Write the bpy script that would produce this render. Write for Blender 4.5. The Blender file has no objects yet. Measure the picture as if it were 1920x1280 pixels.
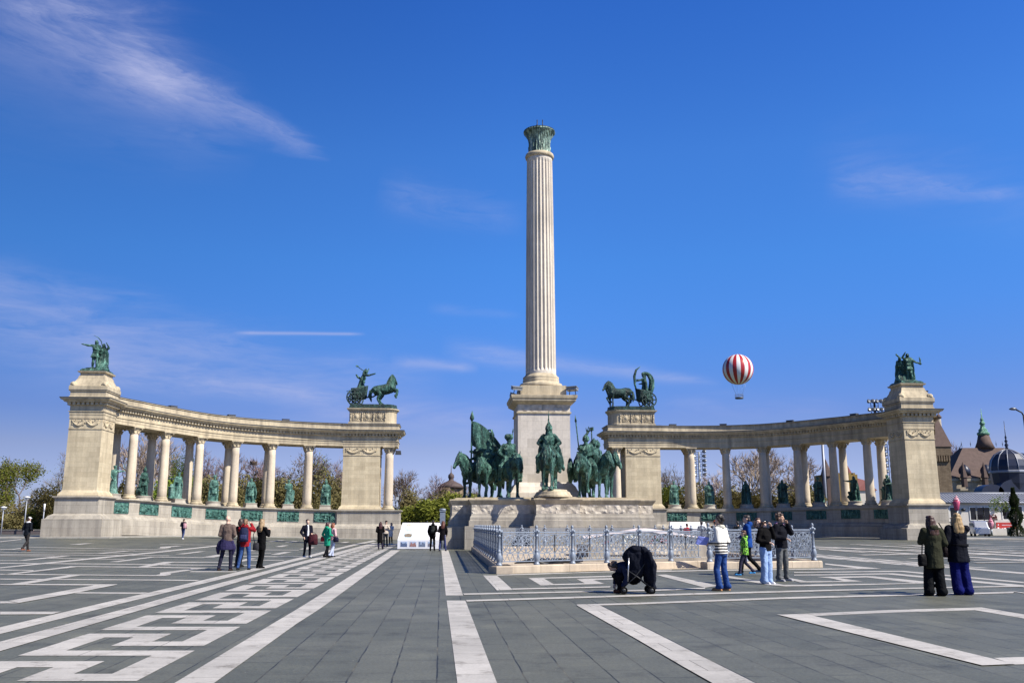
SUN_E = 5.0; SKY_S = 0.13; SKY_SAT = 1.2; SKY_HUE = 0.51; EXPO = 0.6
SKY_TINT = [(0.0, (0.42, 0.47, 0.90)), (0.05, (0.45, 0.44, 0.74)), (0.08, (0.46, 0.42, 0.63)), (0.117, (0.36, 0.40, 0.66)), (0.163, (0.335, 0.47, 0.74)), (0.221, (0.335, 0.572, 0.85)), (0.278, (0.355, 0.651, 0.91)), (0.386, (0.40, 0.71, 0.975)), (0.53, (0.31, 0.625, 0.98)), (0.62, (0.24, 0.46, 0.70)), (0.75, (0.14, 0.27, 0.42)), (1.0, (0.11, 0.21, 0.34))]; CLOUD_A = 0.85; CLOUD_C = (2.6, 2.75, 4.1)
import bpy, bmesh, math, random
from math import sin, cos, tan, atan, atan2, pi, radians, sqrt, hypot, degrees
from mathutils import Vector, Matrix, Euler, noise
random.seed(7)
SC = bpy.context.scene
COL = SC.collection

# ------------------------------------------------------------------ survey: where the photograph's rays meet the place
F = 1700.0                     # focal length in photo pixels (1920 wide)
TH = atan(343 / F)             # camera pitch
H = 1.5                        # eye height
def elev(y): return TH - atan((y - 640) / F)
def zy(y, Y): return H + Y * tan(elev(y))
def xat(px, Y, z=0.0): return (px - 960) / F * (Y * cos(TH) + (z - H) * sin(TH))
def sstep(t):
    t = min(1.0, max(0.0, t))
    return t * t * (3 - 2 * t)
def gz(x, y):
    """the square rises very gently towards the outer ends of the colonnades"""
    w = sstep((y - 38) / 34) * (1 - sstep((y - 104) / 8))
    return (0.42 * sstep((-x - 12) / 20) + 0.20 * sstep((x - 14) / 18)) * w
def ground(px, py, z=0.0):
    h = z
    for _ in range(8):
        Y = min((H - h) / tan(max(1e-4, -elev(py))), 400.0)
        X = xat(px, Y, h)
        h = 0.5 * h + 0.5 * (gz(X, Y) + z)
    return Vector((X, Y, h))
def dirpx(px, py):
    d = Vector(((px - 960) / F, cos(TH) + (py - 640) / F * sin(TH), sin(TH) - (py - 640) / F * cos(TH)))
    return d.normalized()
AL = radians(4.4)              # the square's axis runs 4.4 degrees left of the view
RX, RY = cos(AL), sin(AL)
MX, MY = 2.13, 66.0            # the tall column
def ax(u, v): return (MX + u * RX - v * RY, MY + u * RY + v * RX)

# ------------------------------------------------------------------ scene helpers
def off_of(p):
    o = Vector((0, 0, 0))
    while p is not None:
        o += p.location
        p = p.parent
    return o

def tag(o, label=None, cat=None, group=None, kind=None):
    if label: o['label'] = label
    if cat: o['category'] = cat
    if group: o['group'] = group
    if kind: o['kind'] = kind
    return o

def thing(name, loc, label, cat, group=None, rz=0.0):
    o = bpy.data.objects.new(name, None)
    o.location = loc
    o.rotation_euler = (0, 0, rz)
    o.empty_display_size = 0.2
    COL.objects.link(o)
    return tag(o, label, cat, group)

def copy_tree(o, parent=None):
    c = o.copy()
    COL.objects.link(c)
    if parent is not None:
        c.parent = parent
    for ch in list(o.children):
        copy_tree(ch, c)
    return c

def place(o, loc, rz=0.0, s=None):
    o.location = loc
    o.rotation_euler = (0, 0, rz)
    if s is not None:
        o.scale = (s, s, s) if not hasattr(s, '__len__') else s
    return o

class MB:
    """collects polygons, then links them as one mesh object"""
    def __init__(self):
        self.v = []; self.f = []; self.sm = []; self.uv = {}
        self.M = Matrix.Identity(4)
    def add(self, vs, fs, smooth=False, uvs=None):
        b = len(self.v)
        M = self.M
        self.v.extend([tuple(M @ Vector(p)) for p in vs])
        for k, f in enumerate(fs):
            if uvs is not None:
                self.uv[len(self.f)] = uvs[k]
            self.f.append(tuple(i + b for i in f))
            self.sm.append(smooth)
        return self
    def box(self, c, s, rz=0.0, taper=1.0, rot=None):
        x, y, z = s[0] / 2, s[1] / 2, s[2] / 2
        R = Matrix.Rotation(rz, 3, 'Z') if rot is None else Euler(rot).to_matrix()
        vs = []
        for (a, b, d) in ((-1, -1, -1), (1, -1, -1), (1, 1, -1), (-1, 1, -1), (-1, -1, 1), (1, -1, 1), (1, 1, 1), (-1, 1, 1)):
            t = taper if d > 0 else 1.0
            vs.append(R @ Vector((a * x * t, b * y * t, d * z)) + Vector(c))
        return self.add(vs, [(3, 2, 1, 0), (4, 5, 6, 7), (0, 1, 5, 4), (1, 2, 6, 5), (2, 3, 7, 6), (3, 0, 4, 7)])
    def rings(self, rings, smooth=True, closed=True, caps=True):
        n = len(rings[0])
        vs = [p for r in rings for p in r]
        fs = []
        for i in range(len(rings) - 1):
            for j in range(n if closed else n - 1):
                a = i * n + j; b = i * n + (j + 1) % n
                fs.append((a, b, b + n, a + n))
        if caps and closed:
            fs.append(tuple(range(n - 1, -1, -1)))
            fs.append(tuple(range((len(rings) - 1) * n, len(rings) * n)))
        return self.add(vs, fs, smooth)
    def tube(self, pts, radii, n=6, smooth=True, caps=True):
        pts = [Vector(p) for p in pts]
        if not hasattr(radii, '__len__'): radii = [radii] * len(pts)
        rings = []
        up = None
        for i, p in enumerate(pts):
            t = (pts[min(i + 1, len(pts) - 1)] - pts[max(i - 1, 0)])
            if t.length < 1e-9: t = Vector((0, 0, 1))
            t.normalize()
            if up is None:
                up = t.orthogonal().normalized()
            up = (up - t * up.dot(t))
            if up.length < 1e-6: up = t.orthogonal()
            up.normalize()
            w = t.cross(up)
            rings.append([p + (up * cos(2 * pi * k / n) + w * sin(2 * pi * k / n)) * radii[i] for k in range(n)])
        return self.rings(rings, smooth, True, caps)
    def lathe(self, prof, c=(0, 0, 0), n=16, smooth=True, shape=None):
        rings = []
        for (r, z) in prof:
            ring = []
            for k in range(n):
                a = 2 * pi * k / n
                q = r if shape is None else shape(r, k, n)
                ring.append((c[0] + q * cos(a), c[1] + q * sin(a), c[2] + z))
            rings.append(ring)
        return self.rings(rings, smooth)
    def ell(self, c, r, rot=None, n=12, m=8):
        if not hasattr(r, '__len__'): r = (r, r, r)
        R = Euler(rot).to_matrix() if rot is not None else Matrix.Identity(3)
        c = Vector(c)
        rings = []
        for i in range(1, m):
            t = pi * i / m - pi / 2
            rings.append([c + R @ Vector((r[0] * cos(t) * cos(2 * pi * k / n), r[1] * cos(t) * sin(2 * pi * k / n), r[2] * sin(t))) for k in range(n)])
        return self.rings(rings, True)
    def cap(self, p0, p1, r0, r1, n=10):
        """tapered capsule"""
        p0 = Vector(p0); p1 = Vector(p1)
        d = (p1 - p0)
        L = d.length
        d = d / L if L > 1e-6 else Vector((0, 0, 1))
        pts = []; rr = []
        for a in (-85, -60, -30, 0):
            pts.append(p0 + d * (r0 * sin(radians(a)))); rr.append(r0 * cos(radians(a)))
        for a in (0, 30, 60, 85):
            pts.append(p1 + d * (r1 * sin(radians(a)))); rr.append(r1 * cos(radians(a)))
        up = d.orthogonal().normalized(); w = d.cross(up)
        rings = [[p + (up * cos(2 * pi * k / n) + w * sin(2 * pi * k / n)) * r for k in range(n)] for p, r in zip(pts, rr)]
        return self.rings(rings, True)
    def chain(self, pts, radii, n=10):
        for i in range(len(pts) - 1):
            self.cap(pts[i], pts[i + 1], radii[i], radii[i + 1], n)
        return self
    def loft(self, secs, n=16):
        """sections (x, y, z, rx, ry) stacked upward, closed"""
        return self.rings([[(x + rx * cos(2 * pi * k / n), y + ry * sin(2 * pi * k / n), z) for k in range(n)] for (x, y, z, rx, ry) in secs], True)
    def loftx(self, secs, n=14):
        """sections along x: (x, y, z, ry, rz)"""
        return self.rings([[(x, y + ry * cos(2 * pi * k / n), z + rz * sin(2 * pi * k / n)) for k in range(n)] for (x, y, z, ry, rz) in secs], True)
    def mesh(self, name, off=None, uv=True):
        me = bpy.data.meshes.new(name)
        vs = self.v if off is None else [(p[0] - off[0], p[1] - off[1], p[2] - off[2]) for p in self.v]
        me.from_pydata(vs, [], self.f)
        me.polygons.foreach_set('use_smooth', self.sm)
        if uv:
            ul = me.uv_layers.new(name='UVMap')
            data = [0.0] * (2 * len(me.loops))
            for p in me.polygons:
                pre = self.uv.get(p.index)
                nx, ny, nz = p.normal
                h = hypot(nx, ny)
                for q, li in enumerate(p.loop_indices):
                    if pre is not None:
                        u, w = pre[q]
                    else:
                        co = self.v[me.loops[li].vertex_index]
                        if h < 0.55:
                            u, w = co[0], co[1]
                        else:
                            u, w = (-ny * co[0] + nx * co[1]) / h, co[2]
                    data[2 * li] = u; data[2 * li + 1] = w
            ul.data.foreach_set('uv', data)
        me.update()
        return me
    def build(self, name, mat, parent=None, uv=True):
        me = self.mesh(name, off_of(parent), uv)
        me.materials.append(mat)
        o = bpy.data.objects.new(name, me)
        COL.objects.link(o)
        if parent is not None: o.parent = parent
        return o
    def blob(self, name, mat, parent=None, voxel=0.03, smooth=3, disp=0.0, dscale=3.0):
        """weld everything into one continuous skin"""
        me = self.mesh(name, off_of(parent), False)
        o = bpy.data.objects.new(name, me)
        COL.objects.link(o)
        m = o.modifiers.new('r', 'REMESH'); m.mode = 'VOXEL'; m.voxel_size = voxel; m.use_smooth_shade = True
        if smooth:
            s = o.modifiers.new('s', 'SMOOTH'); s.factor = 0.5; s.iterations = smooth
        dg = bpy.context.evaluated_depsgraph_get()
        new = bpy.data.meshes.new_from_object(o.evaluated_get(dg))
        o.modifiers.clear()
        o.data = new
        bpy.data.meshes.remove(me)
        new.name = name
        new.materials.clear()
        new.materials.append(mat)
        if disp:
            cos_ = [v.co.copy() for v in new.vertices]; ns = [v.normal.copy() for v in new.vertices]
            for v, c, n_ in zip(new.vertices, cos_, ns):
                k = noise.noise(c * dscale) + 0.6 * noise.noise(Vector((c.x * dscale * 3.1, c.y * dscale * 3.1, c.z * dscale * 0.9)))
                v.co = c + n_ * (disp * k)
        new.polygons.foreach_set('use_smooth', [True] * len(new.polygons))
        new.update()
        if parent is not None: o.parent = parent
        return o

def moulded(mb, outline, prof, cap=True):
    """rings of a convex outline (counter-clockwise) pushed outward: profile of (out, z)"""
    n = len(outline)
    P = [Vector(p[:2]) for p in outline]
    offs = []
    for i in range(n):
        a = (P[i] - P[i - 1]).normalized(); b = (P[(i + 1) % n] - P[i]).normalized()
        na = Vector((a.y, -a.x)); nb = Vector((b.y, -b.x))
        m = (na + nb)
        m = m / max(m.dot(na), 0.2) if m.length > 1e-6 else na
        offs.append(m)
    rings = [[(P[i].x + offs[i].x * o, P[i].y + offs[i].y * o, z) for i in range(n)] for (o, z) in prof]
    return mb.rings(rings, False, True, cap)

def rect_at(cx, cy, lu, lv):
    """rectangle outline aligned with the square's axis"""
    r = []
    for a, b in ((-1, -1), (1, -1), (1, 1), (-1, 1)):
        u, v = a * lu / 2, b * lv / 2
        r.append((cx + u * RX - v * RY, cy + u * RY + v * RX))
    return r

# ------------------------------------------------------------------ materials
def mat_new(name):
    m = bpy.data.materials.new(name); m.use_nodes = True
    nt = m.node_tree
    b = nt.nodes['Principled BSDF']
    return m, nt, b
def N(nt, t, **kw):
    n = nt.nodes.new(t)
    for k, v in kw.items():
        if k in n.inputs: n.inputs[k].default_value = v
        else: setattr(n, k, v)
    return n
def LK(nt, a, b): nt.links.new(a, b)
def ramp(nt, fac, stops):
    r = nt.nodes.new('ShaderNodeValToRGB')
    e = r.color_ramp.elements
    while len(e) > 1: e.remove(e[-1])
    e[0].position = stops[0][0]; e[0].color = (*stops[0][1], 1)
    for p, c in stops[1:]:
        q = e.new(p); q.color = (*c, 1)
    LK(nt, fac, r.inputs['Fac'])
    return r
def mix(nt, fac, a, b, mode='MIX'):
    m = nt.nodes.new('ShaderNodeMix'); m.data_type = 'RGBA'; m.blend_type = mode
    for s, i in ((fac, 0), (a, 6), (b, 7)):
        if hasattr(s, 'is_linked'): LK(nt, s, m.inputs[i])
        elif hasattr(s, '__len__'): m.inputs[i].default_value = (*s, 1)
        else: m.inputs[i].default_value = s
    return m.outputs[2]
def bump(nt, b, h, strength=0.3, dist=0.05):
    n = N(nt, 'ShaderNodeBump', Strength=strength, Distance=dist)
    LK(nt, h, n.inputs['Height']); LK(nt, n.outputs['Normal'], b.inputs['Normal'])
    return n
def noise_tex(nt, vec, scale, detail=4.0, rough=0.55):
    n = N(nt, 'ShaderNodeTexNoise', Scale=scale, Detail=detail, Roughness=rough)
    if vec is not None: LK(nt, vec, n.inputs['Vector'])
    return n.outputs['Fac']
def coord(nt, kind='Object'):
    return nt.nodes.new('ShaderNodeTexCoord').outputs[kind]

def stone(name, c1, c2, bw=1.2, bh=0.5, mortar=0.012, stain=0.35, joint=0.72, var=0.25, rough=0.85):
    """dressed stone: courses of blocks with slightly different tones, rain streaks, fine grain"""
    m, nt, b = mat_new(name)
    uv = coord(nt, 'UV')
    br = N(nt, 'ShaderNodeTexBrick', Scale=1.0)
    br.offset = 0.5
    br.inputs['Mortar Size'].default_value = mortar
    br.inputs['Brick Width'].default_value = bw
    br.inputs['Row Height'].default_value = bh
    br.inputs['Color1'].default_value = (0, 0, 0, 1); br.inputs['Color2'].default_value = (1, 1, 1, 1); br.inputs['Mortar'].default_value = (0.5, 0.5, 0.5, 1)
    br.inputs['Bias'].default_value = -0.2
    LK(nt, uv, br.inputs['Vector'])
    base = mix(nt, br.outputs['Color'], c1, c2)
    o = coord(nt, 'Object')
    n1 = noise_tex(nt, o, 0.55, 5)
    n2 = noise_tex(nt, o, 6.0, 6, 0.7)
    mp = N(nt, 'ShaderNodeMapping'); mp.inputs['Scale'].default_value = (1.6, 1.6, 0.14)
    LK(nt, o, mp.inputs['Vector'])
    n3 = noise_tex(nt, mp.outputs['Vector'], 1.3, 5, 0.6)
    r1 = ramp(nt, n1, [(0.3, (1 - var,) * 3), (0.7, (1.08,) * 3)])
    c = mix(nt, 1.0, base, r1.outputs['Color'], 'MULTIPLY')
    r3 = ramp(nt, n3, [(0.35, (1,) * 3), (0.72, (1 - stain, 1 - stain, 1 - stain * 0.95))])
    c = mix(nt, 1.0, c, r3.outputs['Color'], 'MULTIPLY')
    r2 = ramp(nt, n2, [(0.3, (0.9,) * 3), (0.7, (1.07,) * 3)])
    c = mix(nt, 1.0, c, r2.outputs['Color'], 'MULTIPLY')
    c = mix(nt, br.outputs['Fac'], c, mix(nt, 1.0, c, (joint,) * 3, 'MULTIPLY'))
    LK(nt, c, b.inputs['Base Color'])
    b.inputs['Roughness'].default_value = rough
    b.inputs['Specular IOR Level'].default_value = 0.25
    bump(nt, b, n2, 0.25, 0.03)
    return m

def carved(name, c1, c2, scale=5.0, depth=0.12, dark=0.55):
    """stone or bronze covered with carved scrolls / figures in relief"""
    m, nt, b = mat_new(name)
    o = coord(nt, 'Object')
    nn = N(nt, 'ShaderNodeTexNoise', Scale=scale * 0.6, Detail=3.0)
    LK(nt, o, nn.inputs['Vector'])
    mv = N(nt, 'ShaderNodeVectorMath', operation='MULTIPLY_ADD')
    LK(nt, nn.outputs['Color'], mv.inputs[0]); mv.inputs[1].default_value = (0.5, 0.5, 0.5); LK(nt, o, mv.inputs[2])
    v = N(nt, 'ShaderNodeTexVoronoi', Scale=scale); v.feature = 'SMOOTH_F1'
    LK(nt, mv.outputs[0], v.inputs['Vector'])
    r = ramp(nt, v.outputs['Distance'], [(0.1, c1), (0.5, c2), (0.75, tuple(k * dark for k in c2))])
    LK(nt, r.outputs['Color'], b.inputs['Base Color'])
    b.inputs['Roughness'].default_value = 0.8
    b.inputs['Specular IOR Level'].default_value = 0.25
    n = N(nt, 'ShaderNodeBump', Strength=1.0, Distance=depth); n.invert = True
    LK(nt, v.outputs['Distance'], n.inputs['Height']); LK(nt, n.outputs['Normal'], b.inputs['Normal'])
    return m

def bronze(name, dark, mid, light, sc=1.4):
    """weathered bronze: verdigris over dark metal, streaked downwards, pale where rain washes the upper faces"""
    m, nt, b = mat_new(name)
    o = coord(nt, 'Object')
    mp = N(nt, 'ShaderNodeMapping'); mp.inputs['Scale'].default_value = (2.2, 2.2, 0.5)
    LK(nt, o, mp.inputs['Vector'])
    a = noise_tex(nt, mp.outputs['Vector'], sc, 6, 0.65)
    r = ramp(nt, a, [(0.38, dark), (0.54, mid), (0.71, light)])
    f = noise_tex(nt, o, sc * 7, 4, 0.6)
    c = mix(nt, 1.0, r.outputs['Color'], ramp(nt, f, [(0.32, (0.35,) * 3), (0.68, (1.35,) * 3)]).outputs['Color'], 'MULTIPLY')
    LK(nt, c, b.inputs['Base Color'])
    b.inputs['Metallic'].default_value = 0.25
    b.inputs['Roughness'].default_value = 0.5
    w = N(nt, 'ShaderNodeTexWave', Scale=sc * 3.2, Distortion=6.0, Detail=3.0)
    LK(nt, o, w.inputs['Vector'])
    bump(nt, b, w.outputs['Fac'], 0.7, 0.07)
    return m

def plain(name, c, rough=0.6, metal=0.0, var=0.15, sc=4.0, bstr=0.1, spec=0.4, fold=0.0):
    m, nt, b = mat_new(name)
    o = coord(nt, 'Object')
    n = noise_tex(nt, o, sc, 5, 0.6)
    r = ramp(nt, n, [(0.28, tuple(k * (1 - var) for k in c)), (0.72, tuple(min(1, k * (1 + var)) for k in c))])
    LK(nt, r.outputs['Color'], b.inputs['Base Color'])
    b.inputs['Roughness'].default_value = rough
    b.inputs['Metallic'].default_value = metal
    b.inputs['Specular IOR Level'].default_value = spec
    if fold:
        w = noise_tex(nt, o, 9.0, 3, 0.5)
        bump(nt, b, w, fold, 0.05)
    elif bstr:
        bump(nt, b, n, bstr, 0.02)
    return m

_cloth = {}
def cloth(c, rough=0.85):
    k = tuple(round(x, 3) for x in c)
    if k not in _cloth:
        _cloth[k] = plain('cloth_%d' % len(_cloth), tuple(x * min(1.0, 0.32 + 5.0 * max(c)) for x in c), rough, 0, 0.22, 5.0, 0, 0.08, 0.7)
    return _cloth[k]

S_CREAM = stone('cream_limestone', (0.655, 0.555, 0.38), (0.53, 0.44, 0.295), 1.15, 0.42, 0.010, 0.26, 0.84, 0.16)
S_TRIM = stone('cream_trim_stone', (0.615, 0.52, 0.36), (0.56, 0.47, 0.32), 2.2, 3.0, 0.006, 0.48, 0.85, 0.2)
S_PALE = stone('pale_plinth_stone', (0.44, 0.40, 0.335), (0.385, 0.345, 0.285), 1.6, 0.62, 0.012, 0.36, 0.7, 0.2)
S_GREY = stone('grey_column_stone', (0.67, 0.605, 0.525), (0.52, 0.465, 0.395), 1.0, 0.62, 0.008, 0.2, 0.82, 0.12)
S_SHAFT = stone('fluted_shaft_stone', (0.71, 0.645, 0.545), (0.66, 0.595, 0.50), 9.0, 1.5, 0.008, 0.28, 0.84, 0.14)
S_COL = stone('colonnade_column_stone', (0.66, 0.56, 0.43), (0.60, 0.51, 0.39), 9.0, 1.9, 0.006, 0.28, 0.84, 0.15)
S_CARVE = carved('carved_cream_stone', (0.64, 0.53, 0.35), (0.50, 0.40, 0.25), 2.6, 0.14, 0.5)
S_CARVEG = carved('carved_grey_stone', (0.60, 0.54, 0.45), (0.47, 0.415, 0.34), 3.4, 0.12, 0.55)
S_ROOF = plain('dark_lead_flashing', (0.07, 0.07, 0.075), 0.6)
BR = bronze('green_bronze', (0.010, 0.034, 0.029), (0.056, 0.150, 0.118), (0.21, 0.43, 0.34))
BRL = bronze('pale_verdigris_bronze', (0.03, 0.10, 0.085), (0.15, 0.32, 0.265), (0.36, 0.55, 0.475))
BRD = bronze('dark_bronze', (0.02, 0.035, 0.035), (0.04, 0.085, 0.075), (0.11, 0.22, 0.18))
BRCAP = bronze('capital_bronze', (0.035, 0.07, 0.055), (0.30, 0.42, 0.34), (0.72, 0.76, 0.62), 0.55)
BRREL = carved('bronze_relief', (0.20, 0.50, 0.40), (0.075, 0.25, 0.20), 3.6, 0.2, 0.35)
IRON = plain('pale_painted_iron', (0.215, 0.25, 0.305), 0.45, 0.1, 0.2, 7.0, 0.1, 0.5)
DARKMETAL = plain('dark_metal', (0.03, 0.032, 0.036), 0.5, 0.3)
GREYMETAL = plain('grey_metal', (0.28, 0.30, 0.32), 0.5, 0.4)
# ------------------------------------------------------------------ tall column on its pedestal
colm = thing('monument_column', (MX, MY, 0), 'tall fluted stone column with green bronze capital on a square pedestal', 'column')
YC = MY
def ring_r(px_w, z): return px_w / F * (YC * cos(TH) + (z - H) * sin(TH)) / 2
zs0 = zy(705, YC); zs1 = zy(299, YC)
r0 = ring_r(57.0, zs0); r1 = ring_r(47.5, zs1)
nf = 24
def flute_ring(r, z, depth):
    out = []
    for k in range(nf):
        for q in range(8):
            a = 2 * pi * (k + q / 8) / nf
            dd = 0.0 if q in (0, 1) else depth * sin(pi * (q - 1) / 7.0) ** 0.55
            out.append((MX + (r - dd) * cos(a), MY + (r - dd) * sin(a), z))
    return out
mb = MB()
rr = []
for i in range(13):
    t = i / 12
    z = zs0 + (zs1 - zs0) * t
    r = r0 + (r1 - r0) * (t ** 1.25)
    rr.append(flute_ring(r, z, 0.0 if i in (0, 12) else r * 0.105))
    if i == 0: rr.append(flute_ring(r, z + 0.25, 0.0)); rr.append(flute_ring(r, z + 0.5, r * 0.105))
    if i == 11: rr.append(flute_ring(r1 * 1.003, zs1 - 0.45, r * 0.105)); rr.append(flute_ring(r1, zs1 - 0.2, 0))
mb.rings(rr, False)
mb.build('shaft', S_SHAFT, colm)
mb = MB()
mb.lathe([(r1 * 0.98, zs1 - 0.02), (r1 * 1.09, zs1), (r1 * 1.14, zs1 + 0.15), (r1 * 1.09, zs1 + 0.32), (r1 * 0.9, zs1 + 0.36)], (MX, MY, 0), 48)
zb0 = zy(728.5, YC)
mb.lathe([(r0 * 1.2, zb0 - 0.05), (r0 * 1.40, zb0), (r0 * 1.44, zb0 + 0.14), (r0 * 1.36, zb0 + 0.3), (r0 * 1.22, zb0 + 0.36), (r0 * 1.17, zb0 + 0.42), (r0 * 1.20, zb0 + 0.5),
          (r0 * 1.20, zb0 + 0.56), (r0 * 1.15, zb0 + 0.6), (r0 * 1.18, zb0 + 0.68), (r0 * 1.18, zb0 + 0.8), (r0 * 1.1, zb0 + 0.86), (r0 * 1.02, zb0 + 0.98), (r0 * 0.98, zs0 + 0.1)], (MX, MY, 0), 48)
mb.build('column_base', S_TRIM, colm)
# bronze capital: drum, flaring bell of leaves, rim
zc0 = zs1 + 0.34; zc1 = zy(250.5, YC)
rd = ring_r(41.5, zc0); rt = ring_r(59.5, zc1)
hh = zc1 - zc0
def leafy(r, k, n): return r * (1 + 0.010 * sin(10 * 2 * pi * k / n))
mb = MB()
mb.lathe([(rd * 1.02, zc0), (rd * 0.98, zc0 + 0.1), (rd * 0.97, zc0 + hh * 0.3), (rd * 0.98, zc0 + hh * 0.52), (rd * 1.03, zc0 + hh * 0.66), (rd * 1.13, zc0 + hh * 0.79), (rd * 1.29, zc0 + hh * 0.91), (rt * 0.98, zc0 + hh * 0.985), (rt, zc1), (rt, zc1 + 0.06), (rt * 0.9, zc1 + 0.09)], (MX, MY, 0), 80, True, leafy)
for k in range(20):
    a = 2 * pi * k / 20
    mb.chain([(MX + rd * 0.96 * cos(a), MY + rd * 0.96 * sin(a), zc0 + 0.1), (MX + rd * 0.97 * cos(a), MY + rd * 0.97 * sin(a), zc0 + hh * (0.3 + 0.2 * (k % 2))), (MX + rd * 0.99 * cos(a), MY + rd * 0.99 * sin(a), zc0 + hh * (0.36 + 0.22 * (k % 2)))], [0.025, 0.05, 0.02], 6)
cap_ = mb.build('capital', BRCAP, colm)
mb = MB()
mb.lathe([(rt * 0.985, zc1 + 0.092), (rt * 0.985, zc1 + 0.13), (0.3, zc1 + 0.2)], (MX, MY, 0), 40)
for dx in (-0.18, 0.24):
    mb.tube([(MX + dx, MY - 0.4, zc1 + 0.1), (MX + dx, MY - 0.4, zc1 + 0.95)], 0.035, 6)
mb.tube([(MX - 0.28, MY - 0.4, zc1 + 0.4), (MX - 0.18, MY - 0.4, zc1 + 0.6)], 0.025, 5)
mb.build('anchor_rods', DARKMETAL, cap_)

PW = 1.86                      # half width of pedestal
YF = MY - PW
zp = lambda y: zy(y, YF)
mb = MB()
moulded(mb, rect_at(MX, MY, 2 * PW, 2 * PW), [(0.55, 3.0), (0.55, zp(924)), (0.42, zp(919)), (0.30, zp(912)), (0.1, zp(906)), (0.0, zp(904)), (0.0, zp(775.5))])
mb.build('pedestal', S_GREY, colm)
mb = MB()
o_ = rect_at(MX, MY, 2 * PW, 2 * PW)
moulded(mb, o_, [(0.0, zp(775.6)), (0.09, zp(774.6)), (0.09, zp(771.8)), (0.02, zp(771.6))])
moulded(mb, o_, [(-0.01, zp(758.5)), (0.10, zp(757)), (0.36, zp(753)), (0.40, zp(751.5)), (0.40, zp(748.5)), (0.47, zp(747)), (0.5, zp(743)), (0.5, zp(741.5)), (0.1, zp(740.5))])
moulded(mb, rect_at(MX, MY, 3.3, 3.3), [(0, zp(741.4)), (0, zb0), (-0.1, zb0 + 0.012)])
mb.build('cornice', S_TRIM, colm)
mb = MB()
moulded(mb, o_, [(0.012, zp(771.7)), (0.012, zp(758.2))])
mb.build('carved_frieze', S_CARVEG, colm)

# floodlights that stand on the pedestal's cornice
def floodlight(name, x, y, z, label, tilt=0.5, w=0.7, rz=0.0, group=None):
    t = thing(name, (x, y, z), label, 'floodlight', group, rz)
    m = MB()
    for sx in (-w * 0.25, w * 0.25):
        m.tube([(sx * 1.3, 0.05, 0), (sx, 0.0, 0.38)], 0.03, 5)
    m.box((0, 0, 0.02), (w * 0.7, 0.3, 0.04))
    s = m.build('stand', DARKMETAL); s.parent = t
    m = MB()
    m.box((0, 0, 0.46), (w, 0.34, 0.2), rot=(tilt, 0, 0))
    m.box((0, -0.05, 0.58), (w * 1.08, 0.4, 0.04), rot=(tilt, 0, 0))
    h = m.build('lamp_housing', GREYMETAL); h.parent = t
    return t
pf = 'floodlights on the pedestal cornice'
x, y = ax(-1.95, -2.0); floodlight('floodlight', x, y, zp(741), 'small dark floodlight on the front left corner of the column pedestal', 0.3, 0.75, 0.5, pf)
x, y = ax(2.05, -1.9); floodlight('floodlight', x, y, zp(741), 'small pale floodlight on the front right corner of the column pedestal', -0.3, 0.8, -0.5, pf)
x, y = ax(-2.0, 1.6); floodlight('floodlight', x, y, zp(741), 'dark floodlight jutting behind the left edge of the pedestal cornice', 0.3, 0.8, 1.57, pf)

# ------------------------------------------------------------------ stepped platform round the pedestal
plat = thing('monument_platform', (MX, MY, 0), 'broad stepped stone platform carrying the bronze riders round the column', 'platform')
ZL = 3.08                       # lip height
def tier(front, half, back, o=0.0):
    pts = [(-half - o, front - o), (half + o, front - o), (half + o, back), (-half - o, back)]
    return [ax(u, v) for u, v in pts]
tiers = [('rear', -6.9, 6.55, 6.0), ('mid', -8.1, 5.35, -1.0), ('front', -9.3, 1.42, -5.0)]
for k, (nm, fr, hf, bk) in enumerate(tiers):
    e = 0.004 * k
    mb = MB()
    ol = tier(fr, hf, bk)
    moulded(mb, ol, [(0.36, -0.2), (0.36, 1.40 + e), (0.10, 1.41 + e), (0.10, 1.74 + e), (0.04, 1.76 + e), (0.02, 1.95 + e), (-0.05, 2.06 + e), (-0.07, 2.16 + e)])
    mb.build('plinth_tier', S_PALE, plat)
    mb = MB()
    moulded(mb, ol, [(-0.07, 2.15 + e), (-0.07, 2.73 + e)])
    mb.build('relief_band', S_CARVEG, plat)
    mb = MB()
    moulded(mb, ol, [(-0.07, 2.72 + e), (-0.03, 2.79 + e), (0.04, 2.90 + e), (0.09, 2.98 + e), (0.10, 3.0 + e), (0.10, ZL - 0.01 + e), (0.03, ZL + e), (-0.25, ZL + 0.03 + e), (-0.25, ZL + 0.1 + e), (-0.45, ZL + 0.11 + e)])
    mb.build('lip', S_TRIM, plat)
# oval block under the leading rider
mb = MB()
cx, cy = ax(-0.16, -8.0)
for i, (o, z) in enumerate([(0, ZL + 0.1), (0.0, ZL + 0.2), (-0.08, ZL + 0.26), (-0.16, ZL + 0.42), (-0.3, ZL + 0.48), (-0.34, ZL + 0.56)]):
    ring = [(cx + (1.22 + o) * cos(2 * pi * k / 32), cy + (1.6 + o) * sin(2 * pi * k / 32), z) for k in range(32)]
    rings_ = [ring] if i == 0 else rings_ + [ring]
mb.rings(rings_, False)
mb.build('oval_block', S_TRIM, plat)
ZR = ZL + 0.56

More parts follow.
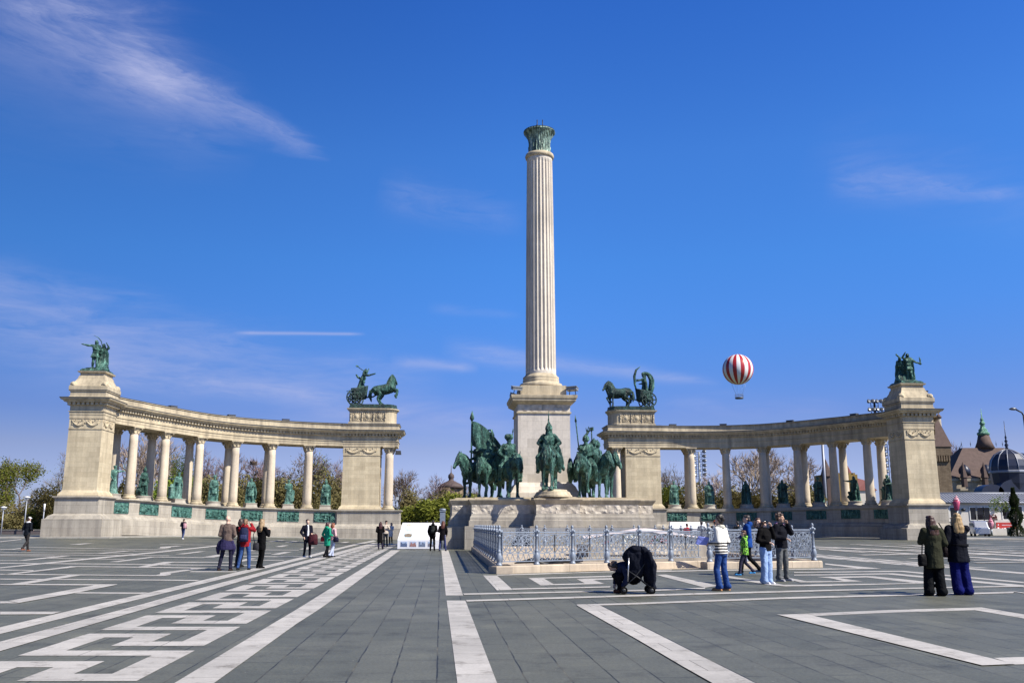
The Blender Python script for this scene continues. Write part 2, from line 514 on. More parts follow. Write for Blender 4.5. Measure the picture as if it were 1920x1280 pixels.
# ------------------------------------------------------------------ the two curved colonnades
def build_colonnade(side):
    left = side < 0
    root = thing('colonnade', (0, 0, 0), 'curved stone colonnade on the left, its inner face in full sun' if left else 'curved stone colonnade on the right, its inner face in shade', 'colonnade')
    if left:
        Cx, Cy, R = -16.25, 76.5, 20.5
        phis = [14.7, 25.4, 35.9, 46.4, 56.9, 67.3]
        lifts = [(0, 0.0), (14.7, 0.10), (35.9, 0.25), (46.4, 0.40), (56.9, 0.62), (67.3, 0.77), (90, 0.84)]
        Z0 = 3.0; inner = (-16.06, 98.1); outer = (-36.59, 78.92); step = 10.5
        a0, a1 = 4.0, 76.0
    else:
        Cx, Cy, R = 19.5, 82.0, 19.0
        phis = [0.9, 12.4, 24.2, 35.4, 47.1, 59.0]
        lifts = [(-20, 0.0), (12, 0.0), (24, 0.02), (35, 0.1), (47, 0.19), (59, 0.2), (90, 0.05)]
        Z0 = 3.2; inner = (14.26, 101.55); outer = (36.06, 82.06); step = 11.6
        a0, a1 = -11.0, 77.0
    root.location = (inner[0], inner[1], 0)
    def lift(p):
        if p <= lifts[0][0]: return lifts[0][1]
        for (pa, la), (pb, lb) in zip(lifts, lifts[1:]):
            if p <= pb: return la + (lb - la) * (p - pa) / (pb - pa)
        return lifts[-1][1]
    def pos(p, r, z=0.0):
        q = radians(p)
        return (Cx + side * r * sin(q), Cy + r * cos(q), z)
    LO = lifts[-1][1]
    T = Z0 + 6.62
    RF, RB = R - 0.5, R + 2.6
    NS = 72
    def sweep(prof, name, mat, p0=a0, p1=a1, lf=1.0, ns=NS):
        """prof: (r, z) loop, radius absolute"""
        m = MB()
        rings = []
        for i in range(ns + 1):
            p = p0 + (p1 - p0) * i / ns
            L = lift(p) * lf
            rings.append([pos(p, r, z + L) for (r, z) in prof])
        n = len(prof)
        vs = [q for r in rings for q in r]
        cum = [0.0]
        for a, b in zip(prof, prof[1:] + prof[:1]): cum.append(cum[-1] + hypot(a[0] - b[0], a[1] - b[1]))
        fs = []; uvs = []
        for i in range(ns):
            s0 = radians(p0 + (p1 - p0) * i / ns) * R; s1 = radians(p0 + (p1 - p0) * (i + 1) / ns) * R
            for j in range(n):
                k = (j + 1) % n
                a, b, c, d = i * n + j, i * n + k, (i + 1) * n + k, (i + 1) * n + j
                vert = abs(prof[k][1] - prof[j][1]) > abs(prof[k][0] - prof[j][0])
                w0, w1 = (prof[j][1], prof[k][1]) if vert else (prof[j][0], prof[k][0])
                if left: fs.append((a, d, c, b)); uvs.append(((s0, w0), (s1, w0), (s1, w1), (s0, w1)))
                else: fs.append((a, b, c, d)); uvs.append(((s0, w0), (s0, w1), (s1, w1), (s1, w0)))
        m.add(vs, fs, False, uvs)
        return m.build(name, mat, root)
    # ledge wall
    w = 0.10
    sweep([(R - 1.15, -0.2), (R - 1.15, 1.12), (R - 0.95, 1.16), (R - 0.85, 1.38), (R - 0.62, 1.52), (R - 0.62, 2.76), (R - 0.70, 2.80), (R - 0.74, 2.88), (R - 0.86, 2.9), (R - 0.86, 2.985 + Z0 - 3.0), (R + 3.0, 2.985 + Z0 - 3.0), (R + 3.0, -0.2)], 'plinth_wall', S_PALE)
    # entablature, 4 mm inside the pylons' own mouldings
    e = 0.005
    f = lambda o: RF - o + e
    g = lambda o: RB + o - e
    h = T - e
    sweep([(f(0), h), (f(0), h + 0.27), (f(0.03), h + 0.28), (f(0.03), h + 0.5), (f(0.1), h + 0.53), (f(0.1), h + 0.58), (f(0.0), h + 0.59), (g(0), h + 0.59), (g(0), h)], 'architrave', S_TRIM)
    sweep([(f(0.01), h + 0.592), (f(0.01), h + 1.03), (f(0.08), h + 1.08), (g(0.05), h + 1.08), (g(0.0), h + 0.592)], 'frieze', S_TRIM)
    sweep([(f(0.10), h + 1.082), (f(0.10), h + 1.32), (f(0.42), h + 1.35), (f(0.46), h + 1.45), (f(0.62), h + 1.52), (f(0.68), h + 1.64), (f(0.68), h + 1.68), (f(0.15), h + 1.75), (g(0.1), h + 1.75), (g(0.6), h + 1.64), (g(0.1), h + 1.082)], 'cornice', S_TRIM)
    sweep([(f(0.16), h + 1.752), (f(0.14), h + 1.86), (f(0.08), h + 1.88), (f(0.08), h + 2.26), (f(0.17), h + 2.30), (f(0.17), h + 2.37), (g(0.1), h + 2.37), (g(0.1), h + 1.752)], 'attic', S_TRIM)
    sweep([(f(0.20), h + 2.372), (f(0.20), h + 2.42), (g(0.13), h + 2.46), (g(0.13), h + 2.372)], 'roof_flashing', S_ROOF)
    # dentils: one notched strip
    def notched(m, P, s1, n, z0, z1, zl=lambda s: 0.0):
        # P(s, out) gives plan points
        vs = []; fs = []
        for i in range(n):
            for q, o_ in ((0.0, 0), (0.0, 1), (0.58, 1), (0.58, 0)):
                s_ = s1 * (i + q) / n
                x, y = P(s_, o_ * 0.19)
                vs.append((x, y, z0 + zl(s_))); vs.append((x, y, z1 + zl(s_)))
        k = len(vs) // 2
        for a in range(k - 1): fs.append((2 * a, 2 * a + 2, 2 * a + 3, 2 * a + 1))
        for i in range(n): b = 8 * i; fs.append((b, b + 2, b + 4, b + 6))
        m.add(vs, fs)
    m = MB()
    arc = radians(a1 - a0) * R
    pa = lambda s: a0 + (a1 - a0) * s / arc
    notched(m, lambda s, o: pos(pa(s), f(0.10) - o)[:2], arc, int(arc / 0.34), h + 1.10, h + 1.345, lambda s: lift(pa(s)))
    m.build('dentil_course', S_TRIM, root)
    sweep([(f(0.70), h + 1.655), (f(0.71), h + 1.71), (f(0.14), h + 1.80), (f(0.14), h + 1.74)], 'roof_flashing', S_ROOF)
    # front and rear columns, each with base and capital
    def column(x, y, zb, zt, rz):
        m = MB()
        hh = zt - zb
        prof = []
        for i in range(9):
            t = i / 8
            prof.append((0.445 - 0.075 * t ** 1.6, 0.42 + (hh - 1.02) * t))
        m.lathe([(0.40, 0.38)] + prof + [(0.30, hh - 0.58)], (x, y, zb), 20)
        c = m.build('column', S_COL, root)
        m = MB()
        m.lathe([(0.50, 0.08), (0.60, 0.1), (0.63, 0.17), (0.60, 0.24), (0.52, 0.28), (0.50, 0.32), (0.53, 0.36), (0.53, 0.41), (0.47, 0.45), (0.42, 0.46)], (x, y, zb), 20)
        m.box((x, y, zb + 0.045), (1.26, 1.26, 0.09), rz)
        m.build('column_base', S_TRIM, c)
        m = MB()
        m.lathe([(0.36, hh - 0.62), (0.42, hh - 0.60), (0.42, hh - 0.55), (0.38, hh - 0.53), (0.40, hh - 0.36), (0.46, hh - 0.2), (0.55, hh - 0.1), (0.5, hh - 0.09)], (x, y, zb), 20)
        for k in range(8):
            a = 2 * pi * k / 8 + rz
            m.chain([(x + 0.40 * cos(a), y + 0.40 * sin(a), zb + hh - 0.53), (x + 0.45 * cos(a), y + 0.45 * sin(a), zb + hh - 0.35), (x + 0.54 * cos(a), y + 0.54 * sin(a), zb + hh - 0.29)], [0.07, 0.075, 0.035], 6)
        for k in range(4):
            a = pi / 4 + pi / 2 * k + rz
            m.ell((x + 0.64 * cos(a), y + 0.64 * sin(a), zb + hh - 0.15), (0.11, 0.11, 0.12))
        m.box((x, y, zb + hh - 0.046), (1.22, 1.22, 0.09), rz)
        m.build('capital', S_TRIM, c)
        return c
    for p in phis:
        for r in (R, R + 2.1):
            x, y, z = pos(p, r)
            column(x, y, Z0 - 0.014 + lift(p), T - 0.006 + lift(p), -side * radians(p))
    # end columns beside the inner pylon
    eu = 2.85 * (-side)
    for v in (-1.05, 1.05):
        column(inner[0] + eu * RX - v * RY, inner[1] + eu * RY + v * RX, Z0 - 0.014, T - 0.006, AL)
    # bronze reliefs in the plinth wall, one under each statue
    pan = []
    mids = [phis[0] - step / 2] + [(a + b) / 2 for a, b in zip(phis, phis[1:])] + [phis[-1] + step * (0.46 if left else 0.5)]
    for k, p in enumerate(mids):
        m = MB()
        hw = 1.12
        dp = degrees(hw / R)
        rnd = random.Random(40 + k + (0 if left else 20))
        nx, nz = 40, 22
        figs = [(rnd.uniform(0.05, 0.95), rnd.uniform(0.25, 0.5), rnd.uniform(0.02, 0.05), rnd.uniform(0.25, 0.42)) for _ in range(11)]
        heads = [(a, b + d * 0.95, 0.035, 0.085) for a, b, c, d in figs]
        limbs = [(rnd.random(), rnd.uniform(0.2, 0.75), rnd.uniform(0.03, 0.1), rnd.uniform(0.04, 0.1)) for _ in range(18)]
        vs = []
        for i in range(nx + 1):
            for j in range(nz + 1):
                u, v = i / nx, j / nz
                d = 0.0
                for a, b, c, e2 in figs + heads + limbs:
                    q = ((u - a) / c) ** 2 + ((v - b) / e2) ** 2
                    if q < 1: d = max(d, sqrt(1 - q))
                d *= 0.13
                if i in (0, nx) or j in (0, nz): d = 0.05
                q = p - dp + 2 * dp * u
                vs.append(pos(q, R - 0.635 - d, 1.70 + (Z0 - 3.0) + 0.98 * v + lift(q)))
        fs = []
        for i in range(nx):
            for j in range(nz):
                a = i * (nz + 1) + j
                fs.append((a, a + nz + 1, a + nz + 2, a + 1) if not left else (a, a + 1, a + nz + 2, a + nz + 1))
        m.add(vs, fs, True)
        # closed back
        m.build('bronze_relief', BRREL2, root)
        pan.append(p)
    # pylons
    def pylon(c, lu, lv, L, ent, nm):
        px_ = []
        m = MB()
        ol = rect_at(c[0], c[1], lu, lv)
        ec, elu, elv = ent
        ole = rect_at(ec[0], ec[1], elu, elv)
        ex = 0.003
        moulded(m, ole, [(1.02, -0.2), (1.02, 1.12 + L), (0.82, 1.16 + L), (0.7, 1.38 + L), (0.42, 1.52 + L), (0.38, 1.56 + L), (0.38, 2.76 + Z0 - 3 + L), (0.45, 2.80 + Z0 - 3 + L), (0.47, 2.88 + Z0 - 3 + L), (0.56, 2.9 + Z0 - 3 + L), (0.56, Z0 - ex + L), (0.3, Z0 + L)])
        m.build('pylon_plinth', S_PALE, root)
        m = MB()
        t = T + L
        z0 = Z0 + L
        moulded(m, ol, [(0.3, z0 - 0.02), (0.3, z0 + 0.16), (0.24, z0 + 0.2), (0.2, z0 + 0.32), (0.12, z0 + 0.36), (0.06, z0 + 0.48), (0.03, z0 + 0.5), (0.0, t - 0.98)])
        m.build('pylon_shaft', S_CREAM, root)
        m = MB()
        moulded(m, ol, [(0.0, t - 0.981), (0.05, t - 0.97), (0.05, t - 0.92), (0.0, t - 0.91)])
        moulded(m, ol, [(0.0, t - 0.06), (0.05, t - 0.05), (0.05, t + 0.001)])
        moulded(m, ole, [(0.0, t), (0.0, t + 0.27), (0.03, t + 0.28), (0.03, t + 0.5), (0.1, t + 0.53), (0.1, t + 0.58), (0.0, t + 0.59), (0.01, t + 1.03), (0.08, t + 1.08), (0.1, t + 1.085), (0.10, t + 1.32), (0.42, t + 1.35), (0.46, t + 1.45), (0.62, t + 1.52), (0.68, t + 1.64), (0.68, t + 1.685), (0.15, t + 1.755)])
        moulded(m, ole, [(0.16, t + 1.75), (0.14, t + 1.86), (0.08, t + 1.88), (0.08, t + 2.26), (0.17, t + 2.30), (0.17, t + 2.375)])
        m.build('pylon_entablature', S_TRIM, root)
        m = MB()
        moulded(m, ole, [(0.2, t + 2.376), (0.2, t + 2.425), (-0.3, t + 2.47)])
        moulded(m, ole, [(0.70, t + 1.66), (0.715, t + 1.715), (0.14, t + 1.80)], False)
        m.build('roof_flashing', S_ROOF, root)
        # carved frieze: garlands standing proud on all four faces
        m = MB()
        moulded(m, ol, [(0.004, t - 0.905), (0.004, t - 0.065)])
        m.build('carved_frieze', S_CREAM, root)
        m = MB()
        rnd = random.Random(5)
        n = 4
        for i in range(n):
            a = Vector(ol[i]); b = Vector(ol[(i + 1) % n])
            d = (b - a); ln = d.length; d.normalize(); nn = Vector((d.y, -d.x))
            def P(s, z, o=0.03): return (a.x + d.x * s + nn.x * o, a.y + d.y * s + nn.y * o, t - 0.9 + z)
            half = ln / 2
            for s0 in (0.25, half + 0.05):
                s1 = s0 + half - 0.3
                pts = [P(s0 + (s1 - s0) * q / 10, 0.62 - 0.38 * sin(pi * q / 10)) for q in range(11)]
                m.tube(pts, [0.05 + 0.05 * sin(pi * q / 10) for q in range(11)], 6)
                for q in range(5):
                    aa = q / 5 * 2 * pi
                    m.tube([P(s0 + 0.15 + 0.13 * cos(aa + w_ * 0.7) * (1 - w_ * 0.12), 0.55 + 0.16 * sin(aa + w_ * 0.7) * (1 - w_ * 0.12)) for w_ in range(5)], 0.035, 5)
                for q in range(14):
                    m.ell(P(s0 + rnd.random() * (s1 - s0), 0.25 + rnd.random() * 0.5), (0.06, 0.05, 0.06), None, 6, 4)
            m.box(P(half, 0.6, 0.02), (0.1, 0.1, 0.3), atan2(d.y, d.x))
        m.build('garland', S_TRIM, root)
        # dentils
        m = MB()
        for i in range(n):
            a = Vector(ole[i]); b = Vector(ole[(i + 1) % n])
            d = (b - a); ln = d.length; d.normalize(); nn = Vector((d.y, -d.x))
            notched(m, lambda s_, o_: (a.x + d.x * (s_ - 0.1) + nn.x * (0.10 + o_), a.y + d.y * (s_ - 0.1) + nn.y * (0.10 + o_)), ln + 0.2, int((ln + 0.2) / 0.34), t + 1.10, t + 1.345)
        m.build('dentil_course', S_TRIM, root)
        return t + 2.47
    ic = (inner[0] + (-side) * 0.92 * RX, inner[1] + (-side) * 0.92 * RY)
    zi = pylon(inner, 3.85, 3.0, 0.0, (ic, 3.85 + 1.84, 3.06), 'inner')
    zo = pylon(outer, 2.75, 2.95, LO, (outer, 2.81, 3.01), 'outer')
    # pedestal for the chariot: straight flank and a rounded end over the end columns
    m = MB()
    ol = []
    ul = 2.35
    for u, v in ((-ul, -1.45), (1.6, -1.45)): ol.append((u, v))
    for k in range(1, 12):
        a = -pi / 2 + pi * k / 12
        ol.append((1.6 + 1.0 * cos(a), 1.45 * sin(a)))
    ol += [(1.6, 1.45), (-ul, 1.45)]
    if not left: ol = [(-u, v) for u, v in ol][::-1]
    cw = [(ic[0] + u * RX - v * RY, ic[1] + u * RY + v * RX) for u, v in ol]
    zq = zi - 0.1
    zt_ = zq + 1.72
    moulded(m, cw, [(0.1, zq), (0.1, zq + 0.22), (0.0, zq + 0.26), (0.0, zq + 1.36), (0.08, zq + 1.4), (0.1, zq + 1.5), (0.26, zq + 1.6), (0.28, zt_), (0.0, zt_ + 0.02)])
    ch = m.build('chariot_pedestal', S_TRIM, root)
    m = MB()
    nq = len(cw)
    # carved panels and little genii between them
    a = Vector(cw[0]) if left else Vector(cw[-2]); b = Vector(cw[1]) if left else Vector(cw[-1])
    if not left:
        a, b = Vector(cw[-1]), Vector(cw[0])
        a, b = (a, b)
    fl = sorted([(-ul, 1.6)] if left else [(-1.6, ul)])[0]
    def P(u, z, o=0.02):
        v = -1.45 - o
        return (ic[0] + u * RX - v * RY, ic[1] + u * RY + v * RX, zq + z)
    L_ = fl[1] - fl[0]
    for k in range(3):
        u0 = fl[0] + 0.35 + k * (L_ - 0.3) / 3; u1 = u0 + (L_ - 0.3) / 3 - 0.42
        for (p0_, p1_) in (((u0, 0.42), (u1, 0.42)), ((u0, 1.25), (u1, 1.25)), ((u0, 0.42), (u0, 1.25)), ((u1, 0.42), (u1, 1.25))):
            m.tube([P(*p0_), P(*p1_)], 0.035, 5)
        um = (u0 + u1) / 2
        m.ell(P(um, 0.84), (0.3, 0.06, 0.3))
        m.ell(P(um, 0.84, 0.05), (0.16, 0.06, 0.18))
        for q in range(12):
            aa = 2 * pi * q / 12
            m.ell(P(um + 0.36 * cos(aa), 0.84 + 0.34 * sin(aa)), (0.07, 0.05, 0.07), None, 6, 4)
    for k in range(4):
        u0 = fl[0] + 0.14 + k * (L_ - 0.28) / 3
        m.ell(P(u0, 1.12, 0.05), (0.09, 0.09, 0.1)); m.ell(P(u0, 0.82, 0.03), (0.12, 0.09, 0.24)); m.ell(P(u0 - 0.03, 0.52, 0.03), (0.08, 0.07, 0.2))
    m.build('carved_panels', S_TRIM, ch)
    m = MB()
    moulded(m, cw, [(0.06, zt_ + 0.02), (0.06, zt_ + 0.2), (0.0, zt_ + 0.22), (0.0, zt_ + 0.45), (-0.1, zt_ + 0.47)])
    m.build('bronze_base', BRD, ch)
    # stepped pedestal on the outer pylon
    m = MB()
    oo = rect_at(outer[0], outer[1], 2.0, 2.1)
    zq2 = zo - 0.05
    moulded(m, oo, [(0.62, zq2), (0.62, zq2 + 0.32), (0.5, zq2 + 0.4), (0.32, zq2 + 0.7), (0.14, zq2 + 1.0), (0.06, zq2 + 1.28), (0.0, zq2 + 1.3), (0.0, zq2 + 1.52), (0.16, zq2 + 1.58), (0.2, zq2 + 1.7), (0.0, zq2 + 1.72)])
    sp = m.build('statue_pedestal', S_TRIM, root)
    m = MB()
    for u in (-1, 1):
        for v in (-1, 1):
            uu, vv = u * 1.32, v * 1.38
            x, y = outer[0] + uu * RX - vv * RY, outer[1] + uu * RY + vv * RX
            m.ell((x, y, zq2 + 0.5), (0.3, 0.3, 0.24))
            for q in range(5):
                m.ell((x + 0.2 * cos(q * 1.3), y + 0.2 * sin(q * 1.3), zq2 + 0.42 + 0.06 * (q % 2)), (0.14, 0.14, 0.16), None, 6, 4)
    m.build('scroll_ornament', S_CREAM, sp)
    m = MB()
    moulded(m, oo, [(0.05, zq2 + 1.72), (0.05, zq2 + 1.8), (-0.08, zq2 + 1.95)])
    m.build('bronze_base', BR, sp)
    # small roof hatches along the parapet
    for p in ([22, 38, 56] if left else [-5, 12, 34, 56]):
        m = MB()
        x, y, z = pos(p, RF + 0.25, T + 2.5 + lift(p))
        m.box((x, y, z), (0.75, 0.5, 0.16), -side * radians(p), 0.92)
        m.box((x, y, z + 0.09), (0.8, 0.55, 0.03), -side * radians(p))
        m.build('roof_hatch', S_ROOF, root)
    # statue standing places
    st = []
    for p in mids:
        x, y, z = pos(p, R + 0.25, Z0 + lift(p))
        st.append((x, y, z - 0.012, -side * radians(p)))
    # paved apron in front, its kerb following the wall
    sweepA = MB()
    rings = []
    p0, p1 = a0 - 14, a1 + 20
    for i in range(61):
        p = p0 + (p1 - p0) * i / 60
        q_ = [pos(p, r) for r in (R - 4.2, R - 4.2, R + 6.5, R + 6.5)]
        rings.append([(x, y, gz(x, y) + dz_) for (x, y, _), dz_ in zip(q_, (-0.06, 0.085, 0.10, -0.06))])
    sweepA.rings(rings, False, True, True)
    o = sweepA.build('paved_apron', APRON); tag(o, kind='structure')
    return dict(statues=st, mids=mids, ic=ic, zt=zt_ + 0.47, outer=outer, zo=zq2 + 1.95, pos=pos, R=R, inner=inner, lift=lift)

APRON = plain('worn_light_paving', (0.30, 0.285, 0.255), 0.9, 0, 0.25, 1.5)
BRREL2 = bronze('bronze_relief_green', (0.03, 0.10, 0.085), (0.10, 0.26, 0.22), (0.27, 0.50, 0.43), 2.4)
CL = build_colonnade(-1)
CR = build_colonnade(1)
# ------------------------------------------------------------------ human figure: joints first, then skin and clothes grown round them
ARMS = {  # elbow, wrist for the person's left (+x); x is mirrored for the right
    'down': ((0.25, 0.03, 1.14), (0.25, -0.06, 0.89)),
    'relax': ((0.26, 0.05, 1.15), (0.24, -0.12, 0.93)),
    'bent': ((0.25, 0.06, 1.14), (0.13, -0.22, 1.10)),
    'phone': ((0.24, -0.10, 1.17), (0.07, -0.30, 1.36)),
    'phone_high': ((0.25, -0.24, 1.36), (0.12, -0.36, 1.58)),
    'up': ((0.34, -0.08, 1.50), (0.20, -0.16, 1.74)),
    'ear': ((0.30, -0.08, 1.24), (0.11, -0.12, 1.54)),
    'mouth': ((0.27, -0.16, 1.24), (0.04, -0.19, 1.50)),
    'pocket': ((0.29, 0.09, 1.15), (0.21, -0.06, 0.94)),
    'hip': ((0.38, 0.06, 1.20), (0.20, -0.06, 1.02)),
    'cross': ((0.26, -0.03, 1.16), (-0.04, -0.20, 1.20)),
    'out': ((0.44, -0.04, 1.42), (0.68, -0.08, 1.46)),
    'fwd': ((0.22, -0.26, 1.32), (0.16, -0.52, 1.34)),
    'raise': ((0.36, -0.05, 1.62), (0.42, -0.10, 1.88)),
    'carry': ((0.24, 0.02, 1.14), (0.27, -0.10, 0.90)),
}
LEGS = {
    'stand': (((0.10, -0.01, 0.50), (0.105, 0.03, 0.08)), ((0.10, -0.01, 0.50), (0.105, 0.03, 0.08))),
    'wide': (((0.15, -0.01, 0.50), (0.19, 0.03, 0.08)), ((0.15, -0.01, 0.50), (0.19, 0.03, 0.08))),
    'contra': (((0.11, -0.10, 0.50), (0.15, -0.04, 0.08)), ((0.09, 0.0, 0.50), (0.10, 0.05, 0.08))),
    'easy': (((0.10, 0.0, 0.50), (0.11, 0.04, 0.08)), ((0.13, -0.09, 0.50), (0.17, -0.05, 0.08))),
    'walk': (((0.09, -0.17, 0.52), (0.09, -0.24, 0.09)), ((0.09, 0.03, 0.50), (0.09, 0.33, 0.16))),
    'step': (((0.09, -0.10, 0.51), (0.09, -0.12, 0.08)), ((0.09, 0.02, 0.50), (0.09, 0.22, 0.11))),
}
def joints(arms=('down', 'down'), legs='stand', lean=0.0):
    J = {}
    for s, a in ((1, arms[0]), (-1, arms[1])):
        e, w = ARMS[a] if isinstance(a, str) else a
        k = 'L' if s > 0 else 'R'
        J['sh' + k] = Vector((0.185 * s, 0.01, 1.43))
        J['el' + k] = Vector((e[0] * s, e[1], e[2]))
        J['wr' + k] = Vector((w[0] * s, w[1], w[2]))
        kn, an = LEGS[legs][0 if s > 0 else 1]
        J['hi' + k] = Vector((0.09 * s, 0.0, 0.92))
        J['kn' + k] = Vector((kn[0] * s, kn[1], kn[2]))
        J['an' + k] = Vector((an[0] * s, an[1], an[2]))
    return J

def hand(mb, w, d, up, s, curl=0.6, k=1.0):
    """palm and five bent fingers at the wrist w, pointing along d; thumb on the side"""
    d = Vector(d).normalized(); up = Vector(up)
    up = (up - d * up.dot(d)).normalized()
    side = d.cross(up) * s
    palm = w + d * 0.085 * k
    mb.cap(w, w + d * 0.03 * k, 0.026 * k, 0.03 * k, 8)
    for q in (-1, 0, 1):
        mb.cap(w + d * 0.02 * k + side * 0.014 * q * k, palm + side * 0.022 * q * k, 0.017 * k, 0.015 * k, 7)
    for i, (ln, q) in enumerate(((0.072, 1.5), (0.082, 0.5), (0.076, -0.5), (0.058, -1.5))):
        b = palm + side * 0.0185 * q * k
        d1 = (d * cos(curl * 0.6) - up * sin(curl * 0.6)); d2 = (d * cos(curl * 1.5) - up * sin(curl * 1.5))
        m_ = b + d1 * ln * 0.55 * k
        mb.cap(b, m_, 0.0105 * k, 0.0095 * k, 6); mb.cap(m_, m_ + d2 * ln * 0.5 * k, 0.0095 * k, 0.008 * k, 6)
    tb = w + d * 0.03 * k + side * 0.028 * k
    t1 = tb + (side * 0.7 + d * 0.6 - up * 0.4).normalized() * 0.038 * k
    mb.cap(tb, t1, 0.013 * k, 0.011 * k, 6); mb.cap(t1, t1 + (d * 0.85 - up * 0.4 + side * 0.15).normalized() * 0.032 * k, 0.011 * k, 0.009 * k, 6)

def head_parts(mb, c, yaw=0.0, pitch=0.0, k=1.0, ears=True):
    R = Matrix.Rotation(yaw, 3, 'Z') @ Matrix.Rotation(pitch, 3, 'X')
    c = Vector(c)
    def P(x, y, z): return c + R @ Vector((x * k, y * k, z * k))
    e = (R.to_euler())
    mb.ell(P(0, 0.012, 0.03), (0.077 * k, 0.098 * k, 0.093 * k), e)
    mb.ell(P(0, -0.018, -0.03), (0.064 * k, 0.075 * k, 0.085 * k), e)
    mb.ell(P(0, -0.062, -0.092), (0.03 * k, 0.025 * k, 0.022 * k), e)
    mb.cap(P(0, -0.088, 0.022), P(0, -0.112, -0.022), 0.009 * k, 0.014 * k, 6)
    mb.cap(P(-0.018, -0.083, -0.055), P(0.018, -0.083, -0.055), 0.010 * k, 0.010 * k, 6)
    for s in (-1, 1):
        mb.cap(P(0.016 * s, -0.086, 0.033), P(0.05 * s, -0.07, 0.033), 0.010 * k, 0.009 * k, 6)
        mb.ell(P(0.045 * s, -0.06, -0.02), (0.022 * k, 0.022 * k, 0.022 * k))
        if ears: mb.ell(P(0.08 * s, 0.01, 0.0), (0.012 * k, 0.022 * k, 0.034 * k), e)
    return P

def torso_skin(mb, g=1.0):
    mb.loft([(0, 0.0, 0.80, 0.12 * g, 0.09), (0, 0, 0.92, 0.15 * g, 0.105), (0, 0, 1.08, 0.125 * g, 0.09), (0, -0.01, 1.28, 0.15 * g, 0.105), (0, 0, 1.42, 0.14 * g, 0.08), (0, 0.01, 1.49, 0.06, 0.06)])
    mb.cap((0, 0.02, 1.46), (0, 0.0, 1.56), 0.058, 0.054)

SKIN = [plain('skin_light', (0.62, 0.40, 0.30), 0.55, 0, 0.08, 12, 0.05, 0.4), plain('skin_tan', (0.46, 0.28, 0.19), 0.55, 0, 0.08, 12, 0.05, 0.4)]
HAIR = {}
def hairmat(c):
    if c not in HAIR:
        m, nt, b = mat_new('hair_%d' % len(HAIR))
        o = coord(nt, 'Object')
        mp = N(nt, 'ShaderNodeMapping'); mp.inputs['Scale'].default_value = (38, 38, 3)
        LK(nt, o, mp.inputs['Vector'])
        n = noise_tex(nt, mp.outputs['Vector'], 1.0, 4)
        r = ramp(nt, n, [(0.3, tuple(k * 0.55 for k in c)), (0.7, tuple(k * 1.4 for k in c))])
        LK(nt, r.outputs['Color'], b.inputs['Base Color']); b.inputs['Roughness'].default_value = 0.5
        bump(nt, b, n, 0.6, 0.02)
        HAIR[c] = m
    return HAIR[c]
EYE = plain('dark_eye', (0.02, 0.015, 0.012), 0.25)

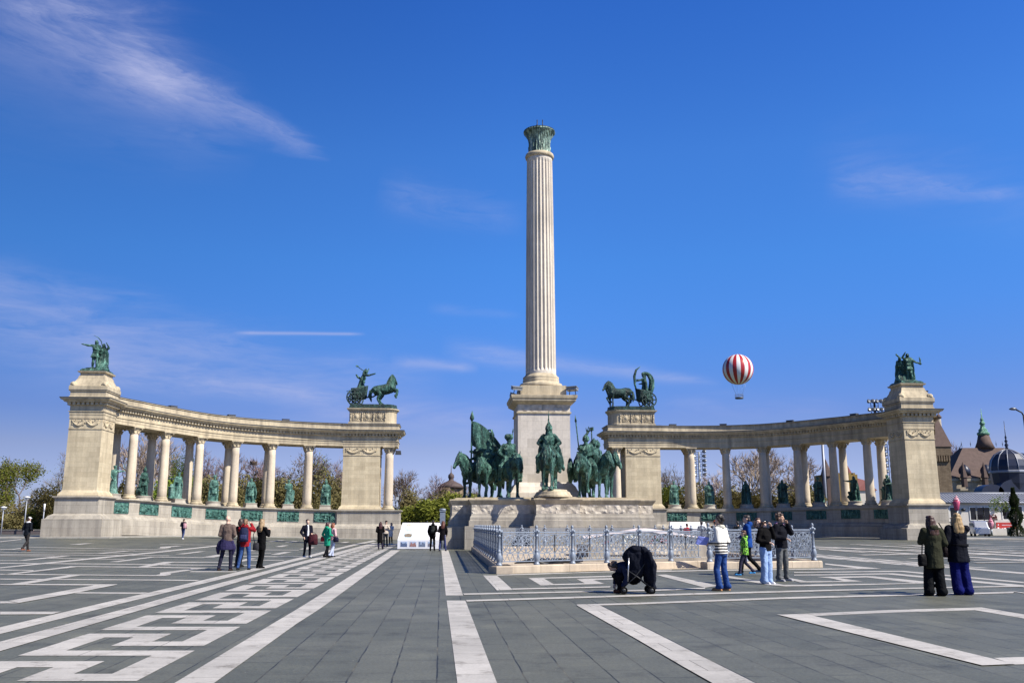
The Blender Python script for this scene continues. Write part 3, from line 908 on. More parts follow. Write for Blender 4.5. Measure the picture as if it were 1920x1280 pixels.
def person(px, fy, height, face, label, top, legs_c, arms=('down', 'down'), legs='stand', hair=(0.05, 0.03, 0.02), hair_len='short', shoes=(0.03, 0.03, 0.03),
           hem=0.86, skin=0, hyaw=0.0, hpitch=0.0, vox=0.014, wide=1.0, leg_w=1.0, top_name='jacket', leg_name='trousers', flare=0.0, topmat=None, hood=None, bell=0.0, girth=1.0, hat=None, skirt=None, collar=None, legmat=None, scarf=None, eyes=False, sleeve=None):
    """face: heading in degrees, 0 looks straight at the camera, 90 looks to the photo's right, 180 walks away"""
    if legs == 'stand' and int(px) % 3: legs = ('contra', 'easy')[int(px) % 3 - 1]
    J = joints(arms, legs)
    cat_label = label
    mb = MB()
    torso_skin(mb)
    hc = Vector((0, -0.01 - 0.02 * hpitch, 1.635))
    P = head_parts(mb, hc, radians(hyaw), radians(hpitch), 1.0)
    for k, s in (('L', 1), ('R', -1)):
        mb.chain([J['sh' + k], J['el' + k], J['wr' + k]], [0.045, 0.038, 0.027], 8)
        d = (J['wr' + k] - J['el' + k]).normalized()
        up = Vector((0, 0, 1)) if abs(d.z) < 0.8 else Vector((s * 1.0, 0.0, 0))
        hand(mb, J['wr' + k], d, up, s, 0.8)
        mb.chain([J['hi' + k], J['kn' + k], J['an' + k]], [0.075, 0.05, 0.036], 8)
        a = J['an' + k]
        mb.cap(a + Vector((0, 0.01, -0.02)), a + Vector((0, -0.13, -0.045)), 0.035, 0.028, 8)
    body = mb.blob('person', SKIN[skin], None, vox, 2)
    tag(body, cat_label, 'person')
    # top
    mb = MB()
    w = wide; q = girth
    secs = [(0, 0.0, hem, 0.185 * w + flare, 0.14 * q + flare * 0.8), (0, 0.0, max(0.98, hem + 0.06), 0.178 * w + flare * 0.4, 0.135 * q), (0, 0.0, 1.12, 0.17 * w, 0.128 * q), (0, -0.005, 1.28, 0.195 * w, 0.138 * q), (0, 0.0, 1.40, 0.185 * w, 0.115 * q), (0, 0.005, 1.465, 0.135, 0.088), (0, 0.01, 1.515, 0.078, 0.074)]
    mb.loft(secs)
    sl = sleeve or 1.0
    for k in 'LR':
        e, wv = J['el' + k], J['wr' + k]
        mb.chain([J['sh' + k] + Vector((0, 0, -0.015)), e, e + (wv - e) * 0.94], [0.076 * sl, 0.064 * sl, 0.05 * sl], 10)
    if hood:
        mb.loft([(0, 0.08, 1.42, 0.10, 0.05), (0, 0.09, 1.47, 0.125, 0.08), (0, 0.085, 1.53, 0.115, 0.085), (0, 0.06, 1.57, 0.09, 0.06)])
    if skirt:
        mb.loft([(0, 0, skirt[0], skirt[1], skirt[1] * 0.8), (0, 0, hem + 0.1, 0.175 * w, 0.135 * q)])
    mb.blob(top_name, topmat or cloth(top), body, vox * 1.15, 2, 0.012, 5.0)
    # legs
    mb = MB()
    mb.loft([(0, 0.0, 0.80, 0.155 * leg_w, 0.12), (0, 0.005, 0.92, 0.168 * w, 0.126), (0, 0.0, 1.04, 0.15 * w, 0.11)])
    for k in 'LR':
        a = J['an' + k]; kn = J['kn' + k]
        mb.chain([J['hi' + k], kn, kn + (a - kn) * 0.94 + Vector((0, 0.005, 0))], [0.096 * leg_w, 0.070 * leg_w + bell * 0.35, 0.056 * leg_w + bell], 10)
        mb.cap(a + Vector((0, 0.03, 0.02)), a + Vector((0, -0.04, 0.0)), 0.056 * leg_w + bell, 0.05 * leg_w + bell * 0.7)
    mb.blob(leg_name, legmat or cloth(legs_c), body, vox * 1.15, 2, 0.008, 6.0)
    for k in 'LR':
        mb = MB()
        a = J['an' + k]
        z0 = a.z - 0.08
        mb.cap(a + Vector((0, 0.025, -0.035)), a + Vector((0, -0.15, -0.047)), 0.046, 0.036, 10)
        mb.cap(a + Vector((0, 0.02, 0.03)), a + Vector((0, 0.01, -0.03)), 0.042, 0.046, 10)
        mb.box(a + Vector((0, -0.06, -0.072)), (0.085, 0.27, 0.02))
        mb.blob('shoe', cloth(shoes, 0.5), body, min(vox, 0.02), 2)
    # hair
    R = Matrix.Rotation(radians(hyaw), 3, 'Z') @ Matrix.Rotation(radians(hpitch), 3, 'X')
    def HP(x, y, z): return hc + R @ Vector((x, y, z))
    e = R.to_euler()
    if hair_len != 'bald':
        mb = MB()
        mb.ell(HP(0, 0.026, 0.052), (0.087, 0.100, 0.085), e)
        mb.ell(HP(0, 0.056, -0.005), (0.078, 0.062, 0.085), e)
        mb.ell(HP(0, -0.035, 0.092), (0.066, 0.05, 0.035), e)
        if hair_len == 'curly':
            rr = random.Random(int(px))
            for i in range(44):
                a, b = rr.uniform(0, 2 * pi), rr.uniform(-0.5, 1.4)
                mb.ell(HP(0.088 * cos(a) * cos(b), 0.035 + 0.09 * sin(a) * cos(b) if sin(a) * cos(b) > -0.35 else 0.02, 0.05 + 0.085 * sin(b)), 0.038, None, 6, 4)
        if hair_len == 'bob':
            mb.loft([(0, 0.045, 1.50, 0.085, 0.055), (0, 0.04, 1.56, 0.105, 0.085), (0, 0.03, 1.66, 0.098, 0.09)])
        if hair_len == 'long':
            mb.loft([(0, 0.095, 1.27, 0.06, 0.025), (0, 0.115, 1.36, 0.115, 0.035), (0, 0.105, 1.46, 0.12, 0.045), (0, 0.07, 1.56, 0.10, 0.06), (0, 0.04, 1.66, 0.092, 0.085)])
            for s in (-1, 1):
                mb.chain([HP(0.075 * s, 0.0, 0.03), HP(0.092 * s, 0.02, -0.1), Vector((0.10 * s, 0.02, 1.42))], [0.03, 0.035, 0.022], 8)
        if hair_len == 'tail':
            mb.chain([HP(0, 0.11, 0.05), HP(0, 0.16, 0.0), HP(0, 0.14, -0.14)], [0.035, 0.035, 0.015], 8)
        if hair_len == 'bun':
            mb.ell(HP(0, 0.08, 0.13), 0.05)
        mb.blob('hair', hairmat(hair), body, vox * 0.9, 1, 0.01, 14.0)
    if hat:
        mb = MB()
        mb.ell(HP(0, 0.01, 0.07), (0.094, 0.108, 0.075), e)
        mb.cap(HP(-0.05, -0.10, 0.06), HP(0.05, -0.10, 0.06), 0.03, 0.03)
        mb.blob('cap', cloth(hat), body, vox, 1)
    if scarf:
        mb = MB()
        for i in range(10):
            a = 2 * pi * i / 10
            mb.cap((0.08 * cos(a), 0.01 + 0.08 * sin(a), 1.49 + 0.02 * sin(3 * a)), (0.08 * cos(a + 0.63), 0.01 + 0.08 * sin(a + 0.63), 1.50), 0.038, 0.038, 8)
        mb.blob('scarf', cloth(scarf), body, vox, 2)
    if eyes:
        for s in (-1, 1):
            mb = MB(); mb.ell(HP(0.031 * s, -0.083, 0.012), (0.013, 0.008, 0.007), e, 8, 6)
            mb.build('eye', EYE, body)
    rs = random.Random(int(px * 3 + fy))
    a_ = rs.choice((-1, 1)) * rs.uniform(0.02, 0.04); b_ = rs.uniform(-0.02, 0.02); c_ = rs.uniform(-0.035, 0.015)
    for o_ in [body] + list(body.children):                       # a standing body is never quite upright: hips out, chest back over the feet
        for v_ in o_.data.vertices:
            z_ = v_.co.z
            v_.co.x += a_ * sin(pi * min(1.0, z_ / 1.75)) + b_ * z_ * 0.6
            v_.co.y += c_ * max(0.0, z_ - 0.9)
    S = height / 1.75
    body.location = ground(px, fy)
    body.scale = (S, S, S)
    body.rotation_euler = (0, 0, radians(face))
    return body

def worldpt(body, p):
    M = Matrix.Translation(body.location) @ body.rotation_euler.to_matrix().to_4x4() @ Matrix.Diagonal((*body.scale, 1))
    return M @ Vector(p)

# ------------------------------------------------------------------ bronze figures
def statue_caps(mb, arms=('down', 'down'), legs='contra', cloak=0.0, robe=0.0, head='helmet', yaw=0.0, armour=True, off=(0, 0, 0), k=1.0, beard=False, rot=0.0, skirt=0.0):
    """adds one sculpted figure (1.75 m scaled by k) at off"""
    M0 = mb.M.copy()
    mb.M = M0 @ Matrix.Translation(off) @ Matrix.Rotation(rot, 4, 'Z') @ Matrix.Scale(k, 4)
    J = joints(arms, legs)
    mb.loft([(0, 0.0, 0.84, 0.16, 0.125), (0, 0, 0.94, 0.175, 0.13), (0, 0, 1.08, 0.155, 0.12), (0, -0.015, 1.28, 0.20, 0.15), (0, 0, 1.42, 0.185, 0.115), (0, 0.01, 1.5, 0.085, 0.075)])
    mb.cap((0, 0.02, 1.46), (0, 0, 1.58), 0.066, 0.06)
    hc = Vector((0, -0.02, 1.645))
    head_parts(mb, hc, yaw, 0, 1.06)
    mb.ell(hc + Vector((0, 0.03, 0.04)), (0.095, 0.11, 0.10))
    if beard: mb.ell(hc + Vector((0, -0.07, -0.11)), (0.06, 0.05, 0.09))
    if head == 'helmet':
        mb.lathe([(0.115, -0.02), (0.118, 0.06), (0.095, 0.15), (0.04, 0.21), (0.02, 0.26), (0.012, 0.33), (0.004, 0.42)], hc + Vector((0, 0.01, 0.0)), 12)
        mb.loft([(0, 0.07, 1.47, 0.10, 0.05), (0, 0.06, 1.60, 0.105, 0.08), (0, 0.04, 1.66, 0.10, 0.09)])
    elif head == 'crown':
        for i in range(7):
            a = 2 * pi * i / 7
            mb.cap(hc + Vector((0.095 * cos(a), 0.015 + 0.105 * sin(a), 0.06)), hc + Vector((0.105 * cos(a), 0.015 + 0.115 * sin(a), 0.155)), 0.022, 0.016, 6)
        mb.lathe([(0.10, 0.04), (0.115, 0.05), (0.12, 0.10), (0.05, 0.13)], hc + Vector((0, 0.015, 0)), 12)
    elif head == 'fur':
        mb.lathe([(0.12, 0.02), (0.135, 0.05), (0.135, 0.11), (0.115, 0.16), (0.05, 0.2)], hc + Vector((0, 0.015, 0)), 12)
        mb.cap(hc + Vector((0.07, -0.1, 0.1)), hc + Vector((0.11, -0.07, 0.40)), 0.022, 0.012, 6)
    elif head == 'hair':
        mb.loft([(0, 0.09, 1.42, 0.10, 0.05), (0, 0.07, 1.55, 0.11, 0.08), (0, 0.04, 1.68, 0.10, 0.10), (0, 0.02, 1.76, 0.06, 0.07)])
    elif head == 'hood':
        mb.loft([(0, 0.06, 1.40, 0.15, 0.08), (0, 0.05, 1.55, 0.13, 0.11), (0, 0.03, 1.70, 0.115, 0.12), (0, 0.02, 1.80, 0.05, 0.06)])
    for kk, s in (('L', 1), ('R', -1)):
        mb.chain([J['sh' + kk], J['el' + kk], J['wr' + kk]], [0.082, 0.066, 0.046], 10)
        d = (J['wr' + kk] - J['el' + kk]).normalized()
        mb.cap(J['wr' + kk], J['wr' + kk] + d * 0.10, 0.045, 0.035, 8)
        if robe <= 0:
            mb.chain([J['hi' + kk], J['kn' + kk], J['an' + kk]], [0.105, 0.078, 0.058], 10)
            a = J['an' + kk]
            mb.cap(a + Vector((0, 0.02, -0.03)), a + Vector((0, -0.16, -0.04)), 0.055, 0.042, 8)
            mb.cap(J['kn' + kk] * 0.4 + a * 0.6, J['kn' + kk] * 0.75 + a * 0.25, 0.078, 0.085, 8)
    if robe > 0:
        mb.loft([(0, 0.02, 0.0, 0.27 * robe, 0.23 * robe), (0, 0.01, 0.3, 0.23 * robe, 0.19 * robe), (0, 0, 0.7, 0.195, 0.155), (0, 0, 1.0, 0.17, 0.13)])
        for i in range(9):
            a = 2 * pi * i / 9 + 0.3
            mb.cap((0.25 * robe * cos(a), 0.02 + 0.21 * robe * sin(a), 0.02), (0.17 * cos(a), 0.13 * sin(a), 0.85), 0.045, 0.025, 6)
    if skirt > 0:
        mb.loft([(0, 0, 0.95 - skirt, 0.235, 0.20), (0, 0, 0.9, 0.185, 0.14), (0, 0, 1.05, 0.16, 0.12)])
        for i in range(12):
            a = 2 * pi * i / 12
            mb.cap((0.225 * cos(a), 0.19 * sin(a), 0.97 - skirt), (0.175 * cos(a), 0.135 * sin(a), 0.93), 0.035, 0.022, 6)
        mb.lathe([(0.17, -0.03), (0.19, 0), (0.17, 0.04)], (0, 0, 1.04), 12)
    if cloak > 0:
        mb.loft([(0, 0.13, cloak * 0.03, 0.34, 0.13), (0, 0.13, 0.5, 0.29, 0.11), (0, 0.10, 1.0, 0.25, 0.09), (0, 0.06, 1.35, 0.235, 0.10), (0, 0.02, 1.47, 0.15, 0.09)])
        for i in range(7):
            x = -0.3 + 0.1 * i
            mb.cap((x, 0.21, 0.05), (x * 0.7, 0.15, 1.2), 0.055, 0.03, 6)
        for s in (-1, 1):
            mb.chain([(0.16 * s, 0.0, 1.46), (0.27 * s, 0.05, 1.15), (0.31 * s, 0.08, 0.6), (0.33 * s, 0.1, 0.06)], [0.07, 0.07, 0.07, 0.06], 8)
    mb.M = M0
    return J

def statue(name, label, cat, group, x, y, z, rz, k, mat, extras=None, vox=0.035, plinth=True, **kw):
    t = thing(name, (x, y, z), label, cat, group)
    ph = 0.0
    if plinth:
        m = MB()
        ph = 0.46
        m.lathe([(0.78, 0), (0.78, 0.07), (0.72, 0.1), (0.68, 0.34), (0.74, 0.40), (0.74, 0.44), (0.6, 0.46)], (0, 0, 0), 4 if kw.get('sq') else 20, not kw.get('sq'))
        o = m.build('plinth', S_PALE); o.parent = t
        if kw.get('sq'): o.rotation_euler = (0, 0, rz + pi / 4); o.scale = (1.12, 1.12, 1)
    kw.pop('sq', None)
    mb = MB()
    mb.M = Matrix.Translation((0, 0, ph)) @ Matrix.Rotation(rz, 4, 'Z') @ Matrix.Scale(k, 4)
    mb.loft([(0, 0.02, -0.02, 0.38, 0.34), (0, 0.02, 0.05, 0.36, 0.32)], 16)
    J = statue_caps(mb, **kw)
    if extras:
        extras(mb, J)
    o = mb.blob('figure', mat, None, vox, 2, 0.02, 4.0)
    o.parent = t
    return t

def ex_sword(mb, J):
    w = J['wrR']; mb.cap(w + Vector((0, -0.05, 0.12)), w + Vector((0.02, -0.08, -0.85)), 0.022, 0.012, 6); mb.cap(w + Vector((-0.1, -0.05, 0.02)), w + Vector((0.1, -0.05, 0.02)), 0.02, 0.02, 6)
def ex_shield(mb, J):
    mb.M = mb.M
    mb.loftx([(0.02, -0.2, 0.5, 0.04, 0.1), (0.16, -0.22, 0.55, 0.06, 0.42), (0.3, -0.2, 0.6, 0.06, 0.46), (0.42, -0.16, 0.62, 0.04, 0.4)])
def ex_cross(mb, J):
    w = J['wrL']
    mb.cap(w + Vector((0, 0, -0.1)), w + Vector((0.06, -0.02, 0.55)), 0.022, 0.022, 6)
    mb.cap(w + Vector((-0.10, -0.02, 0.40)), w + Vector((0.2, -0.02, 0.40)), 0.022, 0.022, 6); mb.cap(w + Vector((-0.06, -0.02, 0.28)), w + Vector((0.16, -0.02, 0.28)), 0.022, 0.022, 6)
def ex_throne(mb, J):
    mb.box((-0.42, 0.12, 0.38), (0.28, 0.34, 0.76)); mb.box((-0.42, 0.12, 0.78), (0.36, 0.42, 0.07)); mb.ell((-0.42, 0.08, 0.9), (0.13, 0.13, 0.1))
    mb.box((-0.42, 0.12, 0.05), (0.38, 0.44, 0.1))
def ex_staff(mb, J):
    w = J['wrR']; mb.cap((w.x - 0.05, w.y - 0.03, 0.02), (w.x - 0.03, w.y - 0.03, 1.55), 0.022, 0.018, 6)
def ex_captive(mb, J):
    mb.ell((-0.36, 0.05, 0.28), (0.16, 0.2, 0.28)); mb.ell((-0.40, -0.06, 0.6), (0.09, 0.1, 0.12)); mb.chain([(-0.28, -0.05, 0.45), (-0.44, -0.2, 0.3), (-0.3, -0.28, 0.2)], [0.07, 0.06, 0.05], 8)
def ex_drape(mb, J):
    mb.chain([(0.17, -0.08, 1.42), (-0.1, -0.17, 1.1), (-0.22, -0.1, 0.85)], [0.06, 0.07, 0.06], 8)
    mb.chain([J['elL'], (0.34, -0.05, 0.8), (0.36, 0.02, 0.35)], [0.08, 0.09, 0.06], 8)

stL = 'bronze rulers standing between the left colonnade columns'
stR = 'bronze rulers standing between the right colonnade columns'
sp_ = CL['statues']   # index 0 nearest the inner pylon
LST = [
    dict(label='pale bronze knight statue in long cloak, last bay beside the left inner pylon', arms=('hip', 'relax'), legs='contra', cloak=1.0, head='helmet', skirt=0.35, extras=ex_sword),
    dict(label='pale bronze robed statue resting one hand on a large shield', arms=('carry', 'bent'), robe=1.0, head='crown', extras=ex_shield),
    dict(label='pale bronze statue with folded arms and cloak spreading to the ground', arms=('cross', 'cross'), legs='contra', cloak=1.3, head='hair', beard=True, skirt=0.45, extras=ex_drape),
    dict(label='pale bronze statue of a ruler in an open cloak, middle bay of the left colonnade', arms=('bent', 'pocket'), legs='wide', cloak=1.0, head='fur', skirt=0.4, beard=True, extras=ex_sword),
    dict(label='pale bronze robed statue leaning on a draped pedestal', arms=('relax', 'bent'), robe=1.1, head='crown', cloak=0.5, beard=True, extras=ex_throne),
    dict(label='green bronze knight statue in short tunic with a crouching captive at its foot', arms=('relax', 'bent'), legs='contra', head='helmet', cloak=0.8, skirt=0.3, extras=ex_captive),
    dict(label='pale bronze robed statue raising a double cross beside the left outer pylon', arms=('out', 'pocket'), robe=1.15, head='crown', beard=True, extras=ex_cross),
]
for k, ((x, y, z, rz), d) in enumerate(zip(sp_, LST)):
    lab = d.pop('label')
    statue('ruler_statue', lab, 'statue', stL, x, y, z, -rz if False else rz * 1.0, 1.42, BRL if k not in (5,) else BR, vox=0.04, sq=(k in (0, 1, 2, 4)), **d)
RST = [
    dict(label='green bronze statue with a tall staff, first bay beside the right inner pylon', arms=('hip', 'relax'), legs='contra', cloak=1.0, head='crown', skirt=0.4, extras=ex_staff),
    dict(label='green bronze statue striding with cloak thrown back, between grey lamp mast and column', arms=('cross', 'hip'), legs='wide', cloak=0.9, head='hair', skirt=0.3, extras=ex_sword),
    dict(label='dark bronze statue wrapped in a closed cloak in front of bare white branches', arms=('bent', 'bent'), robe=1.0, cloak=1.2, head='hood'),
    dict(label='dark bronze broad statue with elbow out, middle bay of the right colonnade', arms=('hip', 'hip'), legs='wide', cloak=0.6, head='hair', skirt=0.55),
    dict(label='dark bronze statue with bent leg beside the leaning grey flagpole', arms=('bent', 'hip'), legs='contra', cloak=0.7, head='fur', skirt=0.4, extras=ex_sword),
    dict(label='dark bronze statue reaching one arm sideways between two dark columns', arms=('carry', 'out'), legs='contra', cloak=1.1, head='hair', skirt=0.35, extras=ex_captive),
    dict(label='dark bronze statue half hidden beside the right outer pylon', arms=('bent', 'hip'), robe=1.0, head='hair', cloak=0.6, extras=ex_throne),
]
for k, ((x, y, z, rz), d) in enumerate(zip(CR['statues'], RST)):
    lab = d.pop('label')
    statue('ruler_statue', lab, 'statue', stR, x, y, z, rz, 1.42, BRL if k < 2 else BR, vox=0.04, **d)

# ------------------------------------------------------------------ horses
def horse_caps(mb, fl=(0, 0), hl=(0, 0), neck=(0.42, 0.62), head=0.0, hyaw=0.0, pitch=0.0, mane=1.0, tail=0.0, k=1.0):
    """faces +x, withers at 1.6. fl / hl: raise of the two front / hind legs 0..1"""
    M0 = mb.M.copy()
    mb.M = M0 @ Matrix.Scale(k, 4) @ Matrix.Translation((-0.55, 0, 1.0)) @ Matrix.Rotation(-pitch, 4, 'Y') @ Matrix.Translation((0.55, 0, -1.0))
    mb.loftx([(-1.00, 0, 1.30, 0.06, 0.08), (-0.95, 0, 1.28, 0.18, 0.24), (-0.78, 0, 1.27, 0.28, 0.34), (-0.5, 0, 1.25, 0.31, 0.36), (-0.15, 0, 1.19, 0.32, 0.36), (0.2, 0, 1.18, 0.31, 0.37), (0.5, 0, 1.22, 0.29, 0.39), (0.7, 0, 1.24, 0.23, 0.34), (0.82, 0, 1.24, 0.13, 0.2), (0.86, 0, 1.24, 0.05, 0.08)])
    nb = Vector((0.55, 0, 1.42)); poll = nb + Vector((neck[0], 0, neck[1]))
    my = sin(hyaw) * 0.30
    mid = nb * 0.45 + poll * 0.55 + Vector((0.05, my * 0.4, 0.05)); poll = poll + Vector((-abs(my) * 0.3, my, 0))
    mb.chain([nb + Vector((-0.06, 0, -0.14)), mid + Vector((0, 0, -0.06)), poll], [0.31, 0.205, 0.125], 12)
    mb.chain([nb + Vector((0.1, 0, -0.25)), mid + Vector((0.09, 0, -0.16)), poll + Vector((0.06, 0, -0.08))], [0.24, 0.15, 0.1], 12)
    hd = Vector((cos(hyaw) * cos(head - 0.95), sin(hyaw) * cos(head - 0.95), sin(head - 0.95)))
    mb.chain([poll, poll + hd * 0.25, poll + hd * 0.50, poll + hd * 0.60], [0.135, 0.125, 0.085, 0.078], 12)
    mb.cap(poll + hd * 0.12 + Vector((0, 0, -0.08)), poll + hd * 0.28 + Vector((0, 0, -0.05)), 0.10, 0.07, 10)
    sd = Vector((-sin(hyaw), cos(hyaw), 0))
    for s in (-1, 1):
        mb.cap(poll + sd * 0.07 * s + Vector((-0.02, 0, 0.08)), poll + sd * 0.085 * s + Vector((0.02, 0, 0.24)), 0.045, 0.012, 6)
    if mane:
        for i in range(11):
            t = i / 10
            p = (nb + Vector((-0.12, 0, 0.14))) * (1 - t) + (poll + Vector((-0.07, 0, 0.07))) * t
            p = p + Vector((-0.05 * sin(pi * t), my * 0.3 * sin(pi * t), 0.07 * sin(pi * t)))
            mb.cap(p, p + Vector((-0.10 * mane, 0.14 * (1 if i % 2 else -1), -0.16 - 0.1 * sin(pi * t))), 0.08, 0.05, 6)
    for s, q in ((1, fl[0]), (-1, fl[1])):
        y = 0.17 * s
        if q <= 0:
            off = q
            pts = [(0.58, y, 1.15), (0.60, y, 0.86), (0.60 + off * 0.25, y, 0.55), (0.60 + off * 0.45, y, 0.18), (0.62 + off * 0.5, y, 0.05)]
        else:
            pts = [(0.60, y, 1.15), (0.70 + 0.05 * q, y, 0.9), (0.74 + 0.28 * q, y, 0.68 + 0.22 * q), (0.72 + 0.12 * q, y, 0.36 + 0.22 * q), (0.62 + 0.06 * q, y, 0.26 + 0.22 * q)]
        mb.chain(pts[:4], [0.17, 0.105, 0.07, 0.055], 10)
        mb.cap(pts[3], pts[4], 0.06, 0.075, 8)
        mb.ell(pts[2], 0.075)
        p4 = Vector(pts[4]); mb.cap(p4 + Vector((0.0, 0, 0.0)), p4 + Vector((0.05, 0, -0.03)), 0.078, 0.085, 8)
    for s, q in ((1, hl[0]), (-1, hl[1])):
        y = 0.18 * s
        pts = [(-0.70, y, 1.22), (-0.52 + 0.22 * q, y, 0.86), (-0.86 + 0.3 * q, y, 0.54), (-0.78 + 0.28 * q, y, 0.16), (-0.72 + 0.28 * q, y, 0.05)]
        mb.chain(pts[:4], [0.26, 0.155, 0.082, 0.06], 10)
        mb.cap(pts[3], pts[4], 0.062, 0.08, 8)
        p4 = Vector(pts[4]); mb.cap(p4, p4 + Vector((0.05, 0, -0.03)), 0.08, 0.088, 8)
    t = tail
    mb.chain([(-0.95, 0, 1.42), (-1.12 - 0.15 * t, 0, 1.22 + 0.15 * t), (-1.18 - 0.35 * t, 0.03, 0.8 + 0.3 * t), (-1.12 - 0.5 * t, 0.05, 0.45 + 0.35 * t)], [0.08, 0.10, 0.12, 0.05], 8)
    P = mb.M.copy()
    mb.M = M0
    return poll, hd

def rider_caps(mb, k, arms, head, cloak=1.0, lean=0.0, yaw=0.0, feather=False):
    """a rider astride the horse just added (horse frame, faces +x)"""
    M0 = mb.M.copy()
    mb.M = M0 @ Matrix.Scale(k, 4) @ Matrix.Translation((-0.08, 0, 0.52)) @ Matrix.Rotation(pi / 2, 4, 'Z') @ Matrix.Scale(1.12, 4)
    J = joints(arms, 'stand')
    mb.loft([(0, 0.0, 0.86, 0.20, 0.17), (0, 0, 0.98, 0.19, 0.15), (0, 0, 1.10, 0.17, 0.13), (0, -0.015, 1.28, 0.21, 0.155), (0, 0, 1.42, 0.20, 0.125), (0, 0.01, 1.5, 0.09, 0.08)])
    mb.cap((0, 0.02, 1.46), (0, 0, 1.58), 0.07, 0.065)
    hc = Vector((0, -0.02, 1.65))
    head_parts(mb, hc, yaw, 0, 1.12)
    mb.ell(hc + Vector((0, 0.02, 0.03)), (0.10, 0.115, 0.105))
    mb.ell(hc + Vector((0, -0.06, -0.11)), (0.065, 0.05, 0.10))
    if head == 'spike':
        mb.lathe([(0.125, -0.01), (0.13, 0.05), (0.11, 0.14), (0.06, 0.23), (0.03, 0.3), (0.03, 0.36), (0.02, 0.5), (0.006, 0.68)], hc, 12)
        mb.loft([(0, 0.06, 1.42, 0.15, 0.09), (0, 0.06, 1.55, 0.13, 0.09), (0, 0.04, 1.68, 0.11, 0.10)])
    elif head == 'fur':
        mb.lathe([(0.12, 0.02), (0.155, 0.05), (0.165, 0.10), (0.15, 0.17), (0.13, 0.2), (0.05, 0.22)], hc + Vector((0, 0.01, 0)), 12)
        mb.cap(hc + Vector((0.11, -0.08, 0.12)), hc + Vector((0.13, -0.06, 0.3)), 0.018, 0.014, 6)
        mb.cap(hc + Vector((0.13, -0.06, 0.3)), hc + Vector((0.15, -0.05, 0.48)), 0.035, 0.008, 6)
    elif head == 'wing':
        mb.lathe([(0.125, -0.01), (0.13, 0.05), (0.11, 0.14), (0.05, 0.22), (0.01, 0.26)], hc, 12)
        for a in (-0.25, 0.0, 0.25):
            mb.cap(hc + Vector((0.04, 0.02, 0.2)), hc + Vector((0.12 + a * 0.4, -0.02, 0.46 + 0.05 * cos(a * 6))), 0.03, 0.02, 6)
    else:
        mb.lathe([(0.125, -0.01), (0.13, 0.05), (0.11, 0.14), (0.05, 0.22), (0.012, 0.3)], hc, 12)
    for kk, s in (('L', 1), ('R', -1)):
        mb.chain([J['sh' + kk], J['el' + kk], J['wr' + kk]], [0.09, 0.072, 0.05], 10)
        d = (J['wr' + kk] - J['el' + kk]).normalized()
        mb.cap(J['wr' + kk], J['wr' + kk] + d * 0.10, 0.052, 0.04, 8)
        mb.chain([(0.13 * s, 0, 0.9), (0.36 * s, -0.24, 0.66), (0.38 * s, -0.10, 0.22)], [0.13, 0.10, 0.07], 10)
        mb.cap((0.38 * s, -0.08, 0.18), (0.40 * s, -0.26, 0.15), 0.065, 0.05, 8)
    if cloak:
        c = cloak
        mb.loft([(0, 0.42, 0.28, 0.46 * c, 0.2), (0, 0.36, 0.6, 0.44 * c, 0.2), (0, 0.24, 0.95, 0.37 * c, 0.17), (0, 0.10, 1.3, 0.29, 0.15), (0, 0.02, 1.47, 0.19, 0.12), (0, 0.0, 1.53, 0.10, 0.09)])
        for i in range(8):
            x = (-0.42 + 0.12 * i) * c
            mb.cap((x, 0.5, 0.28), (x * 0.6, 0.18, 1.25), 0.06, 0.03, 6)
    mb.M = M0
    return J

def rider_group(name, label, u, v, z, face, k, mat, hk, rk, extra=None, vox=0.05, grp=None):
    """face: heading of the horse in degrees; 0 looks at the camera, 90 to the photo's right"""
    x, y = ax(u, v)
    t = thing(name, (x, y, z), label, 'equestrian statue', grp)
    rz = radians(face - 90)
    mb = MB(); mb.M = Matrix.Rotation(rz, 4, 'Z')
    poll, hd = horse_caps(mb, k=k, **hk)
    # breast strap, reins and saddle cloth
    q = Matrix.Scale(k, 4)
    mbs = MB(); mbs.M = Matrix.Rotation(rz, 4, 'Z') @ q
    for s in (-1, 1):
        mbs.tube([poll + hd * 0.5 + Vector((0, 0.09 * s, -0.02)), Vector((0.5, 0.16 * s, 1.75)), Vector((0.15, 0.12 * s, 1.72))], 0.018, 5)
        mbs.tube([poll + Vector((0.02, 0.14 * s, 0)), poll + hd * 0.5 + Vector((0, 0.10 * s, 0))], 0.022, 5)
    mbs.tube([(0.62, 0.30 * sin(a), 1.24 + 0.36 * cos(a)) if False else (0.70 - 0.25 * (1 - cos(a)) * 0, 0.31 * sin(a), 1.25 + 0.12 * cos(a)) for a in (-1.6, -0.9, 0, 0.9, 1.6)], 0.03, 5)
    cl = MB(); cl.M = mbs.M
    cl.loftx([(-0.62, 0, 1.22, 0.335, 0.38), (-0.6, 0, 1.21, 0.345, 0.40), (-0.2, 0, 1.12, 0.36, 0.47), (0.2, 0, 1.14, 0.345, 0.44), (0.22, 0, 1.15, 0.33, 0.41)])
    o = mb.blob('horse', mat, None, vox * 0.8, 2, 0.03, 3.5); o.parent = t
    o2 = mbs.build('bridle', mat); o2.parent = o
    o3 = cl.blob('saddle_cloth', mat, None, vox, 1, 0.03, 4.0); o3.parent = o
    mb = MB(); mb.M = Matrix.Rotation(rz, 4, 'Z')
    J = rider_caps(mb, k, **rk)
    o = mb.blob('rider', mat, None, vox * 0.62, 2, 0.028, 6.0); o.parent = t
    if extra:
        m = MB(); m.M = Matrix.Rotation(rz, 4, 'Z') @ Matrix.Scale(k, 4) @ Matrix.Translation((-0.08, 0, 0.52)) @ Matrix.Rotation(pi / 2, 4, 'Z') @ Matrix.Scale(1.12, 4)
        nm = extra(m, J)
        o = m.build(nm, mat); o.parent = t
    return t
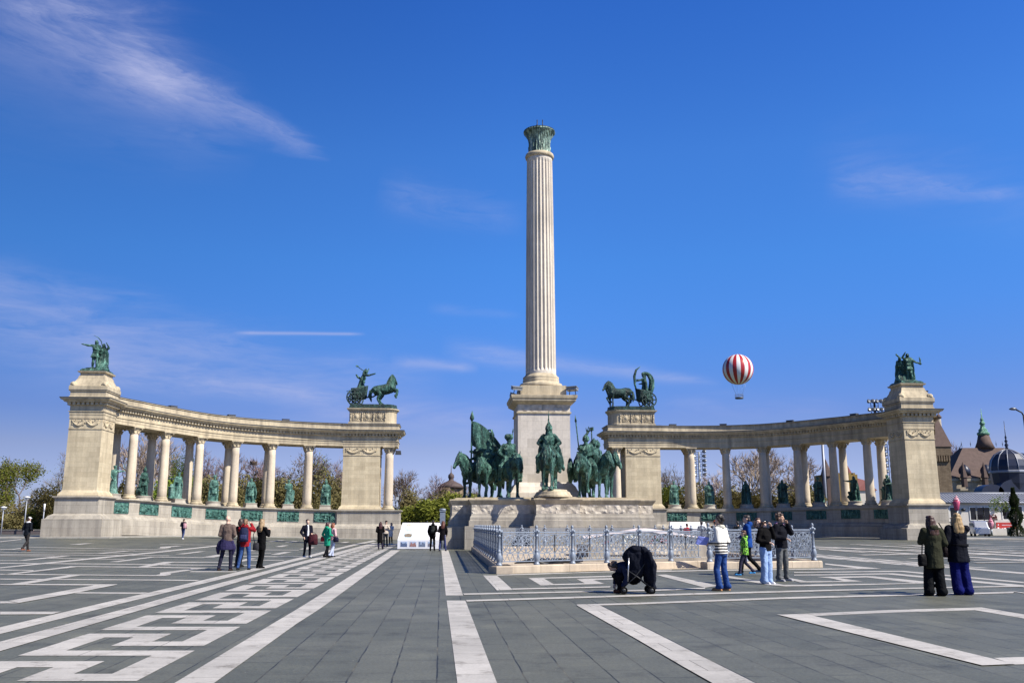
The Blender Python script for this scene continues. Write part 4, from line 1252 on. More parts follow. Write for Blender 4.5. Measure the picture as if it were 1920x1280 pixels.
def xt_sword(m, J):
    w = J['wrR']; m.tube([w + Vector((0.02, -0.03, 0.05)), w + Vector((0.16, -0.16, -0.55))], [0.04, 0.03], 6); return 'mace'
def xt_flag(m, J):
    w = J['wrL'] + Vector((0, -0.05, 0))
    m.tube([w + Vector((0, 0, -0.7)), w + Vector((0.02, 0, 1.2))], 0.032, 6)
    m.tube([w + Vector((0.02, 0, 1.2)), w + Vector((0.02, 0, 1.3)), w + Vector((0.03, 0, 1.4)), w + Vector((0.03, 0, 1.6))], [0.03, 0.09, 0.07, 0.01], 8)
    vs = []; fs = []
    nx, nz = 14, 8
    for i in range(nx + 1):
        for j in range(nz + 1):
            s = i / nx; t = j / nz
            zt = 1.18 - 1.45 * s ** 1.8; zb = 0.25 - 0.95 * s
            z = zb + (zt - zb) * t
            vs.append(w + Vector((0.02 + 1.0 * s + 0.08 * sin(s * 7 + t * 2), 0.02 + 1.0 * s - 0.08 * sin(s * 7 + t * 2), z)))
    for i in range(nx):
        for j in range(nz):
            a = i * (nz + 1) + j; fs.append((a, a + 1, a + nz + 2, a + nz + 1))
    m.add(vs, fs, True); m.add([v + Vector((0.03, 0, 0)) for v in vs], fs, True)
    return 'flag'
def xt_spear(m, J):
    w = J['wrR']
    m.tube([w + Vector((0.05, 0.05, -0.8)), w + Vector((-0.10, -0.10, 0.95))], 0.025, 6); m.tube([w + Vector((-0.10, -0.10, 0.95)), w + Vector((-0.12, -0.12, 1.2))], [0.05, 0.005], 6)
    m.ell((-0.62, 0.12, 0.55), (0.10, 0.42, 0.50)); m.ell((-0.70, 0.12, 0.55), (0.06, 0.12, 0.14))
    return 'spear_and_shield'
def xt_axe(m, J):
    w = J['wrR']
    m.tube([w + Vector((0.03, 0.0, -0.3)), w + Vector((-0.05, -0.1, 0.55))], 0.025, 6); m.box(w + Vector((-0.05, -0.1, 0.5)), (0.05, 0.26, 0.14))
    return 'war_axe'
def xt_horn(m, J):
    w = J['wrL']
    m.tube([w + Vector((0, 0, 0)), w + Vector((0.05, -0.02, 0.3)), w + Vector((-0.05, 0.02, 0.5)), w + Vector((-0.2, 0.05, 0.52))], [0.05, 0.06, 0.05, 0.02], 7); return 'horn'
rg = 'bronze horsemen round the foot of the column'
ZT = ZL + 0.14
rider_group('mounted_chieftain', 'bronze horseman in spiked helmet alone at the front on an oval block', -0.42, -8.15, ZR, -8, 1.60, BR,
            dict(neck=(0.50, 0.10), head=-0.30, fl=(0, -0.2), hl=(0.2, 0)), dict(arms=('hip', 'hip'), head='spike', cloak=1.12), xt_sword, 0.032, rg)
rider_group('mounted_chieftain', 'bronze horseman in feathered fur hat, nearest of the left riders', -2.7, -5.0, ZT, 16, 1.62, BR,
            dict(neck=(0.50, 0.16), head=-0.3, hyaw=0.3, fl=(0, 0.15), hl=(0, 0.2)), dict(arms=('bent', 'hip'), head='fur', cloak=1.45, yaw=0.2), None, 0.05, rg)
rider_group('mounted_chieftain', 'bronze horseman carrying a tall swallow-tailed banner on the left', -4.75, -2.6, ZT, -42, 1.56, BR,
            dict(neck=(0.46, 0.42), head=-0.1, hyaw=-0.25, fl=(0.0, 0), hl=(0, 0.15)), dict(arms=('fwd', 'bent'), head='plain', cloak=1.3), xt_flag, 0.05, rg)
rider_group('mounted_chieftain', 'bronze horseman with curled horn, half hidden between two left riders', -4.05, -4.1, ZT, -22, 1.5, BR,
            dict(neck=(0.52, 0.20), head=-0.35, hyaw=0.15, mane=1.5), dict(arms=('up', 'bent'), head='plain', cloak=1.3), xt_horn, 0.05, rg)
rider_group('mounted_chieftain', 'bronze horseman in antlered helmet and cape leading the right riders', 2.45, -5.0, ZT, -14, 1.62, BR,
            dict(neck=(0.48, 0.18), head=-0.25, hyaw=-0.3, fl=(0.12, 0), hl=(0.2, 0)), dict(arms=('bent', 'fwd'), head='wing', cloak=1.4, yaw=-0.2), xt_spear, 0.05, rg)
rider_group('mounted_chieftain', 'bronze horseman behind the spear rider, axe on his shoulder', 3.3, -3.6, ZT, 26, 1.55, BR,
            dict(neck=(0.46, 0.45), head=-0.1, hyaw=0.2, mane=1.3), dict(arms=('bent', 'up'), head='plain', cloak=0.9), xt_axe, 0.05, rg)
rider_group('mounted_chieftain', 'bronze horseman farthest right, horse looking out to the right', 3.75, -2.4, ZT, 40, 1.55, BR,
            dict(neck=(0.46, 0.46), head=-0.15, hyaw=0.2, fl=(0, 0.1)), dict(arms=('bent', 'bent'), head='plain', cloak=0.9), None, 0.05, rg)

# ------------------------------------------------------------------ chariots on the inner pylons
def chariot(cr, label, war):
    x, y = cr['ic']
    t = thing('chariot_group', (x, y, cr['zt']), label, 'chariot sculpture')
    k = 1.34
    s = 1 if war else -1
    B = Matrix.Rotation(AL, 4, 'Z') @ Matrix.Rotation(0 if war else pi, 4, 'Z')
    for v in (-0.62, 0.62):
        mb = MB(); mb.M = B @ Matrix.Translation((1.35, v, 0.0))
        if war: horse_caps(mb, fl=(0.9, 0.55), hl=(0.75, 0.3), neck=(0.34, 0.58), head=-0.35, pitch=0.28, mane=2.4, tail=0.4, k=k)
        else: horse_caps(mb, fl=(0.75 if v < 0 else 0.0, 0.75 if v > 0 else 0.0), hl=(0.3, -0.15), neck=(0.38, 0.62), head=-0.12, hyaw=0.0, mane=1.0, k=k)
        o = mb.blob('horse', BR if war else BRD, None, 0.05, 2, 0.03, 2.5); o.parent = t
    # the car with two spoked wheels
    mb = MB(); mb.M = B @ Matrix.Translation((-1.85, 0, 0)) @ Matrix.Scale(1.15, 4)
    rings = []
    for z, sx in ((0.62, 0.8), (0.72, 0.9), (1.1, 0.92), (1.5, 1.0), (1.62, 1.04)):
        rings.append([(0.25 + 0.85 * sx * cos(a) if cos(a) > 0 else 0.25 + 0.75 * sx * cos(a), 0.58 * sx * sin(a), z + (0.28 * max(0, cos(a)) if z > 1.2 else 0)) for a in [2 * pi * i / 20 for i in range(20)]])
    mb.rings(rings, True)
    mb.tube([(0.2, 0, 0.7), (1.6, 0, 0.85), (3.0, 0, 1.75)], 0.07, 6)
    o = mb.build('car', BRD); o.parent = t
    for v in (-0.82, 0.82):
        mb = MB(); mb.M = B @ Matrix.Translation((-1.95, v * 1.1, 0))
        R = 0.80
        mb.tube([(R * cos(a), 0, R + R * sin(a)) for a in [2 * pi * i / 24 for i in range(25)]], 0.075, 7)
        for i in range(8):
            a = 2 * pi * i / 8
            mb.tube([(0, 0, R), (R * cos(a), 0, R + R * sin(a))], 0.075, 5)
        mb.tube([(R * 0.55 * cos(a), 0, R + R * 0.55 * sin(a)) for a in [2 * pi * i / 20 for i in range(21)]], 0.07, 6)
        mb.ell((0, 0, R), (0.24, 0.2, 0.24))
        o = mb.build('wheel', BRD); o.parent = t
    mb = MB(); mb.M = B @ Matrix.Translation((-1.6, 0, 0.85)) @ Matrix.Rotation(pi / 2, 4, 'Z')
    if war:
        mb.M = mb.M @ Matrix.Rotation(0.22, 4, 'X')
        statue_caps(mb, arms=('raise', ((0.5, -0.35, 1.45), (0.42, -0.62, 1.62))), legs='walk', head='helmet', skirt=0.3, cloak=0.9, k=1.75)
        mb.M = mb.M @ Matrix.Scale(1.6, 4)
        mb.chain([(0.42, -0.10, 1.85), (0.48, 0.25, 1.98), (0.42, 0.62, 2.12)], [0.05, 0.04, 0.03], 7); mb.ell((0.42, 0.68, 2.15), (0.06, 0.12, 0.07))
        mb.chain([(0.1, 0.15, 1.3), (0.2, 0.42, 1.4), (0.2, 0.55, 1.52)], [0.09, 0.08, 0.06], 7)
    else:
        statue_caps(mb, arms=(((0.2, -0.3, 1.3), (0.15, -0.5, 1.25)), 'bent'), robe=1.25, head='hood', cloak=1.0, k=1.72)
        mb.M = mb.M @ Matrix.Scale(1.72, 4)
        # mantle blown up in an arch behind the head
        for q in range(9):
            a = -0.35 + q * 0.27
            mb.cap((0.0, 0.12 + 0.42 * sin(a) * 1.0, 1.35 + 0.42 * cos(a)), (0.0, 0.12 + 0.42 * sin(a + 0.27), 1.35 + 0.42 * cos(a + 0.27)), 0.13, 0.13, 8)
        mb.chain([(0, 0.55, 1.35), (0.02, 0.5, 0.9), (0.0, 0.35, 0.3)], [0.16, 0.2, 0.16], 8)
        mb.loft([(0, 0.36, 0.0, 0.2, 0.14), (0, 0.42, 0.8, 0.26, 0.13), (0, 0.46, 1.3, 0.22, 0.1), (0, 0.3, 1.7, 0.12, 0.1)])
    o = mb.blob('driver', BR, None, 0.045, 2, 0.025, 4.0); o.parent = t
    if not war:
        mb = MB(); mb.M = B @ Matrix.Translation((-0.85, 0.2, 1.7)) @ Matrix.Scale(1.22, 4)
        mb.tube([(0.12, 0, 0.1), (0.28, 0, 0.8), (0.30, 0, 1.5), (0.12, 0, 2.1), (-0.3, 0, 2.45)], [0.06, 0.1, 0.13, 0.1, 0.015], 7)
        mb.tube([(0.28, 0, 1.2), (-0.4, 0, 1.2)], 0.05, 6)
        o = mb.build('palm_branch', BR); o.parent = t
    else:
        mb = MB(); mb.M = B @ Matrix.Translation((-2.35, 0, 1.2))
        mb.tube([(0.3, 0, 0.3), (-0.45, 0, 0.2), (-0.55, 0, 0.35), (0.2, 0, 0.55)], 0.03, 5); mb.tube([(0.2, 0, 0.0), (-0.3, 0, -0.1), (-0.35, 0, 0.05), (0.15, 0, 0.15)], 0.03, 5)
        o = mb.build('rail', BR); o.parent = t
chariot(CL, 'green bronze chariot with leaping horses and whip-raising driver, facing right', True)
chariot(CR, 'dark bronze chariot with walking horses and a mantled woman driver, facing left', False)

# ------------------------------------------------------------------ pairs of figures on the outer pylons
def pair(cr, label, left):
    x, y = cr['outer']
    t = thing('allegory_group', (x, y, cr['zo']), label, 'bronze group')
    B = Matrix.Rotation(AL + (0.25 if left else -0.2), 4, 'Z')
    a, b = MB(), MB()
    a.M = B @ Matrix.Translation((-0.24 if left else 0.26, -0.2, 0)); b.M = B @ Matrix.Translation((0.34 if left else -0.34, 0.12, 0))
    m = Matrix.Scale(1.5, 4)
    a.M = a.M @ m; b.M = b.M @ Matrix.Scale(1.36, 4)
    if left:
        statue_caps(a, arms=('cross', 'out'), legs='contra', head='hair', skirt=0.22)
        statue_caps(b, arms=('up', 'bent'), robe=1.7, head='hood', cloak=1.25)
    else:
        statue_caps(a, arms=(((0.36, -0.1, 1.22), (0.62, -0.15, 1.1)), 'up'), legs='contra', head='hair', cloak=0.9, skirt=0.2)
        w = Vector((0.66, -0.15, 1.1)); a.cap(w + Vector((0, 0, -0.05)), w + Vector((0, 0, 0.25)), 0.05, 0.06, 8); a.cap(w + Vector((0, 0, 0.25)), w + Vector((-0.05, 0, 0.42)), 0.05, 0.02, 8)
        statue_caps(b, arms=('bent', 'bent'), robe=1.8, head='hair', cloak=1.4)
        b.chain([(0.1, -0.15, 1.2), (-0.1, -0.2, 1.7), (-0.25, -0.15, 1.9)], [0.05, 0.06, 0.07], 8)
    for mbx, nm in ((a, 'standing_man'), (b, 'robed_woman')):
        o = mbx.blob(nm, BR, None, 0.042, 2, 0.025, 4.0); o.parent = t
    if left:
        m = MB(); m.M = B @ Matrix.Translation((0.5, 0, 0))
        m.M = B
        m.tube([(0.62, 0.1, 0.1), (0.22, 0.0, 2.25)], 0.03, 6)
        m.tube([(0.22, 0.0, 2.2), (0.12, -0.03, 2.6), (-0.15, -0.06, 2.92), (-0.55, -0.08, 3.1)], [0.03, 0.045, 0.035, 0.008], 6)
        o = m.build('scythe', BR); o.parent = t
    m = MB()
    m.lathe([(1.0, -0.02), (1.0, 0.1), (0.8, 0.14)], (0, 0, 0), 18)
    m.M = Matrix.Scale(1, 4)
    o = m.build('ground_slab', BR); o.parent = t
pair(CL, 'two green bronze figures with a long scythe high on the left outer pylon', True)
pair(CR, 'two green bronze figures with a small statuette high on the right outer pylon', False)
# ------------------------------------------------------------------ ground
def ground_mat():
    m, nt, b = mat_new('grey_basalt_slabs')
    g = N(nt, 'ShaderNodeNewGeometry')
    mp = N(nt, 'ShaderNodeMapping'); mp.inputs['Rotation'].default_value = (0, 0, pi / 2 - AL)
    wn = N(nt, 'ShaderNodeTexNoise', Scale=1.6, Detail=4.0); LK(nt, g.outputs['Position'], wn.inputs['Vector'])
    wv = N(nt, 'ShaderNodeVectorMath', operation='MULTIPLY_ADD'); LK(nt, wn.outputs['Color'], wv.inputs[0]); wv.inputs[1].default_value = (0.03, 0.03, 0.0); LK(nt, g.outputs['Position'], wv.inputs[2])
    LK(nt, wv.outputs[0], mp.inputs['Vector'])
    br = N(nt, 'ShaderNodeTexBrick', Scale=1.0)
    br.offset = 0.37
    br.inputs['Brick Width'].default_value = 1.35; br.inputs['Row Height'].default_value = 0.44; br.inputs['Mortar Size'].default_value = 0.010
    br.inputs['Mortar Smooth'].default_value = 0.3
    br.inputs['Color1'].default_value = (0, 0, 0, 1); br.inputs['Color2'].default_value = (1, 1, 1, 1); br.inputs['Mortar'].default_value = (0.5,) * 3 + (1,)
    LK(nt, mp.outputs['Vector'], br.inputs['Vector'])
    base = mix(nt, br.outputs['Color'], (0.097, 0.100, 0.083), (0.122, 0.123, 0.102))
    n1 = noise_tex(nt, g.outputs['Position'], 0.22, 5, 0.6)
    base = mix(nt, 1.0, base, ramp(nt, n1, [(0.3, (0.80, 0.83, 0.86)), (0.7, (1.15, 1.14, 1.06))]).outputs['Color'], 'MULTIPLY')
    n5 = noise_tex(nt, g.outputs['Position'], 1.1, 7, 0.72)
    base = mix(nt, 1.0, base, ramp(nt, n5, [(0.34, (0.62, 0.61, 0.60)), (0.47, (0.98,) * 3), (0.55, (1.0,) * 3), (0.70, (1.32, 1.30, 1.24))]).outputs['Color'], 'MULTIPLY')
    n2 = noise_tex(nt, g.outputs['Position'], 26, 6, 0.75)
    base = mix(nt, 1.0, base, ramp(nt, n2, [(0.28, (0.62,) * 3), (0.72, (1.38,) * 3)]).outputs['Color'], 'MULTIPLY')
    # pale crumbs and worn spots
    v = N(nt, 'ShaderNodeTexVoronoi', Scale=4.5); v.inputs['Randomness'].default_value = 1.0
    LK(nt, g.outputs['Position'], v.inputs['Vector'])
    sp = ramp(nt, v.outputs['Distance'], [(0.0, (1, 1, 1)), (0.035, (1, 1, 1)), (0.05, (0, 0, 0))])
    n4 = noise_tex(nt, g.outputs['Position'], 0.9, 3)
    spm = mix(nt, 1.0, sp.outputs['Color'], ramp(nt, n4, [(0.45, (0, 0, 0)), (0.6, (0.8,) * 3)]).outputs['Color'], 'MULTIPLY')
    base = mix(nt, spm, base, (0.32, 0.31, 0.28))
    # joints: dark, with sandy fill here and there
    n3 = noise_tex(nt, g.outputs['Position'], 0.8, 4, 0.7)
    jc = ramp(nt, n3, [(0.45, (0.022, 0.024, 0.024)), (0.62, (0.10, 0.095, 0.07)), (0.75, (0.22, 0.20, 0.15))])
    base = mix(nt, br.outputs['Fac'], base, jc.outputs['Color'])
    LK(nt, base, b.inputs['Base Color'])
    r = ramp(nt, n1, [(0.3, (0.62,) * 3), (0.7, (0.5,) * 3)])
    LK(nt, r.outputs['Color'], b.inputs['Roughness'])
    b.inputs['Specular IOR Level'].default_value = 0.35
    bump(nt, b, n2, 0.25, 0.012)
    return m
def band_mat():
    m, nt, b = mat_new('white_stone_bands')
    g = N(nt, 'ShaderNodeNewGeometry')
    mp = N(nt, 'ShaderNodeMapping'); mp.inputs['Rotation'].default_value = (0, 0, -AL)
    LK(nt, g.outputs['Position'], mp.inputs['Vector'])
    br = N(nt, 'ShaderNodeTexBrick', Scale=1.0); br.offset = 0.5
    br.inputs['Brick Width'].default_value = 1.4; br.inputs['Row Height'].default_value = 0.75; br.inputs['Mortar Size'].default_value = 0.006
    br.inputs['Color1'].default_value = (0, 0, 0, 1); br.inputs['Color2'].default_value = (1, 1, 1, 1); br.inputs['Mortar'].default_value = (0.5,) * 3 + (1,)
    LK(nt, mp.outputs['Vector'], br.inputs['Vector'])
    base = mix(nt, br.outputs['Color'], (0.42, 0.40, 0.375), (0.51, 0.485, 0.455))
    n1 = noise_tex(nt, g.outputs['Position'], 0.7, 6, 0.65)
    base = mix(nt, 1.0, base, ramp(nt, n1, [(0.3, (0.84,) * 3), (0.7, (1.08,) * 3)]).outputs['Color'], 'MULTIPLY')
    n2 = noise_tex(nt, g.outputs['Position'], 30, 5, 0.7)
    base = mix(nt, 1.0, base, ramp(nt, n2, [(0.3, (0.88,) * 3), (0.7, (1.08,) * 3)]).outputs['Color'], 'MULTIPLY')
    n6 = noise_tex(nt, g.outputs['Position'], 2.4, 8, 0.75)
    base = mix(nt, 1.0, base, ramp(nt, n6, [(0.33, (0.5, 0.485, 0.46)), (0.46, (0.93,) * 3), (0.75, (1.08,) * 3)]).outputs['Color'], 'MULTIPLY')
    n7 = noise_tex(nt, g.outputs['Position'], 9.0, 7, 0.8)
    base = mix(nt, ramp(nt, n7, [(0.64, (0, 0, 0)), (0.70, (0.8,) * 3)]).outputs['Color'], base, (0.17, 0.17, 0.155))
    base = mix(nt, br.outputs['Fac'], base, (0.13, 0.12, 0.11))
    LK(nt, base, b.inputs['Base Color']); b.inputs['Roughness'].default_value = 0.7
    b.inputs['Specular IOR Level'].default_value = 0.3
    bump(nt, b, n2, 0.2, 0.01)
    return m
G_MAT = ground_mat(); W_MAT = band_mat()
mb = MB()
gx_ = [-75 + 2.5 * i for i in range(61)]; gy_ = [-40, 0, 20] + [34 + 2.0 * i for i in range(40)]
mb.add([(x, y, gz(x, y)) for x in gx_ for y in gy_], [(i * len(gy_) + j, (i + 1) * len(gy_) + j, (i + 1) * len(gy_) + j + 1, i * len(gy_) + j + 1) for i in range(len(gx_) - 1) for j in range(len(gy_) - 1)], True)
tag(mb.build('paved_square', G_MAT), kind='structure')
ASPH = plain('asphalt', (0.06, 0.06, 0.063), 0.9, 0, 0.25, 0.8)
mb = MB()
mb.add([(-1500, -200, -0.03), (1500, -200, -0.03), (1500, 2500, -0.03), (-1500, 2500, -0.03)], [(0, 1, 2, 3)])
tag(mb.build('ground', plain('park_ground', (0.075, 0.085, 0.035), 0.95, 0, 0.35, 0.06)), kind='structure')
mb = MB()
mb.add([(-400, 108, -0.02), (400, 108, -0.02), (400, 128, -0.02), (-400, 128, -0.02)], [(0, 1, 2, 3)])
tag(mb.build('road', ASPH), kind='structure')

# ---- white bands
bands = MB()
def GP(pts): return [ground(x, y, 0.004) for x, y in pts]
_pz=[0]
def poly(pts, z=0.004):
    _pz[0] += 1; z = 0.004 + (_pz[0] % 14) * 0.0006
    p = [ground(x, y, 0.0) for x, y in pts]
    bands.add([(a.x, a.y, a.z + z + 0.008 * (a.z > 0.002)) for a in p], [tuple(range(len(p)))])
def strip(top, bot, z=0.004):
    _pz[0] += 1; z = 0.004 + (_pz[0] % 14) * 0.0006
    n = 24
    def rs(pl):
        L = [0]
        for a, b in zip(pl, pl[1:]): L.append(L[-1] + hypot(b[0] - a[0], b[1] - a[1]))
        out = []
        for i in range(n + 1):
            s = L[-1] * i / n
            for k in range(len(pl) - 1):
                if s <= L[k + 1] + 1e-6:
                    t = (s - L[k]) / max(1e-6, L[k + 1] - L[k])
                    out.append((pl[k][0] + (pl[k + 1][0] - pl[k][0]) * t, pl[k][1] + (pl[k + 1][1] - pl[k][1]) * t)); break
        return out
    a, b = rs(top), rs(bot)
    ga = [ground(x, y) for x, y in a]; gb = [ground(x, y) for x, y in b]
    vs = [(p.x, p.y, p.z + z + 0.008 * (p.z > 0.002)) for p in ga + gb]
    bands.add(vs, [(i, i + 1, n + 2 + i, n + 1 + i) for i in range(n)])
def tl(x0, y0, s):
    return lambda *pts: [(x0 + x / s, y0 + y / s) for x, y in pts]
TA, TB, TC, TD, TE, TF_, TG, TH_, TI = tl(0, 1000, 6), tl(300, 1000, 6), tl(0, 1130, 5.647), tl(300, 1130, 5.647), tl(540, 1000, 6), tl(860, 1040, 6), tl(1180, 1040, 5.0526), tl(1520, 1000, 4.8), tl(1280, 1000, 3)
# axis-parallel long bands
poly([(827.5, 1031), (840.6, 1031), (868.3, 1115.8), (835.8, 1115.8)])
poly([(837.5, 1125.5), (872.5, 1125.5), (951, 1330), (864, 1330)])
strip([(734, 1031), (560, 1140), (509.8, 1169.8), (328, 1280), (244, 1331)], [(750, 1031), (601.7, 1140), (555, 1169.8), (402, 1280), (330, 1331)])
strip([(-120, 1204), (0, 1176), (193, 1130), (300, 1105.8), (563, 1044.5), (661, 1020), (700, 1012.5)], [(-120, 1217), (0, 1188.5), (232, 1130), (300, 1113.5), (560, 1050), (665, 1022), (706, 1014)])
strip([(-140, 1237), (0, 1203), (276, 1130), (300, 1122.5), (540, 1059), (605, 1042), (700, 1017)], [(-140, 1257), (0, 1220.7), (310, 1130), (540, 1064), (610, 1046.5), (708, 1018.6)])
# key pattern (meander) running away from the camera on both sides of the axis
def line_of(pts):
    P = [ground(x, y) for x, y in pts]
    n = len(P); sy = sum(p.y for p in P) / n; sx = sum(p.x for p in P) / n
    k = sum((p.y - sy) * (p.x - sx) for p in P) / sum((p.y - sy) ** 2 for p in P)
    return lambda Y: sx + k * (Y - sy)
XL = line_of([(35.4, 1228.8), (164.7, 1187.6), (360.8, 1125.8), (460.8, 1095), (550, 1067.5)])
XR = line_of([(366.4, 1219.4), (446, 1176.4), (580, 1107.5), (641.7, 1074), (725.8, 1030.8)])
Yk = [ground(35, y).y for y in (1228.8, 1181.4, 1148.6, 1125.8, 1108.8, 1095, 1083)]
PER = (Yk[-1] - Yk[0]) / 6
def meander(xl, xr, y0, n, per, tilt=0.0):
    def q(a0, a1, b0, b1, Yb):
        vs = []
        for a, b in ((a0, b0), (a0, b1), (a1, b1), (a1, b0)):
            Y = Yb + a * per
            x = xl(Y) + (xr(Y) - xl(Y)) * b
            y_ = Y + tilt * (x - xl(Y)); vs.append((x, y_, gz(x, y_) + 0.004 + 0.008 * (gz(x, y_) > 0.002)))
        bands.add(vs, [(0, 1, 2, 3)])
    s = 1 / 6
    for k in range(n):
        Yb = y0 + k * per
        q(0, s, 0, 1, Yb)                    # full bar
        q(s, 5 * s, 0, 0.2, Yb)              # left leg
        q(4 * s, 5 * s, 0.2, 0.6, Yb)        # top bar
        q(2 * s, 4 * s, 0.4, 0.6, Yb)        # inner leg
        q(2 * s, 3 * s, 0.6, 1.0, Yb)        # inner bar
        q(3 * s, 6 * s, 0.8, 1.0, Yb)        # right leg
meander(XL, XR, Yk[0] - 3 * PER, 27, PER)
# the same on the right, mirrored about the axis
def axis_x(Y): return MX - (Y - MY) * RY / RX
dL = lambda Y: axis_x(Y) - XL(Y)
dR = lambda Y: axis_x(Y) - XR(Y)
meander(lambda Y: axis_x(Y) + dR(Y), lambda Y: axis_x(Y) + dL(Y), 33.0, 21, PER, 0.02)
strip([(1522, 1041.5), (1741, 1058.3), (1920, 1073), (2000, 1080)], [(1522, 1043), (1741, 1060.3), (1920, 1076), (2000, 1083.5)])
strip([(1522, 1024), (1640, 1028.5), (1800, 1035), (1960, 1043)], [(1522, 1025.5), (1640, 1030), (1800, 1037), (1960, 1045.5)])
strip([(1535, 1028.7), (1616, 1032.3), (1760, 1040), (1960, 1052)], [(1535, 1030), (1616, 1033.7), (1760, 1041.6), (1960, 1054.2)])
# field of broken keys on the left, and its mirror image beyond the right-hand lines
def mirror_poly(pts):
    _pz[0] += 1; z = 0.004 + (_pz[0] % 14) * 0.0006
    vs = []
    for x, y in pts:
        g_ = ground(x, y)
        dx, dy = g_.x - MX, g_.y - MY
        u, v = dx * RX + dy * RY, -dx * RY + dy * RX
        X, Y = ax(-u, v)
        vs.append((X, Y, gz(X, Y) + z + 0.012))
    bands.add(vs, [tuple(range(len(vs)))])
for p in (
    TC((0, 95), (650, 95), (545, 122), (0, 125)),
    TA((0, 567), (1320, 572), (1310, 578), (1060, 584), (0, 578)), TA((1060, 584), (1310, 578), (860, 668), (210, 783), (90, 762)), TA((0, 762), (90, 762), (210, 783), (0, 784)),
    TA((870, 660), (1670, 662), (1600, 678), (830, 672)),
    TA((0, 506), (1920, 518), (1920, 528), (0, 516)), TB((0, 518), (460, 522), (400, 533), (0, 528)),
    TA((110, 569), (290, 569), (920, 468), (790, 465)),
    TA((0, 454), (1740, 468), (1820, 478), (0, 463)), TA((1740, 470), (1840, 479), (1920, 465), (1920, 438)), TB((0, 438), (0, 465), (430, 398), (340, 398)),
    TB((350, 386), (550, 386), (430, 398), (340, 398)), TB((350, 424), (870, 424), (850, 433), (330, 433)), TB((0, 378), (540, 384), (500, 392), (0, 387)),
    TA((0, 406), (380, 411), (370, 419), (0, 414)), TA((30, 460), (170, 455), (900, 372), (770, 371)), TA((780, 367), (1920, 378), (1920, 387), (780, 375)),
    TA((0, 378), (1100, 268), (1920, 190), (1920, 203), (1100, 284), (0, 389)), TB((0, 199), (640, 134), (640, 145), (0, 213)),
    TA((0, 329), (1920, 344), (1920, 352), (0, 337)), TB((0, 348), (1100, 355), (1100, 362), (0, 355)),
    TA((1530, 378), (1640, 378), (1920, 332), (1920, 318), (1840, 318)), TB((0, 332), (0, 348), (180, 321), (80, 318)), TB((80, 318), (820, 321), (810, 328), (80, 326)),
    TA((1220, 318), (1330, 318), (1740, 268), (1680, 264)), TA((1680, 261), (1920, 265), (1920, 271), (1680, 267)), TB((0, 262), (500, 267), (490, 273), (0, 269)),
    TA((180, 303), (290, 303), (800, 254), (690, 252)), TA((0, 301), (200, 301), (200, 306), (0, 306)), TA((520, 275), (1400, 290), (1400, 295), (520, 280)), TA((0, 248), (620, 253), (610, 258), (0, 254)),
    TA((0, 233), (1900, 247), (1900, 252), (0, 238)), TA((330, 151), (1900, 183), (1900, 187), (330, 155)), TA((0, 176), (130, 176), (330, 151), (330, 156), (150, 182), (0, 182)),
    TA((1060, 225), (1140, 225), (1540, 193), (1460, 192)), TA((770, 125), (900, 125), (1060, 110), (960, 110)), TA((0, 88), (240, 63), (240, 70), (0, 96)), TA((0, 213), (1500, 226), (1500, 230), (0, 217)), TA((200, 180), (1900, 200), (1900, 203), (200, 183)),
    TA((1760, 170), (1830, 170), (1920, 160), (1920, 150)), TB((0, 150), (0, 162), (260, 141), (190, 139)),
    TB((165, 234), (270, 234), (520, 201), (440, 201)), TB((460, 269), (600, 269), (760, 240), (640, 240)), TB((800, 326), (900, 322), (1085, 278), (1000, 278)), TB((960, 296), (1400, 299), (1390, 305), (960, 302)),
    TB((700, 249), (1620, 256), (1600, 263), (700, 256)), TB((1240, 235), (1340, 235), (1490, 205), (1400, 205)), TB((1290, 150), (1370, 150), (1450, 133), (1380, 133)), TB((1160, 182), (1560, 182), (1560, 187), (1160, 187)),
    TB((960, 198), (1060, 198), (1100, 188), (1000, 188)), TB((1560, 178), (1640, 178), (1740, 152), (1670, 152)), TB((1200, 92), (1290, 92), (1420, 76), (1340, 76)), TB((1400, 98), (1480, 98), (1560, 84), (1490, 84)), TE((150, 178), (220, 178), (300, 158), (240, 158)), TE((580, 104), (650, 104), (700, 92), (640, 92)),
    TB((640, 214), (1250, 218), (1250, 222), (640, 218)), TB((0, 120), (700, 132), (700, 135), (0, 123)),
):
    poly(p)
    if max(ground(x, y).y for x, y in p) < 100: mirror_poly(p)
